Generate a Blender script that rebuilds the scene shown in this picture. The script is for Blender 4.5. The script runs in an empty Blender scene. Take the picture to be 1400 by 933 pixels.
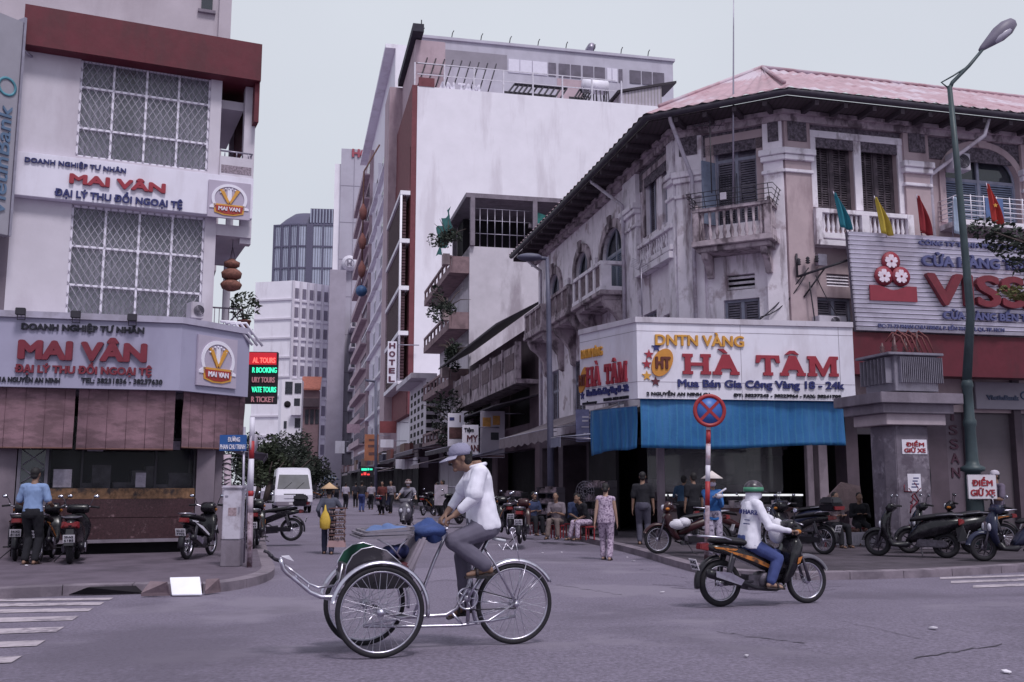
import bpy, bmesh, math, random
from mathutils import Vector as V, Matrix as M, noise
random.seed(7)
R = math.radians
sc = bpy.context.scene
C = sc.collection
# ---------------------------------------------------------------- camera, sky, sun, exposure
EYE, FPX, TP = 1.53, 1361.0, 195.5/1361.0
PITCH = math.atan(TP); CP, SP = math.cos(PITCH), math.sin(PITCH)
cam = bpy.data.cameras.new('camera'); cam.lens = 35; cam.sensor_width = 36
cam.clip_start = 0.1; cam.clip_end = 3000
co = bpy.data.objects.new('camera', cam); C.objects.link(co)
co.location = (0, 0, EYE); co.rotation_euler = (math.pi/2+PITCH, 0, 0); sc.camera = co
W = bpy.data.worlds.new('World'); sc.world = W; W.use_nodes = True
nt = W.node_tree; bg = nt.nodes['Background']; bg.inputs['Strength'].default_value = 0.048
sky = nt.nodes.new('ShaderNodeTexSky'); sky.sky_type = 'NISHITA'; sky.sun_disc = False
SUN_EL, SUN_AZ = R(58), R(152)
sky.sun_elevation = SUN_EL; sky.sun_rotation = SUN_AZ
tc = nt.nodes.new('ShaderNodeTexCoord'); ns = nt.nodes.new('ShaderNodeTexNoise'); ns.inputs['Scale'].default_value = 1.6; ns.inputs['Detail'].default_value = 4
rp = nt.nodes.new('ShaderNodeValToRGB'); rp.color_ramp.elements[0].color = (8.5, 8.9, 10.0, 1); rp.color_ramp.elements[1].color = (9.9, 10.4, 11.5, 1)
rp.color_ramp.elements[0].position = .3; rp.color_ramp.elements[1].position = .7
mx = nt.nodes.new('ShaderNodeMix'); mx.data_type = 'RGBA'; mx.inputs[0].default_value = 0.93
nt.links.new(tc.outputs['Generated'], ns.inputs['Vector']); nt.links.new(ns.outputs['Fac'], rp.inputs[0])
nt.links.new(sky.outputs[0], mx.inputs[6]); nt.links.new(rp.outputs[0], mx.inputs[7]); nt.links.new(mx.outputs[2], bg.inputs[0])
sl = bpy.data.lights.new('sun', 'SUN'); sl.energy = 1.5; sl.angle = R(13); sl.color = (1, .97, .98)
so = bpy.data.objects.new('sun', sl); C.objects.link(so)
sd = V((math.sin(SUN_AZ)*math.cos(SUN_EL), math.cos(SUN_AZ)*math.cos(SUN_EL), math.sin(SUN_EL)))
so.rotation_euler = sd.to_track_quat('Z', 'Y').to_euler(); so.location = (0, 0, 40)
vs = sc.view_settings; vs.view_transform = 'Standard'; vs.look = 'None'; vs.gamma = 1; vs.use_curve_mapping = False
vs.exposure = 0.6
# ---------------------------------------------------------------- picture measuring
def ray(px, py):
    x = (px-700)/FPX; y = (466.5-py)/FPX
    return V((x, CP-y*SP, SP+y*CP))
def gz(x, y):                                   # road surface height: a camber in the near street
    s = -x*.342+y*.94; t = min(1, max(0, (s-7.6)/4.6)); return .19*(1-t*t*(3-2*t))
def Gz(px, py, z=0.0):                          # pixel -> point at height z
    r = ray(px, py); t = (z-EYE)/r.z; return V((r.x*t, r.y*t, z))
def G(px, py, dz=0.0):                          # pixel -> point on the road
    z = .1
    for i in range(30):
        p = Gz(px, py, z+dz); z += (gz(p.x, p.y)-z)*.6
    return V((p.x, p.y, z+dz))
def atd(px, py, y):                             # pixel at distance y
    r = ray(px, py); t = y/r.y; return V((r.x*t, y, EYE+r.z*t))
class Frame:                                    # vertical plane: u along, d out to the viewer, z up
    def __init__(s, o, ang):
        s.o = V((o[0], o[1], 0)); s.u = V((math.cos(R(ang)), math.sin(R(ang)), 0)); s.n = V((math.sin(R(ang)), -math.cos(R(ang)), 0)); s.a = ang
    def P(s, u, d, z): return s.o+s.u*u+s.n*d+V((0, 0, z))
    def uz(s, px, py, d=0):
        r = ray(px, py); e = V((0, 0, EYE)); q = s.o+s.n*d
        t = (q-e).dot(s.n)/r.dot(s.n); p = e+r*t
        return (p-q).dot(s.u), p.z
    def U(s, px, z, d=0):
        k = (px-700)/FPX; o = s.o+s.n*d; w = o.y*CP+(z-EYE)*SP
        return (k*w-o.x)/(s.u.x-k*s.u.y*CP)
    def rect(s, x0, y0, x1, y1, d=0):           # x0,x1 pixels; y0 (top), y1 (bottom) at the left edge
        ua, zt = s.uz(x0, y0, d); ub, zb = s.uz(x0, y1, d); zm = (zt+zb)/2
        return s.U(x0, zm, d), s.U(x1, zm, d), zb, zt
def frame2(p, q):
    return Frame(p, math.degrees(math.atan2(q[1]-p[1], q[0]-p[0])))
# ---------------------------------------------------------------- materials
MATS = {}
def tint(c):                                    # violet cast of the grade and its shadows, put into the base colours
    l = min(1, max(c)/.6); return (c[0], c[1]*(.90+.07*l), min(1, c[2]*1.1))
def mat(name, col, rough=.75, var=.18, scale=4, bump=.0, metal=0, stain=None, stain_amt=.0, stain_scale=1.2, streak=1.0, alpha=None, emit=None, wave=None, spec=.4, bscale=None, coord='Object', patch=None, sthr=.5):
    if name in MATS: return MATS[name]
    if not emit and not name.startswith('skin'):
        col = tint(col); stain = tint(stain) if stain else None; patch = (tint(patch[0]),)+patch[1:] if patch else None
    m = bpy.data.materials.new(name); m.use_nodes = True; t = m.node_tree; N = t.nodes; L = t.links
    b = N['Principled BSDF']; b.inputs['Roughness'].default_value = rough; b.inputs['Metallic'].default_value = metal
    b.inputs['Specular IOR Level'].default_value = spec
    tcn = N.new('ShaderNodeTexCoord'); vec = tcn.outputs[coord]
    def nz(s, det=6, stretch=1.0, off=0):
        mp = N.new('ShaderNodeMapping'); mp.inputs['Scale'].default_value = (1, 1, stretch); mp.inputs['Location'].default_value = (off, off*.7, off*1.3)
        L.new(vec, mp.inputs[0]); n = N.new('ShaderNodeTexNoise'); n.inputs['Scale'].default_value = s; n.inputs['Detail'].default_value = det; n.inputs['Roughness'].default_value = .62
        L.new(mp.outputs[0], n.inputs['Vector']); return n.outputs['Fac']
    def ramp(f, a, b_, c0=(0, 0, 0, 1), c1=(1, 1, 1, 1)):
        r = N.new('ShaderNodeValToRGB'); r.color_ramp.elements[0].position = a; r.color_ramp.elements[1].position = b_
        r.color_ramp.elements[0].color = c0; r.color_ramp.elements[1].color = c1; L.new(f, r.inputs[0]); return r.outputs[0]
    def mixc(f, a, b_):
        x = N.new('ShaderNodeMix'); x.data_type = 'RGBA'
        if f is not None and not isinstance(f, float): L.new(f, x.inputs[0])
        else: x.inputs[0].default_value = f
        for i, q in ((6, a), (7, b_)):
            if isinstance(q, tuple): x.inputs[i].default_value = q
            else: L.new(q, x.inputs[i])
        return x.outputs[2]
    c4 = (*col, 1); lo = tuple(max(0, v*(1-var)) for v in col)+(1,); hi = tuple(min(1, v*(1+var)) for v in col)+(1,)
    cur = ramp(nz(scale), .3, .7, lo, hi)
    if patch: cur = mixc(ramp(nz(patch[1], 5, 1, 9.1), patch[2], patch[2]+.08), cur, (*patch[0], 1))
    if stain:
        f = ramp(nz(stain_scale, 8, streak, 3.3), sthr, sthr+.13)
        mu = N.new('ShaderNodeMath'); mu.operation = 'MULTIPLY'; mu.inputs[1].default_value = stain_amt; L.new(f, mu.inputs[0])
        cur = mixc(mu.outputs[0], cur, (*stain, 1))
    if wave:                                    # (direction, scale, colour, width)
        w = N.new('ShaderNodeTexWave'); w.wave_type = 'BANDS'; w.bands_direction = wave[0]; w.inputs['Scale'].default_value = wave[1]; w.inputs['Distortion'].default_value = wave[4] if len(wave) > 4 else 0
        L.new(vec, w.inputs[0]); cur = mixc(ramp(w.outputs['Fac'], wave[3], min(1, wave[3]+.15)), cur, (*wave[2], 1))
    L.new(cur, b.inputs['Base Color'])
    rr = N.new('ShaderNodeMapRange'); L.new(nz(scale*2.3, 4, 1, 5), rr.inputs[0]); rr.inputs[3].default_value = max(0.03, rough-.12); rr.inputs[4].default_value = min(1, rough+.12); L.new(rr.outputs[0], b.inputs['Roughness'])
    if bump:
        bn = N.new('ShaderNodeBump'); bn.inputs['Strength'].default_value = bump; bn.inputs['Distance'].default_value = .02
        L.new(nz(bscale or scale*4, 8, 1, 7), bn.inputs['Height']); L.new(bn.outputs[0], b.inputs['Normal'])
    if alpha is not None: b.inputs['Alpha'].default_value = alpha
    if emit: b.inputs['Emission Color'].default_value = (*col, 1); b.inputs['Emission Strength'].default_value = emit
    MATS[name] = m; return m
def glass(name, tint=(.8, .85, .9), alpha=.25, rough=.05):
    if name in MATS: return MATS[name]
    m = bpy.data.materials.new(name); m.use_nodes = True; t = m.node_tree; N = t.nodes; L = t.links
    b = N['Principled BSDF']; b.inputs['Base Color'].default_value = (*tint, 1); b.inputs['Roughness'].default_value = rough; b.inputs['Alpha'].default_value = alpha; b.inputs['Specular IOR Level'].default_value = .7
    n = N.new('ShaderNodeTexNoise'); n.inputs['Scale'].default_value = .8; bn = N.new('ShaderNodeBump'); bn.inputs['Strength'].default_value = .03; L.new(n.outputs[0], bn.inputs['Height']); L.new(bn.outputs[0], b.inputs['Normal'])
    MATS[name] = m; return m
# ---------------------------------------------------------------- mesh collecting
class MB:
    def __init__(s): s.v = []; s.f = []; s.s = []
    def add(s, vs, fs, smooth=False):
        o = len(s.v); s.v += [V(p) for p in vs]; s.f += [tuple(i+o for i in f) for f in fs]; s.s += [smooth]*len(fs); return s
    def hexa(s, p):                             # 8 points: bottom ring 0-3, top ring 4-7
        return s.add(p, [(3, 2, 1, 0), (4, 5, 6, 7), (0, 1, 5, 4), (1, 2, 6, 5), (2, 3, 7, 6), (3, 0, 4, 7)])
    def box(s, x0, x1, y0, y1, z0, z1):
        return s.hexa([(x0, y0, z0), (x1, y0, z0), (x1, y1, z0), (x0, y1, z0), (x0, y0, z1), (x1, y0, z1), (x1, y1, z1), (x0, y1, z1)])
    def fbox(s, F, u0, u1, d0, d1, z0, z1):
        P = F.P
        return s.hexa([P(u0, d1, z0), P(u1, d1, z0), P(u1, d0, z0), P(u0, d0, z0), P(u0, d1, z1), P(u1, d1, z1), P(u1, d0, z1), P(u0, d0, z1)])
    def prism(s, pts, vec):                     # polygon pts + extrusion vector
        n = len(pts); vec = V(vec); a = [V(p) for p in pts]; b = [p+vec for p in a]
        return s.add(a+b, [tuple(range(n))[::-1], tuple(range(n, 2*n))]+[(i, (i+1) % n, n+(i+1) % n, n+i) for i in range(n)])
    def fprism(s, F, uzs, d0, d1): return s.prism([F.P(u, d0, z) for u, z in uzs], F.n*(d1-d0))
    def tube(s, pts, r, n=8, closed=False, caps=True, flat=None):
        pts = [V(p) for p in pts]; k = len(pts); rs = r if isinstance(r, (list, tuple)) else [r]*k
        T = []
        for i in range(k):
            a = pts[(i-1) % k] if (closed or i > 0) else pts[i]; b = pts[(i+1) % k] if (closed or i < k-1) else pts[i]
            T.append((b-a).normalized())
        ref = V((0, 0, 1)) if abs(T[0].z) < .9 else V((1, 0, 0)); x = T[0].cross(ref).normalized(); vs = []
        for i in range(k):
            x = (x-T[i]*x.dot(T[i])).normalized(); y = T[i].cross(x)
            for j in range(n):
                a = 2*math.pi*j/n; vs.append(pts[i]+(x*math.cos(a)+y*math.sin(a)*(flat or 1))*rs[i])
        fs = []; m = k if closed else k-1
        for i in range(m):
            for j in range(n):
                a = i*n+j; b = i*n+(j+1) % n; c = ((i+1) % k)*n; fs.append((a, b, c+(j+1) % n, c+j))
        if caps and not closed: fs += [tuple(range(n))[::-1], tuple(range((k-1)*n, k*n))]
        return s.add(vs, fs, True)
    def lathe(s, prof, mtx=None, n=20, closed=False, a0=0, a1=2*math.pi):
        full = abs(a1-a0-2*math.pi) < 1e-6; m = n if full else n+1; vs = []; k = len(prof)
        for j in range(m):
            a = a0+(a1-a0)*j/n
            for r, z in prof:
                p = V((r*math.cos(a), r*math.sin(a), z)); vs.append(mtx @ p if mtx else p)
        fs = []
        for j in range(n):
            j2 = (j+1) % m
            for i in range(k if closed else k-1):
                i2 = (i+1) % k; fs.append((j*k+i, j2*k+i, j2*k+i2, j*k+i2))
        if not closed:
            for i, rev in ((0, True), (k-1, False)):
                if prof[i][0] > 1e-4 and full:
                    q = [j*k+i for j in range(m)]; fs.append(tuple(q[::-1] if rev else q))
        return s.add(vs, fs, True)
    def ball(s, c, r, n=12, mtx=None):
        r = (r, r, r) if not isinstance(r, (tuple, list)) else r; c = V(c); m = n//2; vs = []; fs = []
        for i in range(1, m):
            t = math.pi*i/m
            for j in range(n):
                a = 2*math.pi*j/n; p = V((r[0]*math.sin(t)*math.cos(a), r[1]*math.sin(t)*math.sin(a), r[2]*math.cos(t))); vs.append(c+(mtx @ p if mtx else p))
        top = len(vs); p = V((0, 0, r[2])); vs += [c+(mtx @ p if mtx else p), c-(mtx @ p if mtx else p)]
        for i in range(m-2):
            for j in range(n): fs.append((i*n+j, (i+1)*n+j, (i+1)*n+(j+1) % n, i*n+(j+1) % n))
        for j in range(n):
            fs.append((top, j, (j+1) % n)); b = (m-2)*n; fs.append((top+1, b+(j+1) % n, b+j))
        return s.add(vs, fs, True)
    def loft(s, rings, n=14, closed_caps=True):   # rings: (centre, x axis vector, y axis vector)
        vs = []; fs = []
        for c, x, y in rings:
            c, x, y = V(c), V(x), V(y)
            for j in range(n):
                a = 2*math.pi*j/n; vs.append(c+x*math.cos(a)+y*math.sin(a))
        k = len(rings)
        for i in range(k-1):
            for j in range(n): fs.append((i*n+j, i*n+(j+1) % n, (i+1)*n+(j+1) % n, (i+1)*n+j))
        if closed_caps: fs += [tuple(range(n))[::-1], tuple(range((k-1)*n, k*n))]
        return s.add(vs, fs, True)
    def build(s, name, m, parent=None, world=True, bevel=0, smooth=None, **props):
        me = bpy.data.meshes.new(name); vs = s.v
        root = parent
        while root is not None and root.parent: root = root.parent
        if root is not None and world:
            q = root.matrix_basis.inverted(); vs = [q @ p for p in vs]
        me.from_pydata([tuple(p) for p in vs], [], s.f)
        if bevel:
            bm = bmesh.new(); bm.from_mesh(me); bmesh.ops.recalc_face_normals(bm, faces=bm.faces)
            es = [e for e in bm.edges if len(e.link_faces) == 2 and e.calc_face_angle(0) > .6]
            bmesh.ops.bevel(bm, geom=es, offset=bevel, segments=2, affect='EDGES', clamp_overlap=True); bm.to_mesh(me); bm.free()
        else:
            for p, q in zip(me.polygons, s.s): p.use_smooth = q if smooth is None else smooth
        me.materials.append(m); o = bpy.data.objects.new(name, me); C.objects.link(o)
        if parent is not None: o.parent = parent
        for k_, v_ in props.items(): o[k_] = v_
        return o
def thing(name, label, cat, loc=(0, 0, 0), rot=0, group=None):
    o = bpy.data.objects.new(name, None); C.objects.link(o); o.empty_display_size = .2
    o.location = loc; o.rotation_euler = (0, 0, rot); o['label'] = label; o['category'] = cat
    if group: o['group'] = group
    return o
def tag(o, label, cat, group=None):
    o['label'] = label; o['category'] = cat
    if group: o['group'] = group
    return o
def kids(o): return [c for c in bpy.data.objects if c.parent is o]
def dup(root, loc, rot, label, group=None):
    def cp(o, par):
        c = o.copy(); C.objects.link(c); c.parent = par
        for k in KID.get(o.name, []): cp(k, c)
        return c
    c = cp(root, None); c.location = loc; c.rotation_euler = (0, 0, rot); c['label'] = label
    if group: c['group'] = group
    return c
KID = {}
def index():
    KID.clear()
    for o in bpy.data.objects:
        if o.parent: KID.setdefault(o.parent.name, []).append(o)
TXT = {}
def text(mb, F, s, x0, x1, yb, yt, d, th=.02, bold=0, slant=0):
    """lettering on frame F between pixel columns x0..x1, baseline yb and cap top yt measured at x0"""
    u0, z0 = F.uz(x0, yb, d); _, z1 = F.uz(x0, yt, d); u1 = F.U(x1, (z0+z1)/2, d)
    textu(mb, F, s, u0, u1, z0, z1, d, th, bold, slant)
def textu(mb, F, s, u0, u1, z0, z1, d, th=.02, bold=0, slant=0, rot90=False):
    if s not in TXT:
        c = bpy.data.curves.new('t', 'FONT'); c.body = s; c.resolution_u = 4; c.extrude = .5
        o = bpy.data.objects.new('t', c); C.objects.link(o); dg = bpy.context.evaluated_depsgraph_get()
        me = bpy.data.meshes.new_from_object(o.evaluated_get(dg))
        TXT[s] = ([v.co.copy() for v in me.vertices], [tuple(p.vertices) for p in me.polygons])
        bpy.data.objects.remove(o); bpy.data.curves.remove(c); bpy.data.meshes.remove(me)
    vs, fs = TXT[s]; xa = min(v.x for v in vs); xb = max(v.x for v in vs); cap = .73
    w = abs(u1-u0) if not rot90 else (z1-z0); h = (z1-z0) if not rot90 else abs(u1-u0)
    offs = [(0, 0)] if not bold else [(0, 0), (-1, 0), (1, 0), (0, .7), (0, -.7), (-.7, .5), (.7, .5), (-.7, -.5), (.7, -.5)]
    for i, (bx, bz) in enumerate(offs):
        out = []
        for v in vs:
            a = (v.x-xa)/(xb-xa)*w+bx*bold; b = v.y/cap*h+bz*bold; dd = d+(v.z+.5)*th+i*.0012*(1 if th > .002 else .3)
            a += slant*b
            if rot90: out.append(F.P(u0+(abs(u1-u0)-b if False else h-b), dd, z0+a))
            else: out.append(F.P(u0+a, dd, z0+b))
        mb.add(out, fs)
def wall_holes(mb, F, u0, u1, z0, z1, holes, d=0, rev=.25):
    us = sorted({u0, u1, *[min(max(h[i], u0), u1) for h in holes for i in (0, 1)]}); zs = sorted({z0, z1, *[min(max(h[i], z0), z1) for h in holes for i in (2, 3)]})
    for i in range(len(us)-1):
        for j in range(len(zs)-1):
            um = (us[i]+us[i+1])/2; zm = (zs[j]+zs[j+1])/2
            if any(h[0] < um < h[1] and h[2] < zm < h[3] for h in holes): continue
            mb.add([F.P(us[i], d, zs[j]), F.P(us[i+1], d, zs[j]), F.P(us[i+1], d, zs[j+1]), F.P(us[i], d, zs[j+1])], [(0, 1, 2, 3)])
    for a, b, c, e in [h[:4] for h in holes]:
        q = [(a, c), (b, c), (b, e), (a, e)]
        for k in range(4):
            p, r = q[k], q[(k+1) % 4]
            mb.add([F.P(p[0], d, p[1]), F.P(r[0], d, r[1]), F.P(r[0], d-rev, r[1]), F.P(p[0], d-rev, p[1])], [(0, 1, 2, 3)])
def leaves(mb, c, rad, n, size, rng, flat=1.0, droop=0):
    c = V(c); rad = V(rad) if isinstance(rad, (tuple, list)) else V((rad, rad, rad*flat))
    for i in range(n):
        while True:
            p = V((rng.uniform(-1, 1), rng.uniform(-1, 1), rng.uniform(-1, 1)))
            if p.length < 1: break
        if p.length > 0: p *= (p.length**-.35)
        q = c+V((p.x*rad.x, p.y*rad.y, p.z*rad.z)); s = size*rng.uniform(.6, 1.4)
        a = V((rng.gauss(0, 1), rng.gauss(0, 1), rng.gauss(0, .6)-droop)).normalized(); b = a.cross(V((rng.gauss(0, 1), rng.gauss(0, 1), rng.gauss(0, 1)))).normalized()
        mb.add([q-a*s, q+b*s*.4, q+a*s, q-b*s*.4], [(0, 1, 2, 3)])
# ---------------------------------------------------------------- shared materials
ASPH = mat('asphalt', (.185, .168, .20), .8, .4, 30, .9, stain=(.105, .095, .115), stain_amt=.6, stain_scale=.3, bscale=70, patch=((.225, .207, .235), .45, .55), spec=.35)
PAVE = mat('paving', (.125, .107, .122), .85, .22, 2.2, .5, stain=(.07, .06, .07), stain_amt=.6, stain_scale=.7, bscale=30, spec=.25)
KERB = mat('kerb_stone', (.20, .175, .185), .85, .2, 3, .5, stain=(.08, .07, .08), stain_amt=.6)
LINE = mat('road_paint', (.42, .38, .38), .75, .2, 5, .3, stain=(.15, .135, .15), stain_amt=.8, stain_scale=5, sthr=.5)
WHITE = mat('painted_wall', (.56, .53, .54), .8, .06, 1.5, .15, stain=(.4, .36, .37), stain_amt=.5, stain_scale=.8, streak=.35)
WHITE2 = mat('white_paint', (.74, .72, .74), .5, .05, 3)
WSIGN = mat('sign_white', (.72, .70, .73), .45, .04, 2, stain=(.5, .46, .47), stain_amt=.4, stain_scale=1.5, streak=.3)
GREYSIGN = mat('sign_grey', (.33, .325, .40), .5, .05, 1.2, stain=(.24, .235, .30), stain_amt=.5, stain_scale=1.0, streak=.3)
MAROON = mat('maroon_panel', (.105, .011, .021), .6, .15, 3, .1, stain=(.07, .014, .02), stain_amt=.6, stain_scale=1.6, streak=.4)
RED = mat('red_letter', (.30, .03, .045), .5, .1, 5)
NAVY = mat('navy_letter', (.03, .035, .13), .5, .1, 5)
BLACK = mat('black_letter', (.012, .012, .02), .5, .1, 5)
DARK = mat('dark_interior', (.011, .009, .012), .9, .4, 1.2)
METAL = mat('grey_metal', (.32, .31, .34), .42, .15, 6, metal=.7)
CHROME = mat('chrome', (.55, .54, .57), .32, .12, 9, metal=1, stain=(.35, .30, .28), stain_amt=.5, stain_scale=14)
BLKMETAL = mat('black_metal', (.03, .028, .035), .5, .2, 6)
RUBBER = mat('rubber', (.015, .014, .017), .8, .25, 12, .2)
PLASTIC = mat('black_plastic', (.013, .012, .016), .35, .2, 8)
SHUT = mat('shutter_wood', (.07, .058, .062), .75, .3, 6, .2, stain=(.2, .17, .17), stain_amt=.5, stain_scale=4)
PANE = glass('dark_pane', (.05, .055, .07), .82)
CLEAR = glass('clear_pane', (.12, .12, .15), .08)
GOLD = mat('gold_letter', (.60, .30, .05), .45, .1, 5)
LEAF = mat('leaf', (.017, .026, .016), .6, .5, 2.5)
LEAF2 = mat('leaf_light', (.035, .05, .024), .6, .45, 2.5)
BARK = mat('bark', (.07, .055, .045), .9, .3, 6, .5)
BROWN = mat('brown_wood', (.12, .06, .045), .7, .3, 5, .2)
CONC = mat('concrete', (.21, .19, .205), .85, .18, 2.5, .4, stain=(.13, .115, .125), stain_amt=.6, stain_scale=1.5, streak=.4)
PLATE = mat('number_plate', (.62, .6, .6), .5, .05, 5)
# ---------------------------------------------------------------- ground
def sheet(name, m, xs, ys, zf):
    b = MB(); n = len(xs)
    b.add([(x, y, zf(x, y)) for y in ys for x in xs], [(j*n+i, j*n+i+1, (j+1)*n+i+1, (j+1)*n+i) for j in range(len(ys)-1) for i in range(n-1)], True)
    o = b.build(name, m); o['kind'] = 'structure'; return o
def axis(a, b, s, far):
    q = [a+i*s for i in range(int((b-a)/s)+1)]; l = [-far, -far/3, -far/9]; l = [v for v in l if v < a-2]; h = [far/9, far/3, far]; h = [v for v in h if v > b+2]
    return l+q+h
sheet('road', ASPH, axis(-22, 26, .4, 900), axis(-6, 34, .4, 1500), gz)
def ground_poly(name, m, pts, dz, thick, kind='structure'):
    b = MB(); b.prism([(p.x, p.y, thick-.25) for p in pts], (0, 0, .25)); o = b.build(name, m, bevel=0); o['kind'] = kind; return o
def smoothline(pts, n=6):
    out = []
    for i in range(len(pts)-1):
        p0, p1, p2, p3 = pts[max(i-1, 0)], pts[i], pts[i+1], pts[min(i+2, len(pts)-1)]
        for k in range(n):
            t = k/n; out.append(.5*((2*p1)+(p2-p0)*t+(2*p0-5*p1+4*p2-p3)*t*t+(3*p1-p0-3*p2+p3)*t**3))
    return out+[pts[-1]]
def pavement(name, line, back, ztop, kerb_w=.22, m=None):
    """line: kerb edge points left to right seen from the road, back: points closing the polygon"""
    ln = smoothline([V((p.x, p.y, 0)) for p in line]); inner = []
    for i, p in enumerate(ln):
        t = (ln[min(i+1, len(ln)-1)]-ln[max(i-1, 0)]).normalized(); inner.append(p+V((-t.y, t.x, 0))*kerb_w)
    o = MB().prism([(p.x, p.y, -.3) for p in inner+back], (0, 0, .3+ztop)).build(name, m or PAVE); o['kind'] = 'structure'
    b = MB(); acc = 0; seg = 0
    for i in range(len(ln)-1):
        a0, a1, c0, c1 = ln[i], ln[i+1], inner[i], inner[i+1]; acc += (a1-a0).length; g = 0
        if acc > .9: g = .012/max((a1-a0).length, .02); acc = 0; seg += 1
        zt = ztop+.006+.008*math.sin(seg*12.9)
        a1b = a1+(a0-a1)*g; c1b = c1+(c0-c1)*g
        b.hexa([(a0.x, a0.y, -.3), (a1b.x, a1b.y, -.3), (c1b.x, c1b.y, -.3), (c0.x, c0.y, -.3), (a0.x, a0.y, zt-.01), (a1b.x, a1b.y, zt-.01), (c1b.x, c1b.y, zt), (c0.x, c0.y, zt)])
    k = b.build('kerb', KERB); k['kind'] = 'structure'
ZP = .13
pl = [Gz(-700, 860, ZP), Gz(-250, 822, ZP), Gz(0, 806, ZP), Gz(120, 801, ZP), Gz(210, 799, ZP), Gz(290, 798, ZP), Gz(345, 790, ZP), Gz(374, 779, ZP), Gz(372, 765, ZP), Gz(364, 745, ZP), Gz(360, 722, ZP), Gz(358, 705, ZP)]
e = pl[-1]; pl.append(e+V((-.262, 1, 0))*60)
pavement('pavement', pl, [pl[-1]+V((-60, 0, 0)), V((-90, 30, 0))], ZP)
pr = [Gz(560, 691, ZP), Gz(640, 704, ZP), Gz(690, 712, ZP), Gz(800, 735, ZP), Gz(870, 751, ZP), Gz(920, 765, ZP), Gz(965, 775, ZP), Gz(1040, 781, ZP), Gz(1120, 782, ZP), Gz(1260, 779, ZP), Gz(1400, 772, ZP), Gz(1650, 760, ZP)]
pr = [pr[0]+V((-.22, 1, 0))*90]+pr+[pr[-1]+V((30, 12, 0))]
pavement('pavement', pr, [V((80, 60, 0)), V((60, 160, 0))], ZP, m=mat('paving_shaded', (.075, .066, .072), .85, .3, 2.2, .5, stain=(.04, .035, .04), stain_amt=.6, stain_scale=.7, bscale=30, spec=.25))  # copy of the paving with shade and vignetting put into its darker colour
b = MB(); a_, c_ = Gz(96, 801.6, ZP), Gz(196, 799.3, ZP); b.prism([(a_.x, a_.y-.03, .02), (c_.x, c_.y-.03, .02), (c_.x-.1, c_.y-.03, .115), (a_.x+.25, a_.y-.03, .115)], (0, .2, 0)); o = b.build('drain_inlet', DARK); o['kind'] = 'structure'
# zebra stripes
b = MB()
def stripe(b, x0, x1, yl0, yl1, yr0, yr1, skew=0):
    n = 24; top = [G(x0+(x1-x0)*i/n, yl0+(yr0-yl0)*i/n) for i in range(n+1)]; bot = [G(x0+(x1-x0-skew)*i/n, yl1+(yr1-yl1)*i/n) for i in range(n+1)]
    b.add([(p.x, p.y, gz(p.x, p.y)+.007) for p in top+bot], [(i, n+1+i, n+2+i, i+1) for i in range(n)])
for xr, t, bo, l in ((155, 818, 821, 821), (143, 824, 828, 828), (128, 832, 836.5, 837), (108, 843, 849, 850), (88, 858, 865, 867), (63, 876, 884, 887), (31, 897.5, 907, 911)):
    stripe(b, -260, xr, l+1.5, l+(bo-t)+2.5, t, bo, (bo-t)*1.6)
o = b.build('zebra_crossing', LINE); o['kind'] = 'structure'
b = MB()
for xl, t, h in ((1285, 790, 2.4), (1300, 795, 3), (1330, 801, 3.5)): stripe(b, xl, 1650, t, t+h, t-12, t+h-12)
o = b.build('zebra_crossing', LINE); o['kind'] = 'structure'
# worn patches, cracks and tar seams in the asphalt
b = MB(); rg = random.Random(3)
for (px, py, l, a) in ((980, 770+95, 120, .12), (1130, 845, 140, .22), (870, 778, 70, .2), (1250, 900, 120, -.15), (760, 800, 90, .15)):
    pts = []
    for i in range(16):
        x = px+l*(i/15); y = py+l*a*(i/15)+rg.uniform(-1, 1)*1.3; p = G(x, y); pts.append((p, .007+.012*rg.random()))
    vs = []
    for p, w in pts: vs += [(p.x, p.y-w, gz(p.x, p.y-w)+.005), (p.x, p.y+w, gz(p.x, p.y+w)+.005)]
    b.add(vs, [(2*i, 2*i+2, 2*i+3, 2*i+1) for i in range(15)])
for i_, (cx, cy, rx, ry) in enumerate(((1.3, 6.6, 1.1, .5), (-1.9, 6.3, .8, .45), (3.6, 15.4, 1.2, .9), (-1.2, 17.5, 1.0, 1.3))):
    b2 = MB(); n = 22; b2.add([(cx+rx*(1+.18*math.sin(k*3.1+i_)+.1*math.sin(k*7.7))*math.cos(2*math.pi*k/n), cy+ry*(1+.18*math.sin(k*2.3+i_))*math.sin(2*math.pi*k/n), gz(cx, cy)+.004) for k in range(n)], [tuple(range(n))]); q_ = b2.build('asphalt_patch', mat('patch_asphalt%d' % (i_ % 2), ((.155, .14, .17), (.20, .182, .216))[i_ % 2], .85, .4, 26, .8, bscale=60)); q_['kind'] = 'structure'
o = b.build('tar_seams', mat('tar', (.055, .05, .06), .7, .2, 4)); o['kind'] = 'structure'
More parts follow.
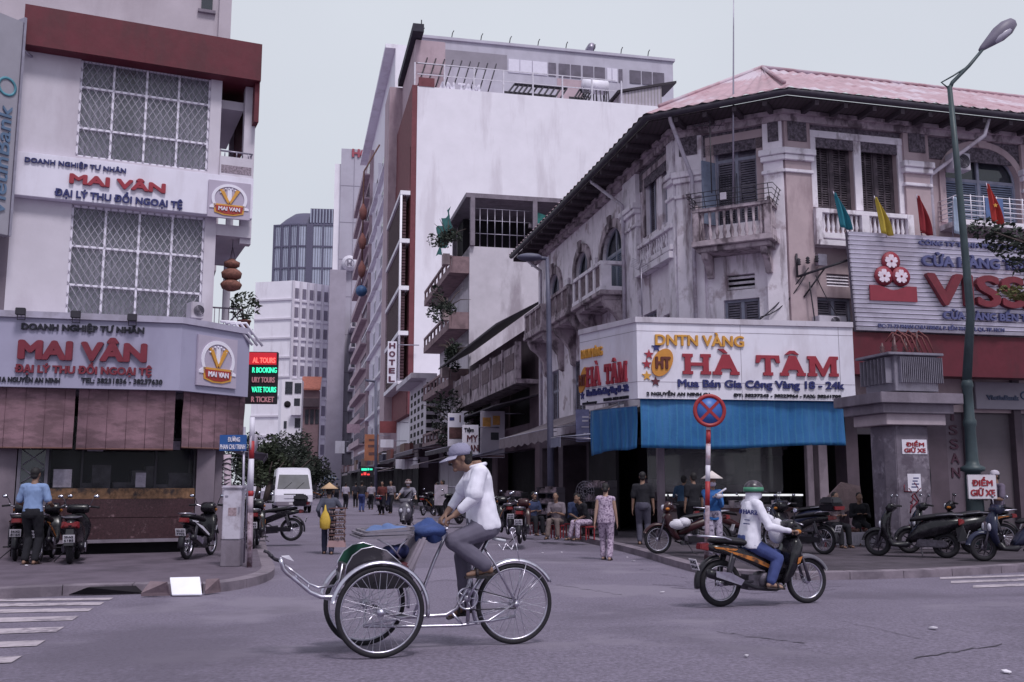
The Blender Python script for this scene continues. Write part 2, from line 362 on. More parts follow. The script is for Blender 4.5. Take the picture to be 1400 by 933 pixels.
# ---------------------------------------------------------------- left corner building
FL = Frame(Gz(180, 757, .13), 23.5)
LB = thing('shop_building', 'pale three storey corner building with maroon roof band and gridded lace curtained windows', 'building', FL.P(-.5, 0, .13))
uL, uR = -2.64, 1.38
ZT = FL.uz(33, 5, .35)[1]; ZB = FL.uz(33, 60, .35)[1]
w1 = FL.rect(110, 77, 290, 214); w1 = (w1[0], w1[1], w1[2], w1[3]); w2 = FL.rect(97, 279, 280, 436)
wl = FL.uz(94, 350)[0], FL.uz(278, 360)[0]
w1 = (wl[0], wl[1], w1[2], ZB+.02); w2 = (wl[0], wl[1], w2[2], w2[3])
b = MB(); wall_holes(b, FL, uL, uR, 3.3, ZB+.3, [w1, w2], 0, .2)
b.fbox(FL, uL, uR, -9, -1.0, 3.2, ZT-.2); b.fbox(FL, uR-.12, uR-.003, -1.0, -.004, 3.3, ZB+.3); b.fbox(FL, uL+.002, uL+.1, -1.0, -.004, 3.3, ZB+.3); b.fbox(FL, uL+.1, uR-.12, -.95, -.3, 6.32, 6.6)
b.build('wall', WHITE, LB)
CURT = mat('lace_curtain', (.30, .285, .31), .9, .3, 9, 0, stain=(.11, .10, .12), stain_amt=.8, stain_scale=7, wave=('X', 3.1, (.13, .12, .145), .55, 1.5), streak=.2, sthr=.45)
def grid_window(w, nx, tz, seed, dk):
    u0, u1, z0, z1 = w; f = MB(); t = .022
    for i in range(nx+1):
        u = u0+(u1-u0)*i/nx; u = min(max(u, u0+t), u1-t); f.fbox(FL, u-t, u+t, -.13, -.06, z0, z1)
    for z in [z0+t, z1-t]+[z0+(z1-z0)*q for q in tz]: f.fbox(FL, u0+.001, u1-.001, -.128, -.062, z-t, z+t)
    win = f.build('window', WHITE2, LB)
    MB().fbox(FL, u0+.002, u1-.002, -.112, -.106, z0+.002, z1-.002).build('pane', glass('curtain_pane', (.35, .37, .42), .22), win)
    c = MB(); n = 120; rg = random.Random(seed)
    vs = []
    for i in range(n+1):
        k = i/n*nx; dd = -.2+.018*math.sin(i*1.35)+.01*math.sin(i*.6+seed); 
        vs += [FL.P(u0+(u1-u0)*i/n, dd, z0), FL.P(u0+(u1-u0)*i/n, dd, z1)]
    c.add(vs, [(2*i, 2*i+2, 2*i+3, 2*i+1) for i in range(n) if i not in dk], True); c.build('curtain', CURT, win)
    g = MB(); s = .145; hh = z1-z0; ww = u1-u0
    def dl(sg):
        k = -int(hh*.62/s)-2
        while k*s < ww+hh:
            pts = []
            for q in range(2): pass
            ua = k*s; ub = k*s+hh*.62
            a0, b0, za, zb = ua, ub, 0, hh
            if ub < 0 or ua > ww: k += 1; continue
            if a0 < 0: za = (0-ua)/(.62); a0 = 0
            if b0 > ww: zb = (ww-ua)/.62; b0 = ww
            if zb-za > .03:
                pa, pb = (u0+a0, z0+za), (u0+b0, z0+zb)
                if sg < 0: pa, pb = (u0+u1-pa[0], pa[1]), (u0+u1-pb[0], pb[1])
                g.tube([FL.P(pa[0], -.052-.008*sg, pa[1]), FL.P(pb[0], -.052-.008*sg, pb[1])], .0065, 4)
            k += 1
    dl(1); dl(-1); g.build('grille', mat('grille_paint', (.42, .40, .43), .6, .1, 5), win)
grid_window(w1, 4, [(1-.70)*1.0, .72], 1, set(range(34, 50)))
grid_window(w2, 4, [.30, .64], 2, set())
# maroon roof band
f0, f1 = FL.uz(33, 30, .35)[0], FL.uz(358, 80, .35)[0]
b = MB(); b.fbox(FL, f0, f1, -3.4, .35, ZB, ZT); b.fbox(FL, f1-.1, f1+.004, -3.35, .2, FL.uz(352, 165, .3)[1], ZB-.003)
for q in (.24, .49): b.fbox(FL, f0+(f1-f0)*q, f0+(f1-f0)*q+.012, .35, .354, ZB, ZT)
b.build('roof_band', MAROON, LB)
b = MB(); b.fbox(FL, f1-.26, f1-.02, -.35, -.1, FL.uz(350, 335, -.1)[1], ZB-.005)
for zt in (6.93,): b.fbox(FL, uR+.003, f1-.03, -3.2, -.02, zt, zt+.25)
b.fbox(FL, uR+.002, f1-.26, -3.2, -.36, ZB-.5, ZB-.3)
b.fbox(FL, f1-.2, f1-.04, -3.2, -3.0, 5.5, ZB-.02); b.build('corner_column', WHITE, LB)
bz0, bz1 = FL.uz(302, 243, .1)[1], FL.uz(302, 213, .1)[1]; bu0, bu1 = uR+.01, FL.U(345, bz0, .1)
b = MB(); b.fbox(FL, bu0, bu1, .02, .1, bz0-.1, bz1); b.fbox(FL, bu1-.08, bu1, -2.8, .018, bz0-.1, bz1); bal = b.build('balcony', WHITE, LB)
b = MB(); zz = bz1+.13; b.tube([FL.P(bu0, .06, zz), FL.P(bu1-.02, .06, zz), FL.P(bu1-.04, -2.8, zz)], .022, 6)
for i in range(3): u = bu0+.1+(bu1-bu0-.2)*i/2; b.tube([FL.P(u, .06, bz1), FL.P(u, .06, zz)], .012, 6)
b.build('railing', METAL, bal)
b = MB(); b.fbox(FL, bu0+.03, bu1-.03, .1, .106, bz0+.12, bz0+.3); b.build('stone_strip', mat('pebble_strip', (.28, .24, .25), .9, .6, 26, .8), bal)
b = MB(); b.fbox(FL, uR-.002, uR+.03, -1.9, -.9, 7.2, 9.6); b.fbox(FL, uR-.002, uR+.03, -1.7, -.8, 4.6, 6.5); b.build('door', mat('dark_door', (.07, .06, .065), .6, .2, 4), LB)
b = MB(); b.fbox(FL, uR+.01, f1-.1, -3.2, -.5, 4.55, 4.75); b.tube([FL.P(uR+.05, -.5, 5.4), FL.P(f1-.1, -.5, 5.4), FL.P(f1-.12, -3.1, 5.4)], .02, 6)
for i in range(7): u = uR+.1+i*.1; b.tube([FL.P(u, -.5, 4.75), FL.P(u, -.5, 5.4)], .01, 5)
b.build('balcony', CONC, LB)
# ground floor
b = MB(); b.fbox(FL, uL-5, uL+.42, -2, .0, .1, 3.3); b.fbox(FL, FL.uz(266, 700)[0], FL.uz(291, 700)[0], -.5, .05, .1, 3.3); b.fbox(FL, FL.uz(291, 700)[0]+.05, FL.uz(303, 700, -.3)[0], -9, -.3, .1, 3.3); b.fbox(FL, uL-5, uR, -9.1, -3, .1, 3.25)
b.fbox(FL, uL-5, uL-.003, -9, 0, 3.3, 10.2)
b.build('ground_floor_wall', mat('grey_wall', (.16, .138, .15), .85, .12, 2, .2, stain=(.2, .17, .18), stain_amt=.6, stain_scale=1.3, streak=.4), LB)
GRAN = mat('red_granite', (.045, .02, .023), .45, .45, 30, 0, stain=(.30, .2, .2), stain_amt=.5, stain_scale=9, sthr=.60)
ua, ub = FL.uz(62, 700)[0], FL.uz(265, 700)[0]; zc = FL.uz(62, 683)[1]; zb_ = FL.uz(120, 738)[1]; zm = (zc+zb_)/2+.02
b = MB(); b.fbox(FL, ua, ub, -.25, .03, zm+.012, zc); b.fbox(FL, ua, ub, -.25, .025, zb_, zm); b.build('counter', GRAN, LB)
b = MB(); b.fbox(FL, ua, ub, -.3, .07, zb_-.07, zb_-.004); b.build('ledge', CONC, LB); MB().fbox(FL, ua, ub, -.5, -.2, .1, zb_-.075).build('base', DARK, LB)
zg = FL.uz(62, 668)[1]; b = MB(); b.fbox(FL, ua, ub, -.2, 0, zc+.004, zg)
b.build('gold_trim', mat('gold_trim', (.19, .11, .055), .45, .5, 14, 0, stain=(.03, .025, .025), stain_amt=.95, stain_scale=4.5, sthr=.50, metal=.3), LB)
zw = 2.9; gl = MB(); gl.fbox(FL, ua, ub, -.11, -.1, zg, zw); win = gl.build('shop_window', CLEAR, LB)
b = MB()
for u in (ua+.02, ua+.62, ub-.02, ua+(ub-ua)*.72): b.fbox(FL, u-.018, u+.018, -.13, -.07, zg, zw)
b.fbox(FL, ua, ub, -.128, -.072, zw-.45, zw-.41); b.build('frame', BLKMETAL, win)
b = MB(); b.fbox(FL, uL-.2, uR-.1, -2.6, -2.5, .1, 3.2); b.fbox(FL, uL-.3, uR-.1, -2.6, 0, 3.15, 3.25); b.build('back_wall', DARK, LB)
b = MB(); rg = random.Random(5)
for i in range(9):
    u = ua+.15+rg.random()*(ub-ua-.5); z = zg+rg.random()*.5; b.fbox(FL, u, u+.2+.3*rg.random(), -.9-.8*rg.random(), -.6, zg-.1, z)
b.build('display', mat('shop_goods', (.05, .045, .055), .6, .6, 6), LB)
b = MB()
for u, z, w, h in ((ua+.1, zg+.02, .34, .36), (ua+1.65, zg+.02, .2, .3), (ua+.7, zg+.75, .3, .22), (ua+1.1, zg+.85, .22, .15), (ua+2.2, zg+.8, .3, .18)): MB().fbox(FL, u, u+w, -.099, -.095, z, z+h).build('paper_notice', mat('notice_paper', (.33, .31, .34), .8, .3, 12), LB)

b = MB(); du = FL.uz(22, 700)[0]; b.fbox(FL, du, ua-.02, -.04, .0, .14, 2.6); dr = b.build('door', PANE, LB)
b = MB()
for k in (0, 1): u = du+(ua-.03-du)*k; b.fbox(FL, u-.03, u+.03, -.06, .03, .13, 2.7)
for z in (.2, 1.1, 1.5, 2.6): b.fbox(FL, du, ua-.02, -.05, .02, z-.03, z+.03)
for s in (0, 1, 2):
    b.tube([FL.P(du+.05, .01, 1.55+s*.35), FL.P(ua-.08, .01, 1.85+s*.35)], .012, 5); b.tube([FL.P(du+.05, .014, 1.85+s*.35), FL.P(ua-.08, .014, 1.55+s*.35)], .012, 5)
b.build('door_frame', mat('dim_metal', (.12, .115, .13), .5, .15, 6), dr)
# upper lettered board
s0, s1 = FL.uz(15, 240, .22)[0], FL.uz(346, 270, .22)[0]; zsb, zst = FL.uz(17, 266, .22)[1], FL.uz(22, 206, .22)[1]
t = thing('sign_board', 'long pale board across the upper storeys with red and blue lettering', 'sign', FL.P((s0+s1)/2, .2, zsb))
MB().fbox(FL, s0, s1, .004, .22, zsb, zst).build('board', WSIGN, t, bevel=.01)
b = MB(); text(b, FL, 'DOANH NGHIỆP TƯ NHÂN', 34, 172, 221.5, 215, .222, .03, .006); text(b, FL, 'ĐẠI LÝ THU ĐỔI NGOẠI TỆ', 75, 249, 267.5, 258, .222, .03, .009); b.build('lettering', NAVY, t)
b = MB(); text(b, FL, 'MAI VÂN', 96, 225, 250.5, 238, .222, .05, .022); b.build('lettering', RED, t)
def emblem(F, x0, y0, x1, y1, d, par, backm, scale=1):
    u0, u1, za, zb = F.rect(x0, y0, x1, y1, d); MB().fbox(F, u0, u1, d, d+.05, za, zb).build('plaque', backm, par, bevel=.008)
    cu, cz, w, h = (u0+u1)/2, (za+zb)/2, u1-u0, zb-za; P = lambda a, q, dd=.055: F.P(cu+a*w, d+dd, cz+q*h)
    def pr(pts, m, nm, dd=.05, th=.02): MB().prism([P(a, q, dd) for a, q in pts], F.n*th).build(nm, m, par)
    arc = [(.42*math.cos(R(a)), .02+.40*math.sin(R(a))) for a in range(-28, 209, 8)]; inn = [(.35*math.cos(R(a)), .02+.33*math.sin(R(a))) for a in range(208, -29, -8)]
    pr(arc+[(-.46, -.2), (-.46, -.25), (-.3, -.25)]+inn+[(.3, -.25), (.46, -.25), (.46, -.2)], WHITE2, 'horseshoe')
    pr([(-.24, .25), (-.15, .27), (0, -.06), (-.03, -.12)], GOLD, 'letter_stroke', .05, .03); pr([(.24, .25), (.15, .27), (0, -.08), (.03, -.12)], GOLD, 'letter_stroke', .053, .03)
    pr([(-.05, .0), (-.05, .3), (.05, .3), (.05, .0), (0, -.05)], WHITE2, 'letter_stroke', .05, .012)
    for a in range(40, 150, 18): MB().ball(P(.25*math.cos(R(a)), .04+.26*math.sin(R(a)), .065), .022*w, 8).build('bead', WHITE2, par)
    pr([(-.37, -.13), (.37, -.13), (.34, -.36), (.12, -.42), (-.12, -.42), (-.34, -.36)], GOLD, 'shield_rim', .05, .02); pr([(-.33, -.17), (.33, -.17), (.3, -.33), (.1, -.385), (-.1, -.385), (-.3, -.33)], mat('emblem_red', (.33, .04, .03), .5, .1, 5), 'shield', .05, .028)
    b = MB(); textu(b, F, 'MAI VAN', cu-.25*w, cu+.25*w, cz-.305*h, cz-.2*h, d+.079, .01, .004); b.build('lettering', WHITE2, par)
PLQ = mat('plaque_grey', (.42, .38, .43), .55, .06, 2)
emblem(FL, 284, 246, 342, 297, .223, t, PLQ)
# lower lettered box sign with a slanted corner
zs0 = FL.uz(245, 534, .9)[1]; ks = FL.P(FL.U(245, zs0, .9), .9, 0); FS = Frame(ks, 14.5); FK = Frame(ks, 58)
zs1 = FS.uz(120, 438, 0)[1]; kr = FK.U(340, 4, 0); t = thing('sign_board', 'large grey box sign with slanted corner above the pink blinds, maroon lettering', 'sign', FS.P(-1.5, -.2, zs0))
def boardplan(off, z0, z1):
    a = FS.P(-4.5, off, 0); k = FS.P(off*.3, off, 0); k2 = FK.P(kr+off*.5, off, 0); bk = [FK.P(kr+off*.5, -.75, 0), FL.P(uR, .06, 0), FL.P(-6, .06, 0)]
    return MB().prism([V((p.x, p.y, z0)) for p in [a, k, k2]+bk], (0, 0, z1-z0))
boardplan(0, zs0, zs1).build('board', GREYSIGN, t); boardplan(.06, zs1+.003, zs1+.13).build('coping', mat('coping_grey', (.40, .385, .44), .6, .1, 2, stain=(.2, .19, .2), stain_amt=.5, stain_scale=2), t)
MAROONL = mat('maroon_letter', (.17, .022, .035), .5, .15, 5)
b = MB(); text(b, FS, 'MAI VÂN', 27, 199, 490, 465, .002, .07, .036); text(b, FS, 'ĐẠI LÝ THU ĐỔI NGOẠI TỆ', 21, 207, 509, 498.5, .002, .04, .011); b.build('lettering', MAROONL, t)
b = MB(); text(b, FS, 'DOANH NGHIỆP TƯ NHÂN', 30, 197, 450.5, 442, .002, .035, .009); text(b, FS, '1A NGUYỄN AN NINH', 0, 82, 522, 515, .002, .02, .005); text(b, FS, 'TEL: 38231836 - 38237630', 111, 222, 523.5, 516.5, .002, .02, .005); b.build('lettering', BLACK, t)
emblem(FK, 268, 457, 322, 527, .004, t, PLQ)
for i, (px, py) in enumerate(((29, 436), (104, 440), (181, 444))):
    u, z = FS.uz(px, py, .1); s = thing('spotlight', ['leftmost small dark spotlight on the grey box sign', 'middle small dark spotlight on the grey box sign', 'small dark spotlight above the right end of the maroon name'][i], 'spotlight', FS.P(u, .1, z), 0, 'spotlights on the grey box sign')
    b = MB(); b.tube([FS.P(u, .0, z+.1), FS.P(u, .16, z+.12)], .012, 6); b.tube([FS.P(u-.07, .1, z+.1), FS.P(u-.07, .1, z-.02), FS.P(u+.07, .1, z-.02), FS.P(u+.07, .1, z+.1)], .01, 5); b.build('bracket', BLKMETAL, s)
    MB().hexa([FS.P(u+a*.09, .14+q*.1, z+.06+c*.14) for c in (0, 1) for a, q in ((-1, 1), (1, 1), (1, 0), (-1, 0))]).build('housing', BLKMETAL, s, bevel=.01)
# pink bamboo blinds
BLIND = mat('bamboo_blind', (.27, .165, .185), .85, .15, 4, .3, stain=(.095, .06, .07), stain_amt=.85, stain_scale=1.6, streak=3.2, wave=('Z', 22, (.19, .11, .125), .6, .6), sthr=.42)
for F, xa, xb, ya, yb, n, lab in ((FS, -90, 102, 527, 613, 0, 'pink bamboo blind left of the door, cut off by the picture edge'), (FS, 107, 239, 531, 615, 1, 'pink bamboo blind hanging in the middle over the granite counter'), (FK, 250, 334, 535, 612, 2, 'narrow pink bamboo blind hanging under the emblem at the slanted corner')):
    dd = -.16; za = zs0+.02; u0 = F.U(xa, 3, dd); u1 = F.U(xb, 3, dd); zb2 = F.uz(xb if F is FS else xa, yb, dd)[1]
    s = thing('bamboo_blind', lab, 'blind', F.P((u0+u1)/2, dd, za), 0, 'pink blinds of the corner shop')
    b = MB(); n = 26
    vs = []
    for i in range(n+1):
        k = i/n; z = za+(zb2-za)*k; q = dd+.012*math.sin(k*9)
        vs += [F.P(u0, q, z), F.P(u1, q, z), F.P(u1, q-.012, z), F.P(u0, q-.012, z)]
    fs = []
    for i in range(n):
        for j in range(4): fs.append((4*i+j, 4*i+(j+1) % 4, 4*i+4+(j+1) % 4, 4*i+4+j))
    b.add(vs, fs, True); b.build('slats', BLIND, s)
    b = MB(); b.tube([F.P(u0, dd, zb2), F.P(u1, dd, zb2)], .02, 6); b.build('bottom_rod', BROWN, s)
    b = MB(); q = max(2, int((u1-u0)/.32))
    for i in range(q): u = u0+(u1-u0)*(i+.5)/q; b.tube([F.P(u, dd+.02, za), F.P(u, dd+.022, zb2)], .004, 4)
    b.build('cord', mat('blind_cord', (.11, .06, .07), .9), s)
# air conditioner on the sign's ledge
def aircon(F, x0, y0, x1, y1, d, lab, depth=.3):
    u0, u1, z0, z1 = F.rect(x0, y0, x1, y1, d); t = thing('air_conditioner', lab, 'air conditioner', F.P((u0+u1)/2, d-depth/2, z0), 0, 'air conditioner units')
    MB().fbox(F, u0, u1, d-depth, d, z0, z1).build('casing', mat('aircon_white', (.5, .48, .5), .5, .1, 4, stain=(.3, .27, .27), stain_amt=.5), t, bevel=.015)
    cu = u0+(u1-u0)*.58; cz = (z0+z1)/2; r = min(z1-z0, u1-u0)*.42; m = M.Translation(F.P(cu, d+.002, cz)) @ M(((F.u.x, 0, F.n.x, 0), (F.u.y, 0, F.n.y, 0), (0, 1, 0, 0), (0, 0, 0, 1)))
    MB().lathe([(r, 0), (r, .01), (.001, .012)], m, 20).build('fan', DARK, t)
    b = MB()
    for k in range(1, 6): b.lathe([(r*k/5, .016), (r*k/5, .02), (r*k/5-.008, .02), (r*k/5-.008, .016)], m, 20, True)
    b.build('fan_guard', METAL, t); return t
FA = Frame(FK.P(FK.U(290, 5, -.3), -.3, 0), 40)
t = aircon(FA, 262, 412, 279, 435, .28, 'white air conditioner standing on top of the grey box sign by the lattice window', .3)
b = MB(); p0 = FA.P(.15, .1, 5.0)
for k in range(3): b.tube([p0+FA.u*(.18*k*.6)+V((0, 0, -.02*k)), p0+FA.u*(.3+.14*k)+V((0, 0, .02)), p0+FA.u*(.75+.12*k)+V((0, 0, -.45))], .03, 8)
tag(b.build('drain_pipe', WHITE2), 'bent white pipes running over the slanted end of the grey box sign', 'pipe')
def pot_plant(p, h, lab, potm, r=.16, leafm=LEAF, n=160, cat='plant', rad=.35, group=None):
    t = thing('potted_plant', lab, cat, p, 0, group); m = M.Translation(p)
    MB().lathe([(r*.7, 0), (r, r*1.5), (r*1.1, r*1.5), (r*1.1, r*1.7), (r*.9, r*1.7), (r*.85, r*1.4)], m, 14).build('pot', potm, t)
    b = MB(); rg = random.Random(int(p.x*100))
    for i in range(6): a = rg.random()*6.3; b.tube([p+V((0, 0, r*1.4)), p+V((math.cos(a)*rad*.4, math.sin(a)*rad*.4, r*1.5+h*.5)), p+V((math.cos(a)*rad*.8, math.sin(a)*rad*.8, r*1.5+h*.8))], [.012, .009, .004], 5)
    b.build('stem', BARK, t); b = MB(); leaves(b, p+V((0, 0, r*1.5+h*.55)), (rad, rad, h*.55), n, .06, rg); b.build('foliage', leafm, t); return t
TERR = mat('terracotta', (.22, .10, .07), .8, .2, 5, .2)
pot_plant(FK.P(FK.U(334, 5.1, -.35), -.35, zs1+.14), .62, 'leafy green potted plant at the right end of the grey box sign', TERR, .14, LEAF2, 240)
# stacked hanging planter on the upper corner
p = FL.P(FL.U(316, 5.9, -.3), -.3, FL.uz(316, 398, -.3)[1]); t = thing('hanging_planter', 'carved brown tiered planter hanging at the left building corner balcony', 'planter', p)
m = M.Translation(p); b = MB(); b.lathe([(.08, 0), (.2, .05), (.24, .14), (.19, .2), (.12, .24)], m, 12); b.lathe([(.12, .25), (.21, .3), (.23, .4), (.17, .46), (.1, .5)], m, 12); b.lathe([(.1, .52), (.17, .56), (.18, .64), (.1, .68), (.05, .72)], m, 12); b.build('pot', mat('carved_clay', (.20, .09, .06), .8, .5, 18, .8), t)
b = MB()
for k in range(3): a = k*2.1; b.tube([p+V((.2*math.cos(a), .2*math.sin(a), .14)), p+V((0, 0, 1.0))], .006, 4)
b.tube([p+V((0, 0, 1)), p+V((0, 0, 1.35))], .006, 4); b.build('chain', BLKMETAL, t)
# building behind, and the bank's vertical sign at the frame edge
q = FL.P(-1, -9.2, 0); FBk = Frame(q, 20); t = thing('apartment_building', 'beige plain building rising behind the maroon roof band of the left corner building', 'building', FBk.P(0, -3, 0))
u1 = FBk.U(310, 16, 0); b = MB(); b.fbox(FBk, -14, u1, -9, 0, 8, 26); b.fbox(FBk, u1-.25, u1+.12, .0, .15, 13.6, 26); b.build('wall', mat('beige_wall', (.45, .41, .41), .85, .08, 1, .1, stain=(.33, .29, .29), stain_amt=.6, stain_scale=.5, streak=.2), t)
r_ = FBk.rect(276, -22, 291, 14, .004); MB().fbox(FBk, r_[0], r_[1], .002, .05, r_[2], r_[3]).build('window', PANE, t); b = MB()
b.fbox(FBk, r_[0]-.1, r_[1]+.1, .0, .12, r_[2]-.1, r_[2]-.003); b.build('sill', CONC, t)
FV = Frame(FL.P(uL-.55, .9, 0), 58); zt_, zb2 = FV.uz(12, 22)[1], FV.uz(8, 322)[1]; ux, uy = FV.U(-22, 7, 0), FV.U(19, 8, 0)
t = thing('vertical_sign', 'tall pale vertical sign with grey blue lettering at the far left edge', 'sign', FV.P(ux, 0, zb2))
MB().fbox(FV, ux-.2, uy, -.14, 0, zb2, zt_).build('board', mat('sign_pale', (.30, .30, .31), .5, .06, 2), t, bevel=.01)
b = MB(); b.fbox(FV, uy, uy+.05, -.2, .03, zb2, zt_+.1); b.tube([FV.P(uy, -.1, zt_-.5), FV.P(uy+.9, -.6, zt_-.5)], .03, 6); b.build('frame', METAL, t)
b = MB(); textu(b, FV, 'VietinBank', uy-.42, uy-.12, zb2+.35, zb2+2.6, .002, .02, .006, 0, True); b.build('lettering', mat('bank_blue', (.10, .17, .24), .5), t)
b = MB(); m = M.Translation(FV.P(uy-.25, .004, zb2+3.0)) @ M(((FV.u.x, 0, FV.n.x, 0), (FV.u.y, 0, FV.n.y, 0), (0, 1, 0, 0), (0, 0, 0, 1))); b.lathe([(.2, 0), (.2, .015), (.15, .015), (.15, 0)], m, 20, True); b.build('ring_logo', mat('bank_teal', (.08, .25, .28), .5), t)
# ---------------------------------------------------------------- colonial corner building
PL = mat('stained_plaster', (.76, .71, .71), .88, .12, 1.6, .35, stain=(.15, .105, .11), stain_amt=.85, stain_scale=2.2, streak=.16, bscale=9, patch=((.44, .37, .37), .9, .56), sthr=.535)
PL2 = mat('ochre_plaster', (.43, .345, .33), .88, .1, 1.4, .25, stain=(.22, .165, .165), stain_amt=.7, stain_scale=.9, streak=.35)
TRIM = mat('stone_trim', (.74, .70, .70), .85, .12, 2, .25, stain=(.20, .16, .165), stain_amt=.8, stain_scale=2.2, streak=.4, sthr=.52)
DTRIM = mat('weathered_trim', (.42, .36, .36), .9, .25, 2.5, .4, stain=(.09, .07, .075), stain_amt=.9, stain_scale=2.4, streak=.5, sthr=.47)
FRIEZE = mat('frieze_relief', (.13, .115, .125), .9, .65, 13, .9, stain=(.04, .035, .04), stain_amt=.8, stain_scale=9)
SOFF = mat('soffit_wood', (.07, .056, .06), .85, .2, 2, .1, wave=('X', 2.2, (.05, .04, .045), .7))
ROOF = mat('corrugated_roof', (.43, .29, .30), .6, .15, 1.0, 0, stain=(.56, .50, .52), stain_amt=.85, stain_scale=.55, patch=((.33, .18, .19), 1.2, .57))
FRAMEP = mat('blue_grey_frame', (.26, .28, .32), .65, .15, 5, .1, stain=(.15, .15, .17), stain_amt=.5)
LOUV = mat('louver_paint', (.12, .115, .135), .7, .25, 5, .1, stain=(.24, .22, .24), stain_amt=.5, stain_scale=6)
LOUVB = mat('louver_blue', (.17, .21, .26), .7, .25, 5, .1)
A = atd(1080, 450, 27.0); FR = Frame((A.x, A.y), 14.5); FC0 = Frame((A.x, A.y), -29)
uB = FC0.U(932, 6); Bp = FC0.P(uB, 0, 0); FC = Frame((Bp.x, Bp.y), -29); wC = -uB; FT0 = Frame((Bp.x, Bp.y), -77.6)
LT = 17.2; Tp = FT0.P(-LT, 0, 0); FT = Frame((Tp.x, Tp.y), -77.6)     # u from the far end to the corner
LR = 11.0; ZE = 11.95; ZB0 = 3.55
CB = thing('colonial_building', 'weathered colonial corner building with faded red tin roof, shutters and crumbling corner balcony', 'building', FC.P(wC/2, -3, 0))
def shutter_window(F, u0, u1, z0, z1, d, par, cols=2, transom=.32, arch=False, fm=FRAMEP, lm=LOUV, mull=1, inner=DARK):
    f = MB(); t = .045; P = F.P
    if arch:
        w = (u1-u0)/2; cu = (u0+u1)/2; zs = z1-w*.75; n = 12
        ar = [(cu+w*math.cos(math.pi*k/n), zs+w*.75*math.sin(math.pi*k/n)) for k in range(n+1)]
        f.tube([P(u, d+.03, z) for u, z in [(u1, z0)]+ar+[(u0, z0)]], .05, 6)
    else: zs = z1; f.fbox(F, u0, u0+t*1.6, d, d+.07, z0, z1); f.fbox(F, u1-t*1.6, u1, d, d+.07, z0, z1); f.fbox(F, u0+t*1.6, u1-t*1.6, d+.002, d+.068, z1-t*1.6, z1)
    zt = z0+(z1-z0)*(1-transom) if transom else None
    for k in range(1, cols): u = u0+(u1-u0)*k/cols; f.fbox(F, u-t, u+t, d, d+.07, z0, z1-(.05 if arch else t*1.6)-.002)
    if zt: f.fbox(F, u0+t, u1-t, d+.004, d+.064, zt-t, zt+t)
    f.fbox(F, u0, u1, d+.003, d+.06, z0, z0+t*1.4)
    w_ = f.build('window', fm, par)
    if arch: pp = [(u0, z0), (u1, z0)]+[(cu+w*math.cos(math.pi*k/n), zs+w*.75*math.sin(math.pi*k/n)) for k in range(n+1)]; MB().fprism(F, pp, d-.03, d-.02).build('pane', inner if inner is DARK else PANE, w_)
    else: MB().fbox(F, u0+.01, u1-.01, d-.03, d-.02, z0, z1).build('pane', PANE, w_)
    zl = zt-t if zt else z1-t*2
    for k in range(cols):
        a = u0+(u1-u0)*k/cols+t*1.1; b_ = u0+(u1-u0)*(k+1)/cols-t*1.1; s = MB(); m = MB()
        for z_0, z_1 in ((z0+t*1.6, zl),)+(((zt+t, z1-t*2),) if zt and not arch else ()):
            s.fbox(F, a, a+.05, d+.012, d+.055, z_0, z_1); s.fbox(F, b_-.05, b_, d+.012, d+.055, z_0, z_1); s.fbox(F, a+.05, b_-.05, d+.014, d+.053, z_0, z_0+.06); s.fbox(F, a+.05, b_-.05, d+.014, d+.053, z_1-.06, z_1)
            for q in range(1, mull+1): u = a+(b_-a)*q/(mull+1); s.fbox(F, u-.025, u+.025, d+.014, d+.05, z_0+.06, z_1-.06)
            nl = max(3, int((z_1-z_0)/.075))
            for q in range(nl): z = z_0+.07+(z_1-z_0-.14)*(q+.5)/nl; s.hexa([P(a+.05, d+.044, z-.025), P(b_-.05, d+.044, z-.025), P(b_-.05, d+.038, z-.032), P(a+.05, d+.038, z-.032), P(a+.05, d+.02, z+.022), P(b_-.05, d+.02, z+.022), P(b_-.05, d+.014, z+.016), P(a+.05, d+.014, z+.016)])
        s.build('shutter', lm, w_)
    return w_
def balusters(F, u0, u1, z0, z1, d, par, n, m, rail=True, nm='balustrade'):
    b = MB(); b.fbox(F, u0-.06, u1+.06, d-.02, d+.2, z1, z1+.13); b.fbox(F, u0-.06, u1+.06, d-.02, d+.22, z0-.16, z0); o = b.build(nm, m, par, bevel=.012)
    b = MB(); mt = lambda u: M.Translation(F.P(u, d+.09, z0)); h = z1-z0
    for i in range(n): b.lathe([(.045, 0), (.045, h*.1), (.03, h*.16), (.06, h*.38), (.03, h*.72), (.045, h*.88), (.045, h)], mt(u0+(u1-u0)*(i+.5)/n), 8)
    b.build('balusters', m, o, kind='stuff') if n > 100 else b.build('baluster_row', m, o)
    return o
def surround(F, u0, u1, z0, z1, w, d, m, par, arch=False):
    b = MB()
    if arch:
        h = (u1-u0)/2; cu = (u0+u1)/2; zs = z1-h*.75; n = 14; o_ = []; i_ = []
        for k in range(n+1):
            c, s = math.cos(math.pi*k/n), math.sin(math.pi*k/n); i_.append((cu+h*c, zs+h*.75*s)); o_.append((cu+(h+w)*c, zs+(h*.75+w)*s))
        for k in range(n): b.fprism(F, [i_[k], o_[k], o_[k+1], i_[k+1]], .0, d)
        b.fbox(F, u0-w, u0, 0, d, z0, zs); b.fbox(F, u1, u1+w, 0, d, z0, zs); b.fprism(F, [(cu-.12, z1-.03), (cu+.12, z1-.03), (cu+.18, z1+w+.12), (cu-.18, z1+w+.12)], d+.002, d+.08)
    else: b.fbox(F, u0-w, u0, 0, d, z0, z1); b.fbox(F, u1, u1+w, 0, d, z0, z1); b.fbox(F, u0-w, u1+w, .002, d+.02, z1, z1+w)
    return b.build('window_surround', m, par)
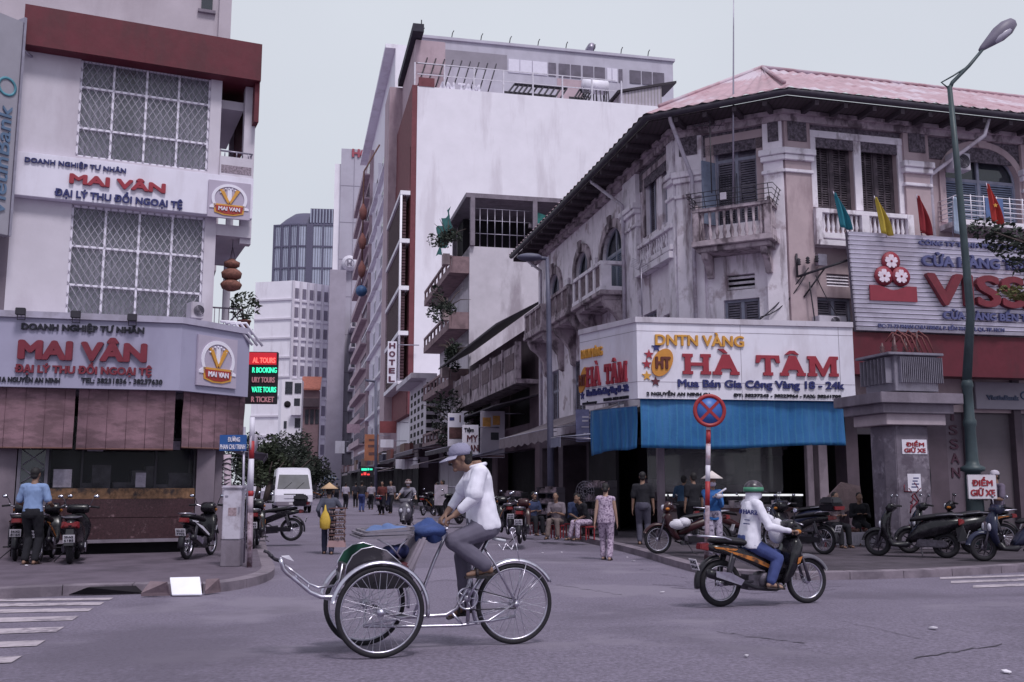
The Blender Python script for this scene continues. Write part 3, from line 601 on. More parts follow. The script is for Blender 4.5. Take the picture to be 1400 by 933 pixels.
def spandrel(F, u0, u1, z1, d, rev, m, par):      # fills the corners of a rectangular hole above an arch
    h = (u1-u0)/2; cu = (u0+u1)/2; zs = z1-h*.75; n = 10; b = MB()
    for sg in (-1, 1):
        pts = [(cu+sg*h, zs)]+[(cu+sg*h*math.cos(math.pi/2*k/n), zs+h*.75*math.sin(math.pi/2*k/n)) for k in range(1, n+1)]+[(cu+sg*h, z1)]
        b.fprism(F, pts, d-rev, d-.001)
    b.build('arch_spandrel', m, par)
# right facade
wA = FR.rect(1115, 189, 1167, 284); wB = FR.rect(1177, 196, 1227, 292); zwb = wA[2]; zwt = wA[3]
wA = (wA[0], wA[1], zwb, zwt); wB = (wB[0], wB[1], zwb, zwt)
wc = FR.rect(1291, 207, 1392, 300); wcz = FR.uz(1340, 203)[1]; wC2 = (wc[0], wc[1], wc[2]-.1, wcz)
wv = FR.rect(1130, 374, 1161, 391); wm = FR.rect(1118, 406, 1166, 446); wf = (8.6, 10.2, zwb, zwt)
b = MB(); holes = [wA, wB, wC2, wv, wm, wf]; wall_holes(b, FR, 0, LR, ZB0, ZE, holes, 0, .28); b.build('wall', PL2, CB)
for w in (wA, wB, wf): shutter_window(FR, w[0], w[1], w[2], w[3], -.26, CB, 2, .0, lm=SHUT, fm=SHUT, mull=1)
surround(FR, wA[0], wB[1], zwb, zwt, .2, .06, TRIM, CB)
b = MB(); b.fbox(FR, wA[1]+.001, wB[0]-.001, 0, .055, zwb, zwt); b.build('window_mullion', TRIM, CB)
arch_w = shutter_window(FR, wC2[0], wC2[1], wC2[2], wC2[3], -.2, CB, 2, .42, True, FRAMEP, LOUVB, 0, PANE); spandrel(FR, wC2[0], wC2[1], wC2[3], 0, .28, PL2, CB); surround(FR, wC2[0], wC2[1], wC2[2], wC2[3], .2, .07, PL2, CB, True)
bz1 = FR.uz(1118, 287, .1)[1]; bz0 = FR.uz(1118, 322, .1)[1]
bu0, bu1 = FR.U(1118, bz1, .1), FR.U(1236, bz1, .1); um = (bu0+bu1)/2
for a_, c_, e_, g_, h_ in ((um-.12, um+.12, .08, bz0+.001, bz1-.12), (bu0-.18, bu0+.02, 0, bz0-.3, bz1), (bu1-.02, bu1+.18, 0, bz0-.3, bz1)): MB().fbox(FR, a_, c_, e_, .29, g_, h_).build('pedestal', TRIM, CB)
balusters(FR, bu0+.05, bu1-.05, bz0+.05, bz1-.12, .07, CB, 18, TRIM)
b = MB(); b.fbox(FR, bu0-.12, bu1+.1, .0, .35, bz0-.32, bz0-.17); b.build('string_course', TRIM, CB)
# vent and mezzanine windows
def vent(F, w, d, par, n=4):
    o = MB().fbox(F, w[0], w[1], d-.16, d-.15, w[2], w[3]).build('vent', DARK, par); b = MB()
    for i in range(n): z = w[2]+(w[3]-w[2])*(i+.5)/n; b.hexa([F.P(w[0], d, z-.04), F.P(w[1], d, z-.04), F.P(w[1], d-.02, z-.05), F.P(w[0], d-.02, z-.05), F.P(w[0], d-.08, z+.04), F.P(w[1], d-.08, z+.04), F.P(w[1], d-.1, z+.03), F.P(w[0], d-.1, z+.03)])
    b.build('louver_slats', TRIM, o); return o
vent(FR, wv, -.02, CB); shutter_window(FR, wm[0], wm[1], wm[2], wm[3], -.2, CB, 2, 0, mull=0)
# pilasters
def pilaster(F, u0, u1, z0, z1, d, zc, zm_, par, m=TRIM, body=None):
    b = MB(); b.fbox(F, u0, u1, 0, d, z0, z1); b.build('pilaster', body or m, par); b = MB()
    b.fbox(F, u0-.1, u1+.1, .002, d+.14, zc, zc+.18); b.fbox(F, u0-.06, u1+.06, .002, d+.09, zc-.16, zc-.002); b.fbox(F, u0-.05, u1+.05, .002, d+.06, zm_, zm_+.1); b.build('capital', m, par, bevel=.015)
zcR = FR.uz(1090, 212, .2)[1]; zmR = FR.uz(1090, 236, .2)[1]
pA1 = FR.U(1112, 9, .15); pC0 = FC.U(1046, 9, .15); zT = ZE-1.0
pilaster(FR, -.02, pA1, ZB0, ZE-.2, .15, zcR, zmR, CB, TRIM, PL2); pilaster(FC, pC0, wC+.02, ZB0, ZE-.2, .15, zcR, zmR, CB, TRIM, PL)
pR0, pR1 = FR.U(1240, 9.5, .15), FR.U(1274, 9.5, .15); pilaster(FR, pR0, pR1, ZB0+2.0, ZE-.2, .15, zcR-.06, zmR-.1, CB, TRIM, PL2)
pilaster(FR, 7.9, 8.4, ZB0+2.0, ZE-.2, .15, zcR, zmR, CB, TRIM, PL2)
pC1 = FC.U(962, 8.5, .15); pilaster(FC, -.02, pC1, ZB0, ZE-.2, .15, zcR-.25, zmR-.35, CB, PL, PL)
# chamfered corner
dw = FC.rect(977, 199, 1035, 284, 0); dw = (dw[0], dw[1], dw[2]-.55, dw[3]); v1 = FC.rect(994, 377, 1032, 398); d1 = FC.rect(990, 411, 1039, 450); d1 = (d1[0], d1[1], ZB0, d1[3])
b = MB(); wall_holes(b, FC, 0, wC, ZB0, ZE, [dw, v1, d1], 0, .25); b.build('wall', PL, CB)
shutter_window(FC, dw[0], dw[1], dw[2], dw[3], -.22, CB, 2, .2, fm=FRAMEP, lm=LOUV, mull=0); surround(FC, dw[0], dw[1], dw[2], dw[3], .24, .05, PL2, CB)
s = MB(); so_ = FC.P(dw[0]-.02, 0, 0); FSH = Frame((so_.x, so_.y), -29+62); FSH.u = -FSH.u; s.fbox(FSH, -.02, .5, -.0, .05, dw[2], dw[3]-.55); s.build('open_shutter', LOUVB, CB)
b = MB()
for i in range(7): u = dw[0]+.1+(dw[1]-dw[0]-.2)*i/6*.5; b.tube([FC.P(u, -.1, dw[2]), FC.P(u, -.1, dw[2]+1.5)], .012, 5)
b.build('window_grille', BLKMETAL, CB)
vent(FC, v1, -.05, CB, 3); shutter_window(FC, d1[0], d1[1], d1[2], d1[3], -.2, CB, 2, 0, mull=0)
# corner balcony
cd = .95; cz1 = FC.uz(1000, 285, cd)[1]; cz0 = FC.uz(1000, 325, cd)[1]; cu0, cu1 = FC.U(950, cz1, cd*.8), FC.U(1058, cz1, cd*.5)
b = MB(); b.fbox(FC, cu0-.05, cu1+.05, .0, cd+.06, cz0-.16, cz0); b.fbox(FC, cu0+.06, cu1-.06, .0, cd-.08, cz0-.3, cz0-.162)
for u in (cu0+.16, cu1-.34):
    b.fprism(FC, [(u, cz0-.3), (u+.18, cz0-.3), (u+.18, cz0-.95), (u, cz0-.95)], .155, .32); b.prism([FC.P(u, .32, cz0-.302), FC.P(u, cd-.12, cz0-.302), FC.P(u, cd-.2, cz0-.48), FC.P(u, .5, cz0-.62), FC.P(u, .32, cz0-.9)], FC.u*.18)
bc = b.build('balcony', DTRIM, CB, bevel=.015)
b = MB()
for u in (cu0-.02, cu1-.16): b.fbox(FC, u, u+.18, cd-.16, cd+.02, cz0+.002, cz1)
b.fbox(FC, cu0-.03, cu1+.03, cd-.17, cd+.03, cz1+.002, cz1+.1)
for u in (cu0-.02, cu1-.14): b.fbox(FC, u, u+.16, .16, cd-.17, cz1+.002, cz1+.1); b.fbox(FC, u+.02, u+.12, .16, cd-.17, cz0+.002, cz0+.25)
b.build('parapet', DTRIM, bc, bevel=.01)
b = MB()
for i in range(9): b.lathe([(.05, 0), (.03, .06), (.065, .2), (.03, .38), (.05, cz1-cz0-.01)], M.Translation(FC.P(cu0+.26+(cu1-cu0-.52)*i/8, cd-.08, cz0+.005)), 8)
for i in range(4):
    for u in (cu0+.06, cu1-.06): b.lathe([(.05, 0), (.03, .06), (.065, .2), (.03, .38), (.05, cz1-cz0-.01)], M.Translation(FC.P(u, .3+.16*i, cz0+.26)), 6)
b.build('baluster_row', DTRIM, bc)
b = MB()
for k in range(4): z = cz1+.14+.13*k; o_ = .05+.03*k; b.tube([FC.P(cu0-o_, .2, z), FC.P(cu0-o_, cd+o_, z), FC.P(cu1+o_, cd+o_, z), FC.P(cu1+o_, .2, z)], .012, 5)
for k in range(7): u = cu0+(cu1-cu0)*k/6; b.tube([FC.P(u, cd-.05, cz1+.1), FC.P(u, cd+.14, cz1+.54)], .012, 5)
for u in (cu0, cu1):
    for q in (.3, .6): b.tube([FC.P(u, q, cz1+.1), FC.P(u+(.14 if u == cu1 else -.14), q, cz1+.54)], .012, 5)
b.build('railing', BLKMETAL, bc)
b = MB(); b.fbox(FC, cu0+.85, cu0+1.02, cd+.12, cd+.16, cz1+.24, cz1+.44); b.build('wall_lamp', mat('pale_box', (.45, .42, .45), .5), bc)
# street facade
def TU(px, z=9.5): return FT.U(px, z)
zW0, zW1 = FT.uz(886, 322)[1], FT.uz(886, 243)[1]
t1 = (TU(884), TU(898), zW0, zW1); t2 = (TU(906), TU(924), zW0, zW1)
arcs = []
for xa, xb, pt, pb in ((824, 853, 275, 345), (788, 806, 306, 366), (751, 767, 338, 395)):
    u0, u1 = TU(xa), TU(xb); um = (u0+u1)/2; arcs.append((u0, u1, 8.0, 10.55))
mz = []
for xa, xb in ((752, 764), (783, 800), (826, 854)): mz.append((TU(xa, 6), TU(xb, 6), 4.2, 6.35))
mv = [(TU(880, 6.5), TU(898, 6.5), 4.4, 6.9), (TU(907, 6.5), TU(921, 6.5), 6.0, 6.6), (TU(905, 5.5), TU(925, 5.5), 4.2, 5.4)]
g_ = [(u, u+2.6, .2, 3.3) for u in (.6, 4.2, 7.8)]
b = MB(); wall_holes(b, FT, 0, LT, ZB0, ZE, [t1, t2]+arcs+mz+mv, 0, .28); b.build('wall', PL, CB)
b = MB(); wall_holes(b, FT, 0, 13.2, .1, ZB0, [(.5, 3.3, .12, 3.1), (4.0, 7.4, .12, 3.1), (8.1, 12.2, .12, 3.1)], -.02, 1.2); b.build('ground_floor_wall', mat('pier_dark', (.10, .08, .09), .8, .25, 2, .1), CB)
for w in (t1, t2): shutter_window(FT, *w, -.2, CB, 2, 0, lm=LOUV, fm=FRAMEP, mull=0)
for i, w in enumerate(arcs):
    shutter_window(FT, *w, -.2, CB, 2, .34, True, FRAMEP, LOUVB if i == 0 else LOUV, 0, PANE); spandrel(FT, w[0], w[1], w[3], 0, .28, PL, CB); surround(FT, *w, .32, .09, DTRIM, CB, True)
for w in mz: shutter_window(FT, *w, -.2, CB, 2, .4, mull=1)
shutter_window(FT, *mv[0], -.2, CB, 2, .3); vent(FT, mv[1], -.02, CB, 3); shutter_window(FT, *mv[2], -.2, CB, 2, 0)
surround(FT, t1[0], t2[1], zW0, zW1, .2, .06, DTRIM, CB)
zb = FT.uz(880, 338, .1)[1]; balusters(FT, TU(881, zb), TU(926, zb), zb-.55, zb-.05, .05, CB, 14, TRIM)
b = MB(); b.fbox(FT, TU(879, zb), LT-.1, 0, .3, zb-.95, zb-.75); b.build('string_course', TRIM, CB)
for xa, xb in ((858, 876), (931, 934)):
    u0, u1 = TU(xa), min(TU(xb), LT+.01) if xb < 930 else LT; u0 = LT-.5 if xb > 930 else u0; pilaster(FT, u0, u1, ZB0, ZE-.2, .16, zcR-.2, zmR-.3, CB, TRIM, TRIM)
for k in range(1, 3):
    um = (arcs[k-1][0]+arcs[k][1])/2; b = MB()
    for z in (8.5, 9.0, 9.5): b.fbox(FT, um-.3, um+.3, 0, .12, z, z+.4)
    b.build('rusticated_block', TRIM, CB, bevel=.02)
# three bracketed balconies
for i, (xa, xb, pm) in enumerate(((794, 855, 388), (754, 791, 410), (719, 748, 430))):
    dd = 1.0; z1 = 8.95; zs = 7.95; u0, u1 = FT.U(xa, z1, dd if i else dd), FT.U(xb, z1, 0 if i == 0 else dd)
    w = arcs[i]; uc = (w[0]+w[1])/2; hw = (w[1]-w[0])/2+.55; u0, u1 = uc-hw, uc+hw
    b = MB(); b.fbox(FT, u0-.06, u1+.06, 0, dd+.06, zs-.15, zs); b.fbox(FT, u0+.1, u1-.1, 0, dd-.1, zs-.3, zs-.152)
    for u in (u0+.12, u1-.42): b.prism([FT.P(u, .0, zs-.302), FT.P(u, dd-.1, zs-.302), FT.P(u, dd-.22, zs-.55), FT.P(u, .5, zs-.75), FT.P(u, .25, zs-1.1), FT.P(u, .16, zs-1.7), FT.P(u, 0, zs-1.8)], FT.u*.3)
    bl = b.build('balcony', DTRIM, CB, bevel=.015); b = MB()
    def par_run(P, L):
        nb = max(1, round(L/1.0)); s = L/nb
        for k in range(nb+1): a = min(max(k*s-.1, 0), L-.2); b.hexa([P(a, -.0, zs+.002), P(a+.2, -.0, zs+.002), P(a+.2, .16, zs+.002), P(a, .16, zs+.002), P(a, 0, z1-.12), P(a+.2, 0, z1-.12), P(a+.2, .16, z1-.12), P(a, .16, z1-.12)])
        for za, zb_ in ((z1-.118, z1), (zs+.003, zs+.14)): b.hexa([P(0, -.03, za), P(L, -.03, za), P(L, .19, za), P(0, .19, za), P(0, -.03, zb_), P(L, -.03, zb_), P(L, .19, zb_), P(0, .19, zb_)])
    par_run(lambda a, q, z: FT.P(u0+a, dd-q, z), u1-u0); par_run(lambda a, q, z: FT.P(u1-.003-q, dd-.162-a, z), dd-.17); par_run(lambda a, q, z: FT.P(u0+.003+q, dd-.162-a, z), dd-.17)
    b.build('parapet', TRIM if i == 0 else DTRIM, bl)
    b = MB(); nb = max(1, round((u1-u0)/1.0)); s = (u1-u0)/nb
    for k in range(nb):
        c = u0+(k+.5)*s
        for q in (-1, 1): b.tube([FT.P(c+q*.02, dd-.08, (zs+z1)/2+.3), FT.P(c+q*(s*.34), dd-.08, (zs+z1)/2+.0), FT.P(c+q*.02, dd-.08, (zs+z1)/2-.3)], .035, 5)
        m = M.Translation(FT.P(c, dd-.08, (zs+z1)/2)) @ M(((FT.u.x, 0, FT.n.x, 0), (FT.u.y, 0, FT.n.y, 0), (0, 1, 0, 0), (0, 0, 0, 1))); b.lathe([(.2, -.03), (.2, .03), (.14, .03), (.14, -.03)], m, 12, True)
    b.fbox(FT, u0+.2, u1-.2, dd-.06, dd-.05, zs+.14, z1-.12); b.build('carved_panel', mat('carved_panel', (.19, .15, .15), .9, .4, 7, .6), bl)
# frieze, eaves, gutter, roof
b = MB(); zf = ZE-.95
for F, a, c in ((FR, pA1+.05, pR0-.05), (FR, pR1+.05, 7.9), (FC, pC1+.03, pC0-.03), (FT, TU(876)+.1, LT-.55)):
    b.fbox(F, a, c, 0, .05, zf, ZE-.1)
for F, a, c in ((FR, .02, pA1-.1), (FR, pR0+.1, pR1-.1), (FC, .05, pC1-.1), (FC, pC0+.1, wC-.05)): b.fbox(F, a+.06, c-.02, .152, .18, zcR+.42, ZE-.25)
b.build('frieze', FRIEZE, CB)
OV = 1.15; UEND = FT.U(699, 12.2, 1.15)
def off(d):                                     # plan of the building pushed out by d
    def isect(F1, F2):
        p1, p2 = F1.P(0, d, 0), F2.P(0, d, 0); den = F1.u.x*F2.u.y-F1.u.y*F2.u.x; w = p2-p1; t = (w.x*F2.u.y-w.y*F2.u.x)/den; return p1+F1.u*t
    return [FT.P(UEND, d, 0), isect(FT, FC), isect(FC, FR), FR.P(LR+6, d, 0)]
def band(name, d0, d1, z0, z1, m, par=CB):
    a, c = off(d0), off(d1); b = MB()
    for i in range(3): b.add([V((p.x, p.y, z)) for z in (z0, z1) for p in (a[i], a[i+1], c[i+1], c[i])], [(3, 2, 1, 0), (4, 5, 6, 7), (0, 1, 5, 4), (1, 2, 6, 5), (2, 3, 7, 6), (3, 0, 4, 7)])
    return b.build(name, m, par)
band('cornice', .0, .2, ZE-.3, ZE-.12, DTRIM); band('cornice', .0, .34, ZE-.118, ZE-.02, DTRIM); band('soffit', -.1, OV-.1, ZE, ZE+.06, SOFF)
gp = off(OV); b = MB()
pts = []
for i in range(3):
    n_ = 12
    for k in range(n_): pts.append(gp[i].lerp(gp[i+1], k/n_)+V((0, 0, ZE+.14)))
b.tube(pts, .11, 8); b.build('gutter', mat('dark_gutter', (.05, .045, .055), .55, .3, 4), CB)
b = MB()
for F, u0, u1, st in ((FT, UEND+.2, LT, .9), (FR, .4, LR, .9), (FC, .3, wC-.2, .85)):
    u = u0
    while u < u1: MB().fbox(F, u, u+.12, .36, OV-.05, ZE-.14, ZE-.003).build('rafter_end', mat('rafter_wood', (.055, .045, .05), .85, .2, 5), CB); u += st
zr = FR.uz(1045, 94, -4.6)[1]; r0 = off(OV+.12); rg0 = FR.P(FR.U(1042, zr, -4.6), -4.6, zr); rg1 = FR.P(LR+6, -4.6, zr); rgt = FT.P(UEND, -4.2, zr-.2)
E_ = [p+V((0, 0, ZE+.2)) for p in r0]
def corr(mb, a, b_, c, d, n):                   # corrugated strip: eave a-b, ridge d-c
    vs = []; nrm = (b_-a).cross(d-a).normalized(); m = 10
    if nrm.z < 0: nrm = -nrm
    for i in range(n+1):
        t = i/n; h = nrm*(.028*math.sin(i*math.pi/2))
        for k in range(m+1): s_ = k/m; vs.append((a.lerp(b_, t)).lerp(d.lerp(c, t), s_)+h)
    mb.add(vs, [(i*(m+1)+k, (i+1)*(m+1)+k, (i+1)*(m+1)+k+1, i*(m+1)+k+1) for i in range(n) for k in range(m)], True)
b = MB(); corr(b, E_[0], E_[1], rg0, rgt, 160); corr(b, E_[1], E_[2], rg0+V((.02, .02, 0)), rg0, 40); corr(b, E_[2], E_[3], rg1, rg0, 170); rf = b.build('roof', ROOF, CB)
b = MB(); b.tube([rg0+V((0, 0, .04)), rg1+V((0, 0, .04))], .07, 8); b.tube([rg0+V((0, 0, .05)), E_[2].lerp(rg0, .12)+V((0, 0, .06))], .06, 8); b.tube([rg0+V((0, 0, .05)), E_[1].lerp(rg0, .12)+V((0, 0, .06))], .06, 8); b.build('ridge_cap', ROOF, rf)
bk = MB(); ip = off(-.9); bk.prism([V((p.x, p.y, .1)) for p in [ip[0], ip[1], ip[2], ip[3]]]+[FR.P(LR+6, -9, .1), FT.P(0, -9, .1)], (0, 0, .002))
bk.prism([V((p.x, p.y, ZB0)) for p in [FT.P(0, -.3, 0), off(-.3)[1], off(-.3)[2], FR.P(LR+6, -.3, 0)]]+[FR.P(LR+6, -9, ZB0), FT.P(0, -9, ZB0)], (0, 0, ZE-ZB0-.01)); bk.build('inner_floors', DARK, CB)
# downpipes
PIPE = mat('downpipe', (.45, .42, .45), .5, .12, 5, 0, stain=(.25, .2, .2), stain_amt=.6, stain_scale=3)
b = MB(); r = .06
for F, px, z1, du in ((FT, 853, ZE-1.1, -1.0), (FT, 740, ZE-.95, -1.0)):
    u = F.U(px, 8, .25); MB().tube([F.P(u+du, OV-.1, ZE+.1), F.P(u+du, OV-.12, ZE-.02), F.P(u, .26, z1), F.P(u, .25, z1-.25), F.P(u, .25, 3.6)], r, 8).build('downpipe', PIPE, CB)
u = FC.U(949, 8, .3); MB().tube([FC.P(u-.35, OV-.05, ZE+.1), FC.P(u-.35, OV-.1, ZE-.05), FC.P(u, .3, zcR-.3), FC.P(u, .3, zcR-.6), FC.P(u, .3, 3.6)], r, 8).build('downpipe', PIPE, CB)
u = FR.U(1276, 9, .12); b.tube([FR.P(u+1.4, OV-.15, ZE+.05), FR.P(u+1.3, .9, ZE-.45), FR.P(u+.02, .13, zcR-.2), FR.P(u, .12, zcR-.5), FR.P(u, .12, 5.2)], r, 8)
b.build('downpipe', PIPE, CB)
# right facade balcony with white rail
z0 = FR.uz(1310, 300, .8)[1]; u0 = wC2[0]-.25; b = MB(); b.fbox(FR, u0, wC2[1]+.25, 0, .85, z0-.15, z0); bb = b.build('balcony', TRIM, CB); b = MB()
for k in range(5): b.tube([FR.P(u0, .0, z0+.15+.14*k), FR.P(u0, .82, z0+.15+.14*k), FR.P(wC2[1]+.25, .82, z0+.15+.14*k)], .014, 5)
for k in range(8): u = u0+(wC2[1]+.25-u0)*k/7; b.tube([FR.P(u, .82, z0), FR.P(u, .82, z0+.75)], .016, 5)
b.build('railing', WHITE2, bb)
b = MB(); b.fbox(FR, u0+.9, u0+1.5, .84, .86, z0+.1, z0+.68); b.build('hanging_cloth', mat('blue_cloth', (.10, .16, .28), .9, .2, 5), bb)
# air conditioners on this facade
aircon(FR, 1303, 208, 1327, 231, .5, 'air conditioner under the eaves beside the arched blue window', .35)
aircon(FR, 1120, 431, 1158, 447, .55, 'air conditioner resting on the white sign with slab red lettering', .35)
# ---------------------------------------------------------------- jeweller's sign, tarps, shop under it
z_ = atd(872, 545, 24.9); FH = Frame((z_.x, z_.y), 8.5); zh0 = z_.z; zh1 = FH.uz(872, 441, 0)[1]; uH = FH.U(1168, 4.5, 0)
q = ray(793, 500); FHL = None
pl_ = atd(793, 520, 27.1); FHL = frame2((pl_.x, pl_.y), (z_.x, z_.y)); lH = (V((pl_.x, pl_.y))-V((z_.x, z_.y))).length
t = thing('sign_board', 'white wraparound shop sign with big red slab letters above the blue tarpaulins', 'sign', FH.P(uH/2, -.2, zh0))
def hplan(o_, z0, z1, back): return MB().prism([V((p.x, p.y, z0)) for p in [FHL.P(0, o_, 0), FHL.P(lH+o_*.35, o_, 0), FH.P(uH, o_, 0), FH.P(uH, -back, 0), FH.P(0, -back, 0)+FHL.n*-.0, FHL.P(0, -back, 0)]], (0, 0, z1-z0))
hplan(0, zh0, zh1, .35).build('board', WSIGN, t); hplan(.05, zh1+.002, zh1+.14, .4).build('coping', mat('coping_white', (.55, .52, .54), .6, .1, 2, stain=(.25, .22, .22), stain_amt=.5, stain_scale=2, streak=.3), t)
b = MB()
for z in (zh0+.42, zh1-.22): b.fbox(FH, 0, uH, 0, .004, z, z+.012); b.fbox(FHL, 0, lH, 0, .004, z, z+.012)
for u in (uH*.47, uH*.93): b.fbox(FH, u, u+.012, 0, .0035, zh0, zh1)
b.build('panel_joints', mat('joint_grey', (.3, .28, .3), .7), t)
def P_(s): return s
SLAB = {'H': [[(0, 0), (.36, 0), (.36, .16), (.28, .16), (.28, .42), (.72, .42), (.72, .16), (.64, .16), (.64, 0), (1, 0), (1, .16), (.92, .16), (.92, .84), (1, .84), (1, 1), (.64, 1), (.64, .84), (.72, .84), (.72, .58), (.28, .58), (.28, .84), (.36, .84), (.36, 1), (0, 1), (0, .84), (.08, .84), (.08, .16), (0, .16)]],
 'T': [[(.3, 0), (.7, 0), (.7, .16), (.61, .16), (.61, .84), (.78, .84), (.86, .62), (1, .62), (.97, 1), (.03, 1), (0, .62), (.14, .62), (.22, .84), (.39, .84), (.39, .16), (.3, .16)]],
 'A': [[(0, 0), (.34, 0), (.34, .16), (.28, .16), (.33, .3), (.67, .3), (.72, .16), (.66, .16), (.66, 0), (1, 0), (1, .16), (.93, .16), (.63, 1), (.37, 1), (.07, .16), (0, .16)]],
 'M': [[(0, 0), (.3, 0), (.3, .16), (.24, .16), (.24, .66), (.46, 0), (.54, 0), (.76, .66), (.76, .16), (.7, .16), (.7, 0), (1, 0), (1, .16), (.94, .16), (.94, .84), (1, .84), (1, 1), (.73, 1), (.5, .34), (.27, 1), (0, 1), (0, .84), (.06, .84), (.06, .16), (0, .16)]]}
def slab(b, F, s, x0, x1, yb, yt, d, widths, th=.05):
    u0, z0 = F.uz(x0, yb, d); z1 = F.uz(x0, yt, d)[1]; u1 = F.U(x1, (z0+z1)/2, d); tot = sum(w for _, w in widths); u = u0; h = z1-z0
    for ch, w in widths:
        wu = (u1-u0)*w/tot
        if ch in SLAB:
            for p in SLAB[ch]: b.fprism(F, [(u+a*wu*.94, z0+c*h) for a, c in p], d, d+th)
        elif ch == '`': b.fprism(F, [(u-wu*.62, z0+h*1.2), (u-wu*.42, z0+h*1.2), (u-wu*.32, z0+h*1.05), (u-wu*.42, z0+h*1.05)], d, d+th)
        elif ch == '^': b.fprism(F, [(u-.8*.0-wu*.9, z0+h*1.05), (u-wu*.7, z0+h*1.05), (u-wu*.5, z0+h*1.13), (u-wu*.3, z0+h*1.05), (u-wu*.1, z0+h*1.05), (u-wu*.4, z0+h*1.22), (u-wu*.6, z0+h*1.22)], d, d+th)
        if ch in '`^': u -= wu; 
        u += wu
def hatam(F, X, sc_=1):
    b = MB()
    u0, z0 = F.uz(X['w'][0], X['w'][2], .002); z1 = F.uz(X['w'][0], X['w'][3], .002)[1]; u1 = F.U(X['w'][1], (z0+z1)/2, .002); h = z1-z0; L_ = u1-u0
    for ch, a, w in (('H', 0, .178), ('A', .19, .168), ('T', .465, .155), ('A', .62, .165), ('M', .8, .2)):
        for p in SLAB[ch]: b.fprism(F, [(u0+L_*(a+w*x), z0+y*h) for x, y in p], .002, .06)
    b.fprism(F, [(u0+L_*q, z0+y*h) for q, y in ((.225, 1.27), (.26, 1.27), (.287, 1.06), (.262, 1.06))], .002, .06)
    b.fprism(F, [(u0+L_*q, z0+y*h) for q, y in ((.655, 1.06), (.682, 1.06), (.7, 1.13), (.718, 1.06), (.745, 1.06), (.715, 1.25), (.685, 1.25))], .002, .06)
    b.build('lettering', RED, t); b = MB(); text(b, F, 'DNTN VÀNG', *X['g'], .002, .04, .012); b.build('lettering', GOLD, t)
    b = MB(); text(b, F, 'Mua Bán Gia Công Vàng 18 - 24k', *X['n'], .002, .03, .012); b.build('lettering', NAVY, t)
    b = MB(); text(b, F, '2 NGUYỄN AN NINH Q1', *X['a1'], .002, .02, .006); text(b, F, 'ĐT: 38237243 - 38223964 - FAX: 38241709', *X['a2'], .002, .02, .006); b.build('lettering', BLACK, t)
    cu, cz = F.uz(*X['oc'], .0); w, hh = X['os']; tl = R(28); pts = []
    for k in range(28): a = 2*math.pi*k/28; x, y = hh*math.cos(a), w*math.sin(a); pts.append((cu+(y*math.cos(tl)*1.0+x*math.sin(tl))*X['k'], cz+x*math.cos(tl)-y*math.sin(tl)))
    MB().fprism(F, pts, .002, .05).build('oval_emblem', mat('emblem_orange', (.55, .24, .04), .5, .1, 5), t); b = MB(); textu(b, F, 'HT', cu-.17*X['k'], cu+.19*X['k'], cz-.15, cz+.15, .052, .02, .022); b.build('lettering', mat('dark_red_letter', (.12, .03, .02), .5), t)
    for i, (dx, dy, cm) in enumerate(X['st']):
        su, sz = F.uz(dx, dy); b = MB(); b.fprism(F, [(su+(.13 if k % 2 == 0 else .055)*math.sin(math.pi*k/5)*X['k'], sz+(.13 if k % 2 == 0 else .055)*math.cos(math.pi*k/5)) for k in range(10)], .002, .03); b.build('star', cm, t)
DR = mat('star_brown', (.10, .02, .03), .5)
hatam(FH, dict(w=(933, 1145, 512, 484), g=(896, 1016, 472, 457), n=(927, 1153, 529, 518.5), a1=(884, 970, 540.5, 536), a2=(1003, 1149, 542.5, 538.2), oc=(905, 496), os=(.25, .38), k=1, st=((897, 475, NAVY), (887, 485, RED), (884, 498, RED), (884, 514, GOLD), (896, 522, DR))))
hatam(FHL, dict(w=(803, 858, 530, 503), g=(796, 824, 491, 479), n=(803, 860, 542, 533), a1=(797, 816, 554, 551), a2=(826, 860, 549, 545), oc=(798.5, 520), os=(.17, .38), k=.8, st=((797, 541, NAVY),)))
# blue tarpaulins
def tarp(F, x0, x1, yt, yb, yb2, d, lab, seed, fold):
    zt = F.uz(x0, yt, d)[1]; u0, zb_ = F.uz(x0, yb, d); u1 = F.U(x1, zb_, d); zb2 = F.uz(x1, yb2, d)[1]
    s = thing('tarpaulin', lab, 'tarpaulin', F.P((u0+u1)/2, d, zt), 0, 'blue tarpaulins of the jeweller'); b = MB(); rg = random.Random(seed); n, m = 60, 12; vs = []
    cr = sorted(rg.random() for _ in range(9))
    for i in range(n+1):
        t_ = i/n; w = .004*math.sin(i*1.9+seed)+.03*math.sin(i*.5+seed)+sum(-.05*math.exp(-((t_-c)/.008)**2) for c in cr)
        zb_i = zb_+(zb2-zb_)*t_+.03*math.sin(t_*7+seed)
        for k in range(m+1): q = k/m; vs.append(F.P(u0+(u1-u0)*t_, d+w*(.3+.7*q)+.03*math.sin(q*3+t_*4), zt+(zb_i-zt)*q))
    b.add(vs, [(i*(m+1)+k, (i+1)*(m+1)+k, (i+1)*(m+1)+k+1, i*(m+1)+k+1) for i in range(n) for k in range(m)], True)
    o = b.build('sheet', mat('blue_tarp', (.025, .135, .30), .5, .16, 2.5, .35, stain=(.05, .19, .38), stain_amt=.6, stain_scale=2, streak=.25, bscale=14, wave=('X', 1.7, (.035, .165, .345), .82, 2.0)), s); so2 = o.modifiers.new('t', 'SOLIDIFY'); so2.thickness = .006
    b = MB(); b.tube([F.P(u0, d-.03, zt+.0), F.P(u1, d-.03, zt)], .02, 6); b.build('rail', METAL, s)
tarp(FH, 876, 1156, 545, 614, 610, -.12, 'wide bright blue tarpaulin hanging under the front of the white sign', 2, 0)
tarp(FHL, 808, 871, 562, 622, 612, -.12, 'narrow blue tarpaulin hanging under the angled left end of the white sign', 5, 0)
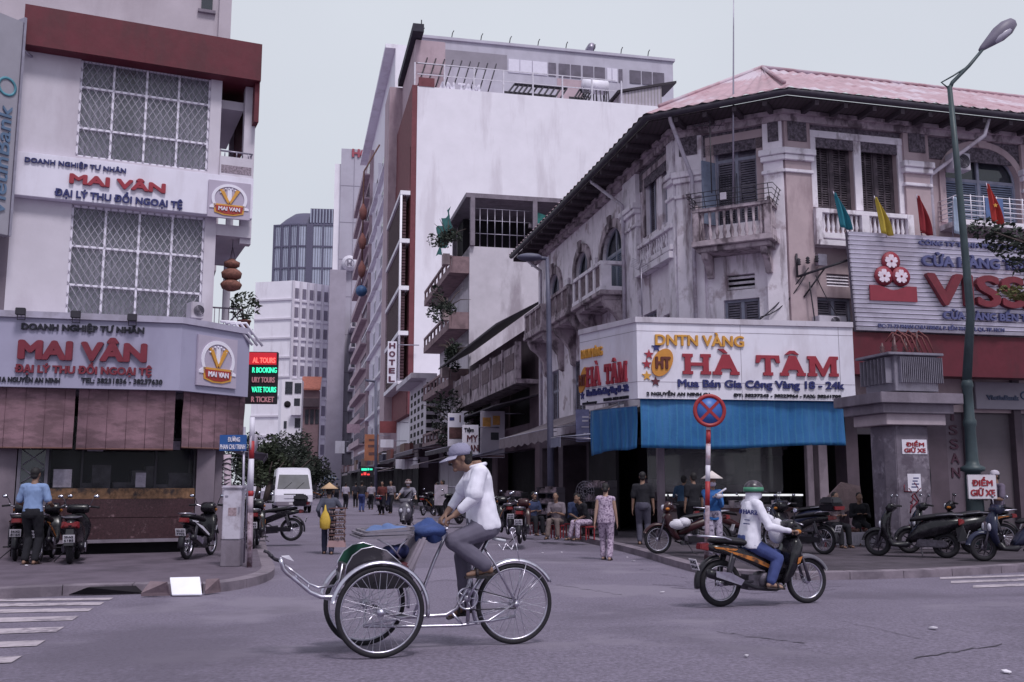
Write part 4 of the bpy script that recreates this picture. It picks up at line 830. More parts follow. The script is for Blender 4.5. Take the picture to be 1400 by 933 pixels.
# shop under the sign
cfr = Gz(905, 735, ZP); FP = Frame((cfr.x, cfr.y), 9); up = FP.U(1110, 1.5)
COLM = mat('column_paint', (.27, .23, .24), .8, .15, 2.5, .2, stain=(.17, .14, .15), stain_amt=.7, stain_scale=2.5, streak=.4)
b = MB()
for px in (905, 1109): u = FP.U(px, 1.5); MB().fbox(FP, u-.09, u+.09, -.18, 0, .3, 3.7).fbox(FP, u-.13, u+.13, -.22, .04, .1, .3).build('column', COLM, CB, bevel=.01)
u = FP.U(1128, 1.5); b.fbox(FP, u-.13, u+.13, -.4, -.05, .1, 3.7); b.build('column', COLM, CB, bevel=.01)
b = MB(); zf = .12; ue = FP.U(1160, 2)
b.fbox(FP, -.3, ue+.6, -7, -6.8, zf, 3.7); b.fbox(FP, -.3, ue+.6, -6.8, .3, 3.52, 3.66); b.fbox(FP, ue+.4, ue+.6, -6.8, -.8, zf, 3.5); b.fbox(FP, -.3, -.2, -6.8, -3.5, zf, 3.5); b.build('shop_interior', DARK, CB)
b = MB(); rg = random.Random(11)
for i in range(26):
    u = .4+rg.random()*(up-.5); z = .6+rg.random()*2.2; w = .15+rg.random()*.7; b.fbox(FP, u, u+w, -2.2-rg.random()*2.5, -2.1, z, z+.1+rg.random()*.5)
b.build('shelf_goods', mat('shelf_goods', (.075, .06, .07), .7, .8, 3), CB)
uc0, uc1 = FP.U(915, 1.1, -.7), FP.U(1098, 1.1, -.7)
t = thing('display_counter', 'long glass display counter with a bright white top edge inside the jeweller', 'counter', FP.P((uc0+uc1)/2, -1, ZP))
b = MB(); b.fbox(FP, uc0, uc1, -1.3, -.7, ZP, .78); b.build('base', mat('counter_tan', (.30, .235, .225), .8, .15, 2, .1), t, bevel=.01); b = MB(); b.fbox(FP, uc0-.02, uc1+.02, -1.32, -.66, .784, .87); b.build('shelf', mat('dark_red_wood', (.10, .05, .05), .6), t)
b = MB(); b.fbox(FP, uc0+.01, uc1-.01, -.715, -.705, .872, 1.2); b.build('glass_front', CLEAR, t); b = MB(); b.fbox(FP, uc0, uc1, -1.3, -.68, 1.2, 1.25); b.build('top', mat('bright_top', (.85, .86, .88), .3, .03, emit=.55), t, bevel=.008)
b = MB()
for i in range(8): u = uc0+.2+(uc1-uc0-.5)*i/8; b.fbox(FP, u, u+.3, -1.2, -.8, .872, .95+.12*(i % 3))
b.build('trays', mat('jewel_tray', (.35, .31, .33), .6, .5, 7), t)
b = MB(); b.fbox(FP, .12, up-.12, -1.6, -1.59, 1.3, 3.4); b.build('shop_glass', glass('soft_pane', (.2, .19, .22), .35), CB)
# ---------------------------------------------------------------- big white sign on metal slats, red band, shutters
vq = FR.uz(1172, 452, 1.1); FVS = Frame((FR.P(vq[0], 1.1, 0).x, FR.P(vq[0], 1.1, 0).y), 12); v0 = 0.0; vz0 = FVS.uz(1172, 452)[1]; vz1 = FVS.uz(1158, 316)[1]; v1 = FVS.U(1400, 6)+1.6
vl = FVS.uz(1160, 330)[0]
t = thing('sign_board', 'large white slatted metal sign with red block letters and a red three flower emblem', 'sign', FVS.P(3, -.1, vz0))
b = MB(); nl = 22; hs = (vz1-vz0)/nl
for i in range(nl):
    z = vz0+i*hs; a = vl*(i+.5)/nl
    b.hexa([FVS.P(a, .0, z+.015), FVS.P(v1, .0, z+.015), FVS.P(v1, -.05, z+.015), FVS.P(a, -.05, z+.015), FVS.P(a, .045, z+hs-.02), FVS.P(v1, .045, z+hs-.02), FVS.P(v1, -.05, z+hs-.02), FVS.P(a, -.05, z+hs-.02)])
b.build('board', mat('slat_white', (.76, .74, .76), .45, .05, 2, stain=(.4, .37, .39), stain_amt=.4, stain_scale=1), t)
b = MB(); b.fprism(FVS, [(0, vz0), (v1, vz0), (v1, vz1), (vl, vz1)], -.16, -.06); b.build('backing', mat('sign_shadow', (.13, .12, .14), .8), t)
b = MB(); text(b, FVS, 'VISSAN', 1267, 1496, 416, 373.5, .05, .14, .05); b.build('lettering', mat('maroon_block', (.16, .02, .03), .5), t)
NAV2 = mat('slate_letter', (.09, .10, .20), .5, .15, 5)
b = MB(); text(b, FVS, 'CÔNG TY TNHH MỘT THÀNH VIÊN', 1256, 1425, 335, 329, .05, .05, .012); text(b, FVS, 'CỬA HÀNG THỰC PHẨM', 1260, 1480, 363.5, 349.5, .05, .08, .022); text(b, FVS, 'CỬA HÀNG BẾN THÀNH', 1289, 1440, 436, 426, .05, .06, .016); text(b, FVS, 'ĐC: 71-73 PHAN CHU TRINH, P. BẾN THÀNH, Q1, TP. HCM', 1200, 1372, 448, 443, .05, .03, .006); b.build('lettering', NAV2, t)
ER = mat('emblem_wine', (.24, .03, .045), .5, .1, 5)
for i, (px, py) in enumerate(((1217, 358), (1207, 378), (1230, 379))):
    cu, cz = FVS.uz(px, py, .05); m = M.Translation(FVS.P(cu, .05+.012*i, cz)) @ M(((FVS.u.x, 0, FVS.n.x, 0), (FVS.u.y, 0, FVS.n.y, 0), (0, 1, 0, 0), (0, 0, 0, 1)))
    k = MB().lathe([(.27, 0), (.27, .05), (.001, .05)], m, 24).build('disc', ER, t); b = MB()
    for q in range(5): a = math.pi/2+q*2*math.pi/5; b.prism([m @ V((.03*math.cos(a)+x*math.cos(a)-y*math.sin(a), .03*math.sin(a)+x*math.sin(a)+y*math.cos(a), .052)) for x, y in ((0, -.02), (.06, -.075), (.14, -.07), (.165, -.02), (.13, 0), (.165, .02), (.14, .07), (.06, .075), (0, .02))], FVS.n*.012)
    b.build('flower', mat('petal_pink', (.72, .62, .66), .5), k); MB().lathe([(.035, .07), (.02, .08)], m, 10).build('flower_centre', ER, k)
b = MB(); q0 = FVS.uz(1189, 411, .05); q1 = FVS.uz(1253, 411, .05); zt = FVS.uz(1189, 390, .05)[1]; mid = (q0[0]+q1[0])/2; dz = q1[1]-q0[1]
b.fprism(FVS, [(q0[0], q0[1]), (q1[0], q0[1]), (q1[0], zt), (q1[0]-.3, zt), (mid+.12, zt-.1), (mid, zt-.12), (mid-.12, zt-.1), (q0[0]+.3, zt), (q0[0], zt)], .05, .095); b.build('ribbon', ER, t)
b = MB(); rz0, rz1 = FVS.uz(1172, 512, -.1)[1], vz0-.02; b.fbox(FVS, -.1, v1, -.6, -.1, rz0, rz1); tag(b.build('fascia_panel', MAROON, bevel=.01), 'deep red fascia panel running under the white slatted sign', 'fascia')
# ground floor behind the scooters
GF = Frame((FR.P(0, 0, 0).x, FR.P(0, 0, 0).y), 14.5); SHT = mat('roller_shutter', (.12, .10, .112), .6, .12, 2, 0, wave=('Z', 9, (.10, .085, .095), .5), stain=(.1, .08, .09), stain_amt=.5)
b = MB(); ga, gb, gc = GF.U(1200, 2, -.2), GF.U(1298, 2, -.2), GF.U(1332, 2, -.2)
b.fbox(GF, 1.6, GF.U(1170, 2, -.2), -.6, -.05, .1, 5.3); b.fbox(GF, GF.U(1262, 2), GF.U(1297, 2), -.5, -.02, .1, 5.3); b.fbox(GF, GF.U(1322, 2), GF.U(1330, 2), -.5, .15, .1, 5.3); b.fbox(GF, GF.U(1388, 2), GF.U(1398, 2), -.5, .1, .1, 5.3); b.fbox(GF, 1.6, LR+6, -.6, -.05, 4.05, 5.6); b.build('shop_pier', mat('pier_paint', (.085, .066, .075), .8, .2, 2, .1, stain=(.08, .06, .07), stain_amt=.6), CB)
b = MB(); b.fbox(GF, GF.U(1297, 2)+.003, GF.U(1322, 2)-.003, -.3, -.1, .1, 4.05); b.build('shop_door', mat('door_grey', (.12, .098, .11), .7, .15, 2), CB)
b = MB(); b.fbox(GF, GF.U(1330, 2)+.003, GF.U(1388, 2)-.003, -.3, -.12, .1, 4.05); b.fbox(GF, GF.U(1398, 2)+.003, LR+6, -.3, -.12, .1, 4.05); b.fbox(GF, GF.U(1170, 2), GF.U(1203, 2), -.3, -.2, 2.9, 4.05); b.build('roller_shutter', SHT, CB)
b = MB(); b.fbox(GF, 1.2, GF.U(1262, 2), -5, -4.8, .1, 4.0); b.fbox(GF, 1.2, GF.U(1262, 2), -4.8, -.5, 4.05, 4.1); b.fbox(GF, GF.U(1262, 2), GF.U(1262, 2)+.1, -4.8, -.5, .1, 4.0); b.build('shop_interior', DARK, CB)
b = MB(); textu(b, GF, 'V', GF.U(1306, 3)-.13, GF.U(1306, 3)+.13, 3.72, 4.0, -.098, .02, .01)
for i, ch in enumerate('ISSAN'): textu(b, GF, ch, GF.U(1306, 3)-(.04 if ch == 'I' else .13), GF.U(1306, 3)+(.04 if ch == 'I' else .13), 3.32-.4*i, 3.6-.4*i, -.098, .02, .01)
b.build('door_lettering', mat('plum_letter', (.07, .03, .045), .6), CB)
s_ = GF.rect(1334, 522, 1420, 559, .2); t = thing('sign_board', 'grey white bank sign box over the roller shutter at the right edge', 'sign', GF.P(s_[0], .1, s_[2])); MB().fbox(GF, s_[0], s_[1]+2, .0, .2, s_[2], s_[3]).build('board', mat('bank_white', (.27, .255, .275), .5, .05), t, bevel=.01)
b = MB(); text(b, GF, 'VietinBank', 1349, 1392, 546.5, 540, .202, .02, .012); b.build('lettering', mat('bank_slate', (.06, .08, .13), .5), t); b = MB(); m = M.Translation(GF.P(GF.U(1397, 3.9, .2)+.08, .203, GF.uz(1397, 541, .2)[1])) @ M(((GF.u.x, 0, GF.n.x, 0), (GF.u.y, 0, GF.n.y, 0), (0, 1, 0, 0), (0, 0, 0, 1))); b.lathe([(.12, 0), (.12, .015), (.08, .015), (.08, 0)], m, 16, True); b.build('ring_logo', mat('bank_slate2', (.06, .10, .15), .5), t)
# flags over the sign
for i, (px, yt, yb, bx, by, col, cn) in enumerate(((1140, 262, 312, 1161, 345, (.03, .22, .25), 'teal'), (1196, 268, 320, 1214, 350, (.55, .42, .06), 'yellow'), (1254, 266, 318, 1262, 350, (.28, .03, .035), 'dark red'), (1304, 268, 318, 1303, 350, (.45, .55, .62), 'pale blue'), (1349, 250, 305, 1366, 345, (.42, .04, .03), 'bright red'))):
    base = FVS.P(FVS.uz(bx, by, -.05)[0], -.03, vz1-.2); top = atd(px-1, yt, FVS.P(FVS.U(px, 8, .3), .3, 0).y); s = thing('flag', cn+' flag drooping from a short pole above the white slatted sign', 'flag', base, 0, 'flags above the slatted sign')
    MB().tube([base, top], .014, 6).build('pole', METAL, s); b = MB(); vs = []; h = abs(atd(px, yb, top.y).z-top.z); n, m = 7, 10; rt = V((.5, -.2, 0))
    dir_ = (base-top).normalized()
    for a in range(n+1):
        for c in range(m+1):
            q = a/n; r = c/m; wd = .34*q*(.35+.65*math.sin(min(1, r*1.15)*math.pi*.5)); vs.append(top+dir_*(h*.55*r)+V((wd*.9, .10*math.sin(q*9+r*2)*q, -h*.45*r-.1*q)))
    b.add(vs, [(a*(m+1)+c, (a+1)*(m+1)+c, (a+1)*(m+1)+c+1, a*(m+1)+c+1) for a in range(n) for c in range(m)], True); o = b.build('cloth', mat('flag_'+cn.replace(' ', '_'), col, .8, .12, 4), s); q_ = o.modifiers.new('t', 'SOLIDIFY'); q_.thickness = .004
    if i == 4: c_ = top+dir_*(h*.3)+V((.14, -.07, -h*.28)); b = MB(); FX = Frame((0, 0), 0); b.prism([c_+V(((.07 if k % 2 == 0 else .03)*math.sin(math.pi*k/5), 0, (.07 if k % 2 == 0 else .03)*math.cos(math.pi*k/5))) for k in range(10)], (0, .01, 0)); b.build('star', GOLD, s)
# roof antennas and power bracket
p = FC.P(FC.U(998, ZE, .9), .9, cz1+.1); tp = atd(1003, -20, p.y); t = thing('radio_mast', 'thin tall mast rising from the corner balcony past the roof', 'antenna', p); MB().tube([p, p.lerp(tp, .5), p.lerp(tp, .8), tp], [.03, .025, .018, .008], 6).build('mast', METAL, t)
b = MB(); q = FC.P(FC.U(972, 10.4, 1.0), 1.0, 0); zt = FC.uz(972, 172, 1.0)[1]; b.tube([V((q.x, q.y, cz1+.5)), V((q.x, q.y, zt+.15))], .018, 5)
for k in range(5): b.tube([V((q.x-.35+.16*k-.0, q.y-.25, zt)), V((q.x-.35+.16*k+.0, q.y+.25, zt))], .01, 4)
b.tube([V((q.x-.45, q.y, zt)), V((q.x+.4, q.y, zt+.02))], .012, 4); tag(b.build('tv_antenna', BLKMETAL), 'small rusty television aerial in front of the corner balcony door', 'antenna')
def yagi(F, px, y0, y1, d, lab):
    u, z0 = F.uz(px, y1, d); z1 = F.uz(px, y0, d)[1]; b = MB(); b.tube([F.P(u, d, z0), F.P(u, d, z1)], .02, 5); b.tube([F.P(u-.2, d, z1-.25), F.P(u+.9, d+.3, z1-.2)], .012, 4)
    for k in range(6): c = F.P(u-.2+.2*k, d+.06*k, z1-.25); b.tube([c-F.n*.25-V((0, 0, .1)), c+F.n*.25+V((0, 0, .1))], .009, 4)
    tag(b.build('tv_antenna', METAL), lab, 'antenna')
yagi(FT, 878, 355, 438, .9, 'television aerial on a pole left of the drainpipe above the white sign')
pb = FR.uz(1106, 376, .3); t = thing('power_bracket', 'black iron bracket with ceramic insulators bolted to the stained pilaster', 'bracket', FR.P(pb[0], .2, pb[1])); b = MB()
b.tube([FR.P(pb[0]-.3, .2, pb[1]-.05), FR.P(pb[0]+1.2, 1.0, pb[1]+.45)], .035, 6); b.tube([FR.P(pb[0]-.1, .16, pb[1]-.6), FR.P(pb[0]+.4, .5, pb[1]+.2)], .025, 6); b.tube([FR.P(pb[0]-.3, .2, pb[1]-.06), FR.P(pb[0]-.3, .2, pb[1]+.6)], .03, 6); b.build('arm', BLKMETAL, t)
for k in range(3): MB().lathe([(.03, 0), (.07, .03), (.03, .06), (.07, .09), (.03, .12), (.06, .15), (.02, .2)], M.Translation(FR.P(pb[0]-.3+.28*k, .3, pb[1]+.25+.06*k)), 10).build('insulator', BLKMETAL, t)
b = MB(); b.fbox(FR, pb[0]+.28, pb[0]+.55, .2, .35, pb[1]+.28, pb[1]+.6); b.build('meter_box', METAL, t)
def wire(pts, r, lab, sag=.15, m=BLKMETAL, n=10):
    b = MB(); out = []
    for i in range(len(pts)-1):
        for k in range(n): q = k/n; out.append(V(pts[i]).lerp(V(pts[i+1]), q)-V((0, 0, sag*4*q*(1-q))))
    out.append(V(pts[-1])); b.tube(out, r, 5); return tag(b.build('cable', m), lab, 'cable')
wire([FT.P(LT-3, .4, 6.3), FC.P(.3, .4, 5.9), FC.P(2.2, .35, 5.9), FR.P(pb[0], .3, pb[1]+.2)], .018, 'black cable looping along the stained corner wall below the balcony', .12)
wire([FC.P(1.2, .3, 4.6), FC.P(2.4, .3, 6.1), FR.P(pb[0]-.1, .3, pb[1])], .016, 'thin black cable drooping from the iron bracket to the corner window', .25)
wire([FR.P(pb[0], .3, pb[1]-.2), FR.P(.7, .4, 4.6), FR.P(.9, .3, 4.1)], .02, 'black cable hanging down the ochre pilaster beside the bracket', .1)
wire([FR.P(pb[0]+.2, .3, pb[1]), FR.P(1.9, .5, 5.4), FR.P(2.2, .3, 6.1)], .014, 'thin cable sagging across the mezzanine vent on the right facade', .3)
# ---------------------------------------------------------------- street behind: right row, from near to far
def grid_win(b, F, us, zs, w, h, d0, d1):
    for u in us:
        for z in zs: b.fbox(F, u-w/2, u+w/2, d0, d1, z, z+h)
def face_frame(F, u): p = F.P(u, 0, 0); return Frame((p.x, p.y), F.a+90)   # faces the camera across the street line
ROOFBLK = mat('weathered_tarp', (.055, .05, .055), .85, .3, 2, .2)
WALLP = mat('pale_render', (.56, .53, .54), .85, .08, 1.2, .2, stain=(.25, .22, .23), stain_amt=.7, stain_scale=.55, streak=.3, sthr=.53)
WALLW = mat('white_render', (.80, .78, .78), .8, .04, .6, .1, stain=(.58, .54, .55), stain_amt=.6, stain_scale=.5, streak=.16, sthr=.52)
PINKW = mat('pink_render', (.46, .36, .365), .85, .1, 1, .1, stain=(.30, .22, .23), stain_amt=.5, stain_scale=.8, streak=.3)
uN = lambda px, z=4.0, d=0: FT.U(px, z, d)
u640, u600, u566 = uN(641, 9), uN(601, 9), uN(567, 20)
# low two storey building with the concrete balcony
t = thing('shop_building', 'low two storey shophouse with carved concrete balcony beside the colonial building', 'building', FT.P((u640+0)/2, -3, 0))
zt = 9.0
b = MB(); wall_holes(b, FT, u640+.01, -.02, .1, zt, [(u640+1, u640+7.5, .12, 3.2), (u640+9, -1, .12, 3.2), (u640+1.5, u640+7, 4.4, 6.6), (u640+9.5, -2, 4.4, 6.6)], -.05, .6); b.fbox(FT, u640+.01, -.02, -9, -.9, 3.4, zt); b.build('wall', mat('dim_render', (.17, .13, .135), .85, .15, 1.2, .2, stain=(.10, .075, .08), stain_amt=.8, stain_scale=.8, streak=.3), t)
b = MB(); b.fbox(FT, u640+.3, -.3, -.9, -.85, .1, zt-.2); b.build('dark_opening', DARK, t)
zb0, zb1 = 6.3, 7.9
b = MB(); b.fbox(FT, u640+.4, -.2, -.05, 1.0, zb0-.2, zb0); b.fbox(FT, u640+.4, -.2, .85, 1.0, zb0, zb1); n = 6
for k in range(n+1): u = u640+.4+(-.6-u640)*k/n; b.fbox(FT, u-.1, u+.1, .8, 1.06, zb0, zb1+.1)
bl = b.build('balcony', DTRIM, t); b = MB()
for k in range(n): u = u640+.4+(-.6-u640)*(k+.5)/n; MB().fbox(FT, u-1, u+1, 1.0, 1.03, zb0+.5, zb1-.35).build('carved_panel', mat('carved_panel2', (.17, .13, .13), .9, .4, 5, .8), bl)
b.fbox(FT, u640+.4, u640+.55, -.04, .84, zb0, zb1); b.build('side_parapet', DTRIM, bl)
b = MB(); b.hexa([FT.P(u640+.2, -.2, 9.9), FT.P(-.1, -.2, 9.9), FT.P(-.1, 2.0, 8.7), FT.P(u640+.2, 2.0, 8.7), FT.P(u640+.2, -.2, 10), FT.P(-.1, -.2, 10), FT.P(-.1, 2.0, 8.8), FT.P(u640+.2, 2.0, 8.8)]); b.hexa([FT.P(u640+.2, -.2, 5.6), FT.P(-.1, -.2, 5.6), FT.P(-.1, 2.1, 5.0), FT.P(u640+.2, 2.1, 5.0), FT.P(u640+.2, -.2, 5.66), FT.P(-.1, -.2, 5.66), FT.P(-.1, 2.1, 5.06), FT.P(u640+.2, 2.1, 5.06)]); b.build('canopy', ROOFBLK, t)
# four storey building with a blank side wall and planted balconies
zt2 = FT.uz(641, 338)[1]; FW = face_frame(FT, u640); t = thing('apartment_building', 'narrow four storey building with a blank white side wall and plants on its balconies', 'building', FT.P((u640+u600)/2, -4, 0)); wall_w = 11
L2 = u640-u600; fl = zt2/4.6; b = MB(); holes = [(u600+.6+k*L2/3, u600+L2/3-.4+k*L2/3, fl*j+1.1, fl*j+fl-.5) for j in range(1, 5) for k in range(3) if fl*j+fl-.5 < zt2]
wall_holes(b, FT, u600, u640-.001, .1, zt2, holes+[(u600+.5, u640-.5, .12, 3.2)], 0, .6); b.fbox(FW, .0, wall_w, -L2, -.0, .1, zt2); b.build('wall', WALLP, t)
b = MB(); [b.fbox(FT, h[0], h[1], -.59, -.55, h[2], h[3]) for h in holes]; b.build('window', PANE, t, kind='stuff') if len(holes) > 100 else b.build('dark_window', PANE, t)
b = MB()
for j in range(1, 5):
    z = fl*j+.6; b.fbox(FT, u600+.2, u640-.05, .0, 1.3, z-.2, z); b.fbox(FT, u600+.2, u640-.05, 1.15, 1.3, z, z+.25)
    b.fbox(FT, u640-.2, u640-.05, .0, 1.14, z, z+.9); b.fbox(FT, u600+.2, u640-.05, 1.15, 1.3, z+.8, z+.95)
    for k in range(8): u = u600+.3+(L2-.5)*k/7; b.fbox(FT, u-.1, u+.1, 1.16, 1.28, z+.252, z+.798)
b.build('balcony', mat('balcony_brown', (.24, .17, .165), .85, .2, 2, .2, stain=(.1, .07, .07), stain_amt=.6), t)
for j in range(1, 5):
    b = MB(); b.fbox(FT, u640-.5, u640+.15, 1.32, 1.75, fl*j+.9, fl*j+1.6); b.build('window_box', mat('box_beige', (.36, .29, .27), .8), t)
b = MB()
for uu, dd in ((0, -.3), (0, 7), (wall_w-.3, -.3), (4.2, -.3), (wall_w-.3, 7)): b.fbox(FW, uu, uu+.3, -.3-dd-.0, -dd-.0, zt2, zt2+3.2)
b.fbox(FW, -.3, wall_w+.3, -8, .3, zt2+3.2, zt2+3.5); b.fbox(FW, 4, wall_w, -.3, -.05, zt2+1.5, zt2+1.75); b.build('roof_frame', CONC, t)
b = MB(); b.fbox(FW, .4, wall_w-.4, -7.6, -5, zt2, zt2+3.1); b.build('roof_room', DARK, t)
b = MB()
for k in range(8): b.tube([FW.P(.2+.5*k, -.1, zt2), FW.P(.2+.5*k, -.1, zt2+2.6)], .03, 5)
for z in (zt2+.9, zt2+1.8, zt2+2.6): b.tube([FW.P(0, -.1, z), FW.P(4.2, -.1, z)], .03, 5)
b.build('cage_bars', METAL, t)
b = MB(); vs = []; n = 14
for i in range(n+1):
    for k in range(7): vs.append(FT.P(u640-.3-6*i/n, 1.2+.15*math.sin(i+k), zt2+2.7-k*.35-.12*math.sin(i*1.3)))
b.add(vs, [(i*7+k, (i+1)*7+k, (i+1)*7+k+1, i*7+k+1) for i in range(n) for k in range(6)], True); vs = []
for i in range(n+1):
    for k in range(4): vs.append(FW.P(4.6+5.8*i/n, -.2+.1*math.sin(i*2+k), zt2+2.6-.3*k-.2*math.sin(i*.9)))
b.add(vs, [(i*4+k, (i+1)*4+k, (i+1)*4+k+1, i*4+k+1) for i in range(n) for k in range(3)], True)
b.build('shade_net', mat('green_net', (.03, .17, .14), .8, .4, 3), t)
rg = random.Random(21)
for i, (j, px, sz, lab) in enumerate(((4.35, 612, 1.5, 'big leafy plant spilling over the top balcony of the narrow building'), (3.2, 612, 1.7, 'bushy dark plant growing out of the third floor balcony boxes'), (2.25, 622, 1.2, 'small dark bush on the second floor balcony of the narrow building'), (1.25, 618, 2.3, 'dense dark creeper massed over the first floor of the narrow building'), (.95, 628, 1.6, 'low dark bush above the awning left of the narrow building'))):
    z = fl*j+1.2; c = FT.P(FT.U(px, z, 1.6), 1.6, z); s = thing('balcony_plant', lab, 'plant', c, 0, 'plants on the narrow building'); b = MB()
    for k in range(7): a = V((rg.gauss(0, 1), rg.gauss(0, 1), rg.uniform(0, 1))).normalized()*sz; b.tube([c-V((0, 0, .4)), c+a*.5, c+a*.9-V((0, 0, .1))], [.05, .03, .01], 5)
    b.build('stem', BARK, s); b = MB()
    for k in range(9): q = c+FT.u*(rg.uniform(-2.6, .5)*sz*.7)+FT.n*(rg.gauss(0, .2)*sz)+V((0, 0, rg.gauss(-.1, .35)*sz)); leaves(b, q, sz*rg.uniform(.2, .36), 70, .13, rg)
    b.build('foliage', LEAF, s)
# small houses between the narrow building and the hotel block
t = thing('shop_building', 'small white shophouse with a perforated block screen at the foot of the hotel block', 'building', FT.P((u600+u566)/2, -4, 0)); zt3 = FT.uz(600, 515)[1]
b = MB(); b.fbox(FT, u566+.02, u600-.02, -9, 0, .1, zt3-1.2); b.fbox(FT, u566+6, u600-.02, -9, 1.0, zt3-5.5, zt3-.2); b.fbox(FT, u566+6, u600-.02, .2, 2.2, zt3-.199, zt3+.2); b.fbox(FT, u566+6, u600-.02, .8, 1.6, zt3-7, zt3-6.2); b.build('wall', WALLP, t)
F3 = face_frame(FT, u600); b = MB()
for i in range(4):
    for j in range(7): b.fbox(FT, u566+7+i*2.4, u566+8.2+i*2.4, .99, 1.03, zt3-5+j*.65, zt3-4.65+j*.65)
for j in range(8): b.fbox(F3, -1.0-.0, -.15, -.02-.2, .02, zt3-5.2+j*.62, zt3-4.85+j*.62)
b.build('block_screen', DARK, t)
# big hotel block
zH = FT.uz(567, 130)[1]; FHW = face_frame(FT, u566); t = thing('hotel_block', 'tall white hotel block with a huge blank side wall and a rooftop storey', 'building', FT.P(u566-10, -12, 0))
uh1 = uN(500, 25); Lh = u566-uh1; hw = 30
b = MB(); b.fbox(FHW, .0, hw, -Lh, -.0, .1, zH); b.build('wall', WALLW, t)
BR = mat('brick_strip', (.17, .055, .06), .8, .15, 2, .1); u547 = uN(546, 25); zS = FT.uz(552, 86)[1]
b = MB(); b.fbox(FT, u547, u566-.05, .0, .5, 8, zH+.1); b.fbox(FT, u547-.2, u566-.6, .5, .55, 8, zH-6); b.build('corner_strip', BR, t)
b = MB(); uu = uN(539, 25); b.fbox(FT, uu, u547-.01, -3, 1.4, 5, zS-2.5); b.fbox(FT, u547, u566-2, -3, -.02, zH, zS-2.5); b.build('pink_pier', PINKW, t)
b = MB(); zz = [FT.uz(556, y, 2)[1] for y in (222, 292, 362, 430, 505)]; lo = []
for i, z in enumerate(zz): b.fbox(FT, u547+.3, u566+.02, .55, 1.5, z, z+.4)
b.tube([FT.P(u566-.1, 1.4, zz[-1]), FT.P(u566-.1, 1.4, zz[0])], .12, 6); b.build('louver_ledge', WALLW, t)
b = MB()
for i in range(4):
    z0, z1 = zz[i+1]+.5, zz[i]
    for k in range(14): z = z0+(z1-z0)*(k+.3)/14; b.fbox(FT, u547+.6, u566-.3, .9, 1.3, z, z+.22)
b.build('louvers', mat('louver_brown', (.075, .04, .045), .8, .3, 2), t)
b = MB(); ch = zz[0]-zz[1]
zf0 = FT.uz(535, 100)[1]
b.fbox(FT, uh1, uu-.01, -3, .3, 4, zf0); holes = []
for j in range(9):
    z = 7+j*ch*.92
    if z+2 > zf0: break
    b.fbox(FT, uh1, uu-.02, .3, .85, z-.9, z-.6)
    for k in range(5): u = uh1+(uu-uh1)*(k+.15)/5; b.fbox(FT, u-.25, u, .3, .75, z-.6, z+2.4)
b.fbox(FT, uh1, uu-.02, .3, 1.5, zf0-.5, zf0); b.build('front_wall', WALLW, t)
for j in range(9):
    z = 7+j*ch*.92
    if z+2 > zf0: break
    for k in range(5): u = uh1+(uu-uh1)*(k+.25)/5; MB().fbox(FT, u+.3, u+(uu-uh1)/5-1.2, .3, .36, z, z+2.0).build('window', PANE, t)
# rooftop storey
sb = 6.0; zt5 = FHW.uz(575, 52, -sb)[1]; ur0 = FHW.U(572, 40, -sb); ur1 = FHW.U(922, 40, -sb); RFM = mat('roof_room_wall', (.47, .46, .49), .8, .08, .7, .1, stain=(.36, .34, .37), stain_amt=.5, stain_scale=.4, streak=.3)
b = MB(); b.fbox(FHW, ur0, ur1, -sb-10, -sb, zH-.5, zt5); b.fbox(FHW, ur0-.2, ur1+.2, -sb-10.2, -sb+.2, zt5, zt5+.3); b.build('roof_storey', RFM, t)
zwt, zwb = FHW.uz(760, 87, -sb)[1], FHW.uz(760, 105, -sb)[1]
for x0, x1, m in ((695, 710, 0), (711, 727, 0), (728, 748, 0), (750, 760, 1), (764, 779, 1), (781, 794, 1), (797, 811, 1), (813, 827, 1), (830, 836, 0), (837, 844, 0), (846, 851, 1), (861, 876, 1), (878, 891, 1), (893, 908, 1)):
    MB().fbox(FHW, FHW.U(x0, zwb, -sb), FHW.U(x1, zwb, -sb), -sb+.0, -sb+.08, zwb, zwt).build('window', (mat('bright_shutter', (.70, .68, .72), .6, .05), mat('roof_pane', (.13, .12, .14), .35, .3, 1))[m], t)
b = MB(); b.fbox(FHW, FHW.U(571, 40, -sb), FHW.U(693, 40, -sb), -sb, -sb+.05, zwb+.2, zwt+.4); b.build('grey_band', mat('grey_band', (.27, .26, .27), .8, .1, .6), t)
b = MB(); b.fbox(FHW, FHW.U(762, 40, -sb), FHW.U(797, 40, -sb), -sb, -sb+.04, zH-.5, zwb-.2); b.build('pink_panel', PINKW, t)
b = MB(); b.fbox(FT, u547, u566-.3, -.6, .5, zS-2.4, min(zt5-1.2, FT.uz(553, 58)[1])); b.build('dark_penthouse', mat('tar_paper', (.035, .035, .045), .8, .3, 1), t)
b = MB(); zr = zH+1.9
xs = [567+i*(850-567)/7 for i in range(8)]
for x in xs: u = FHW.U(x, zH, -.2); b.fbox(FHW, u-.07, u+.07, -.3, -.16, zH, zr+.6)
for z in (zr+.55, zr-.6): b.fbox(FHW, 0, FHW.U(842, zH, -.2), -.27, -.2, z, z+.09)
b.build('roof_railing', mat('rail_white', (.6, .58, .6), .6), t)
b = MB(); b.fbox(FHW, .1, FHW.U(594, zH, .03), -.1, .05, zH, zH+.9); b.build('roof_grille', BR, t)
b = MB()
for x in range(570, 668, 12): u = FHW.U(x, zH, -1.2); b.tube([FHW.P(u, -1.2, zH+.2), FHW.P(u+1.1, -2.0, zH+3.9)], .07, 5)
b.tube([FHW.P(0, -1.5, zH+3.0), FHW.P(FHW.U(665, zH, -1.5), -1.5, zH+3.0)], .05, 5); b.build('sign_frame', BLKMETAL, t)
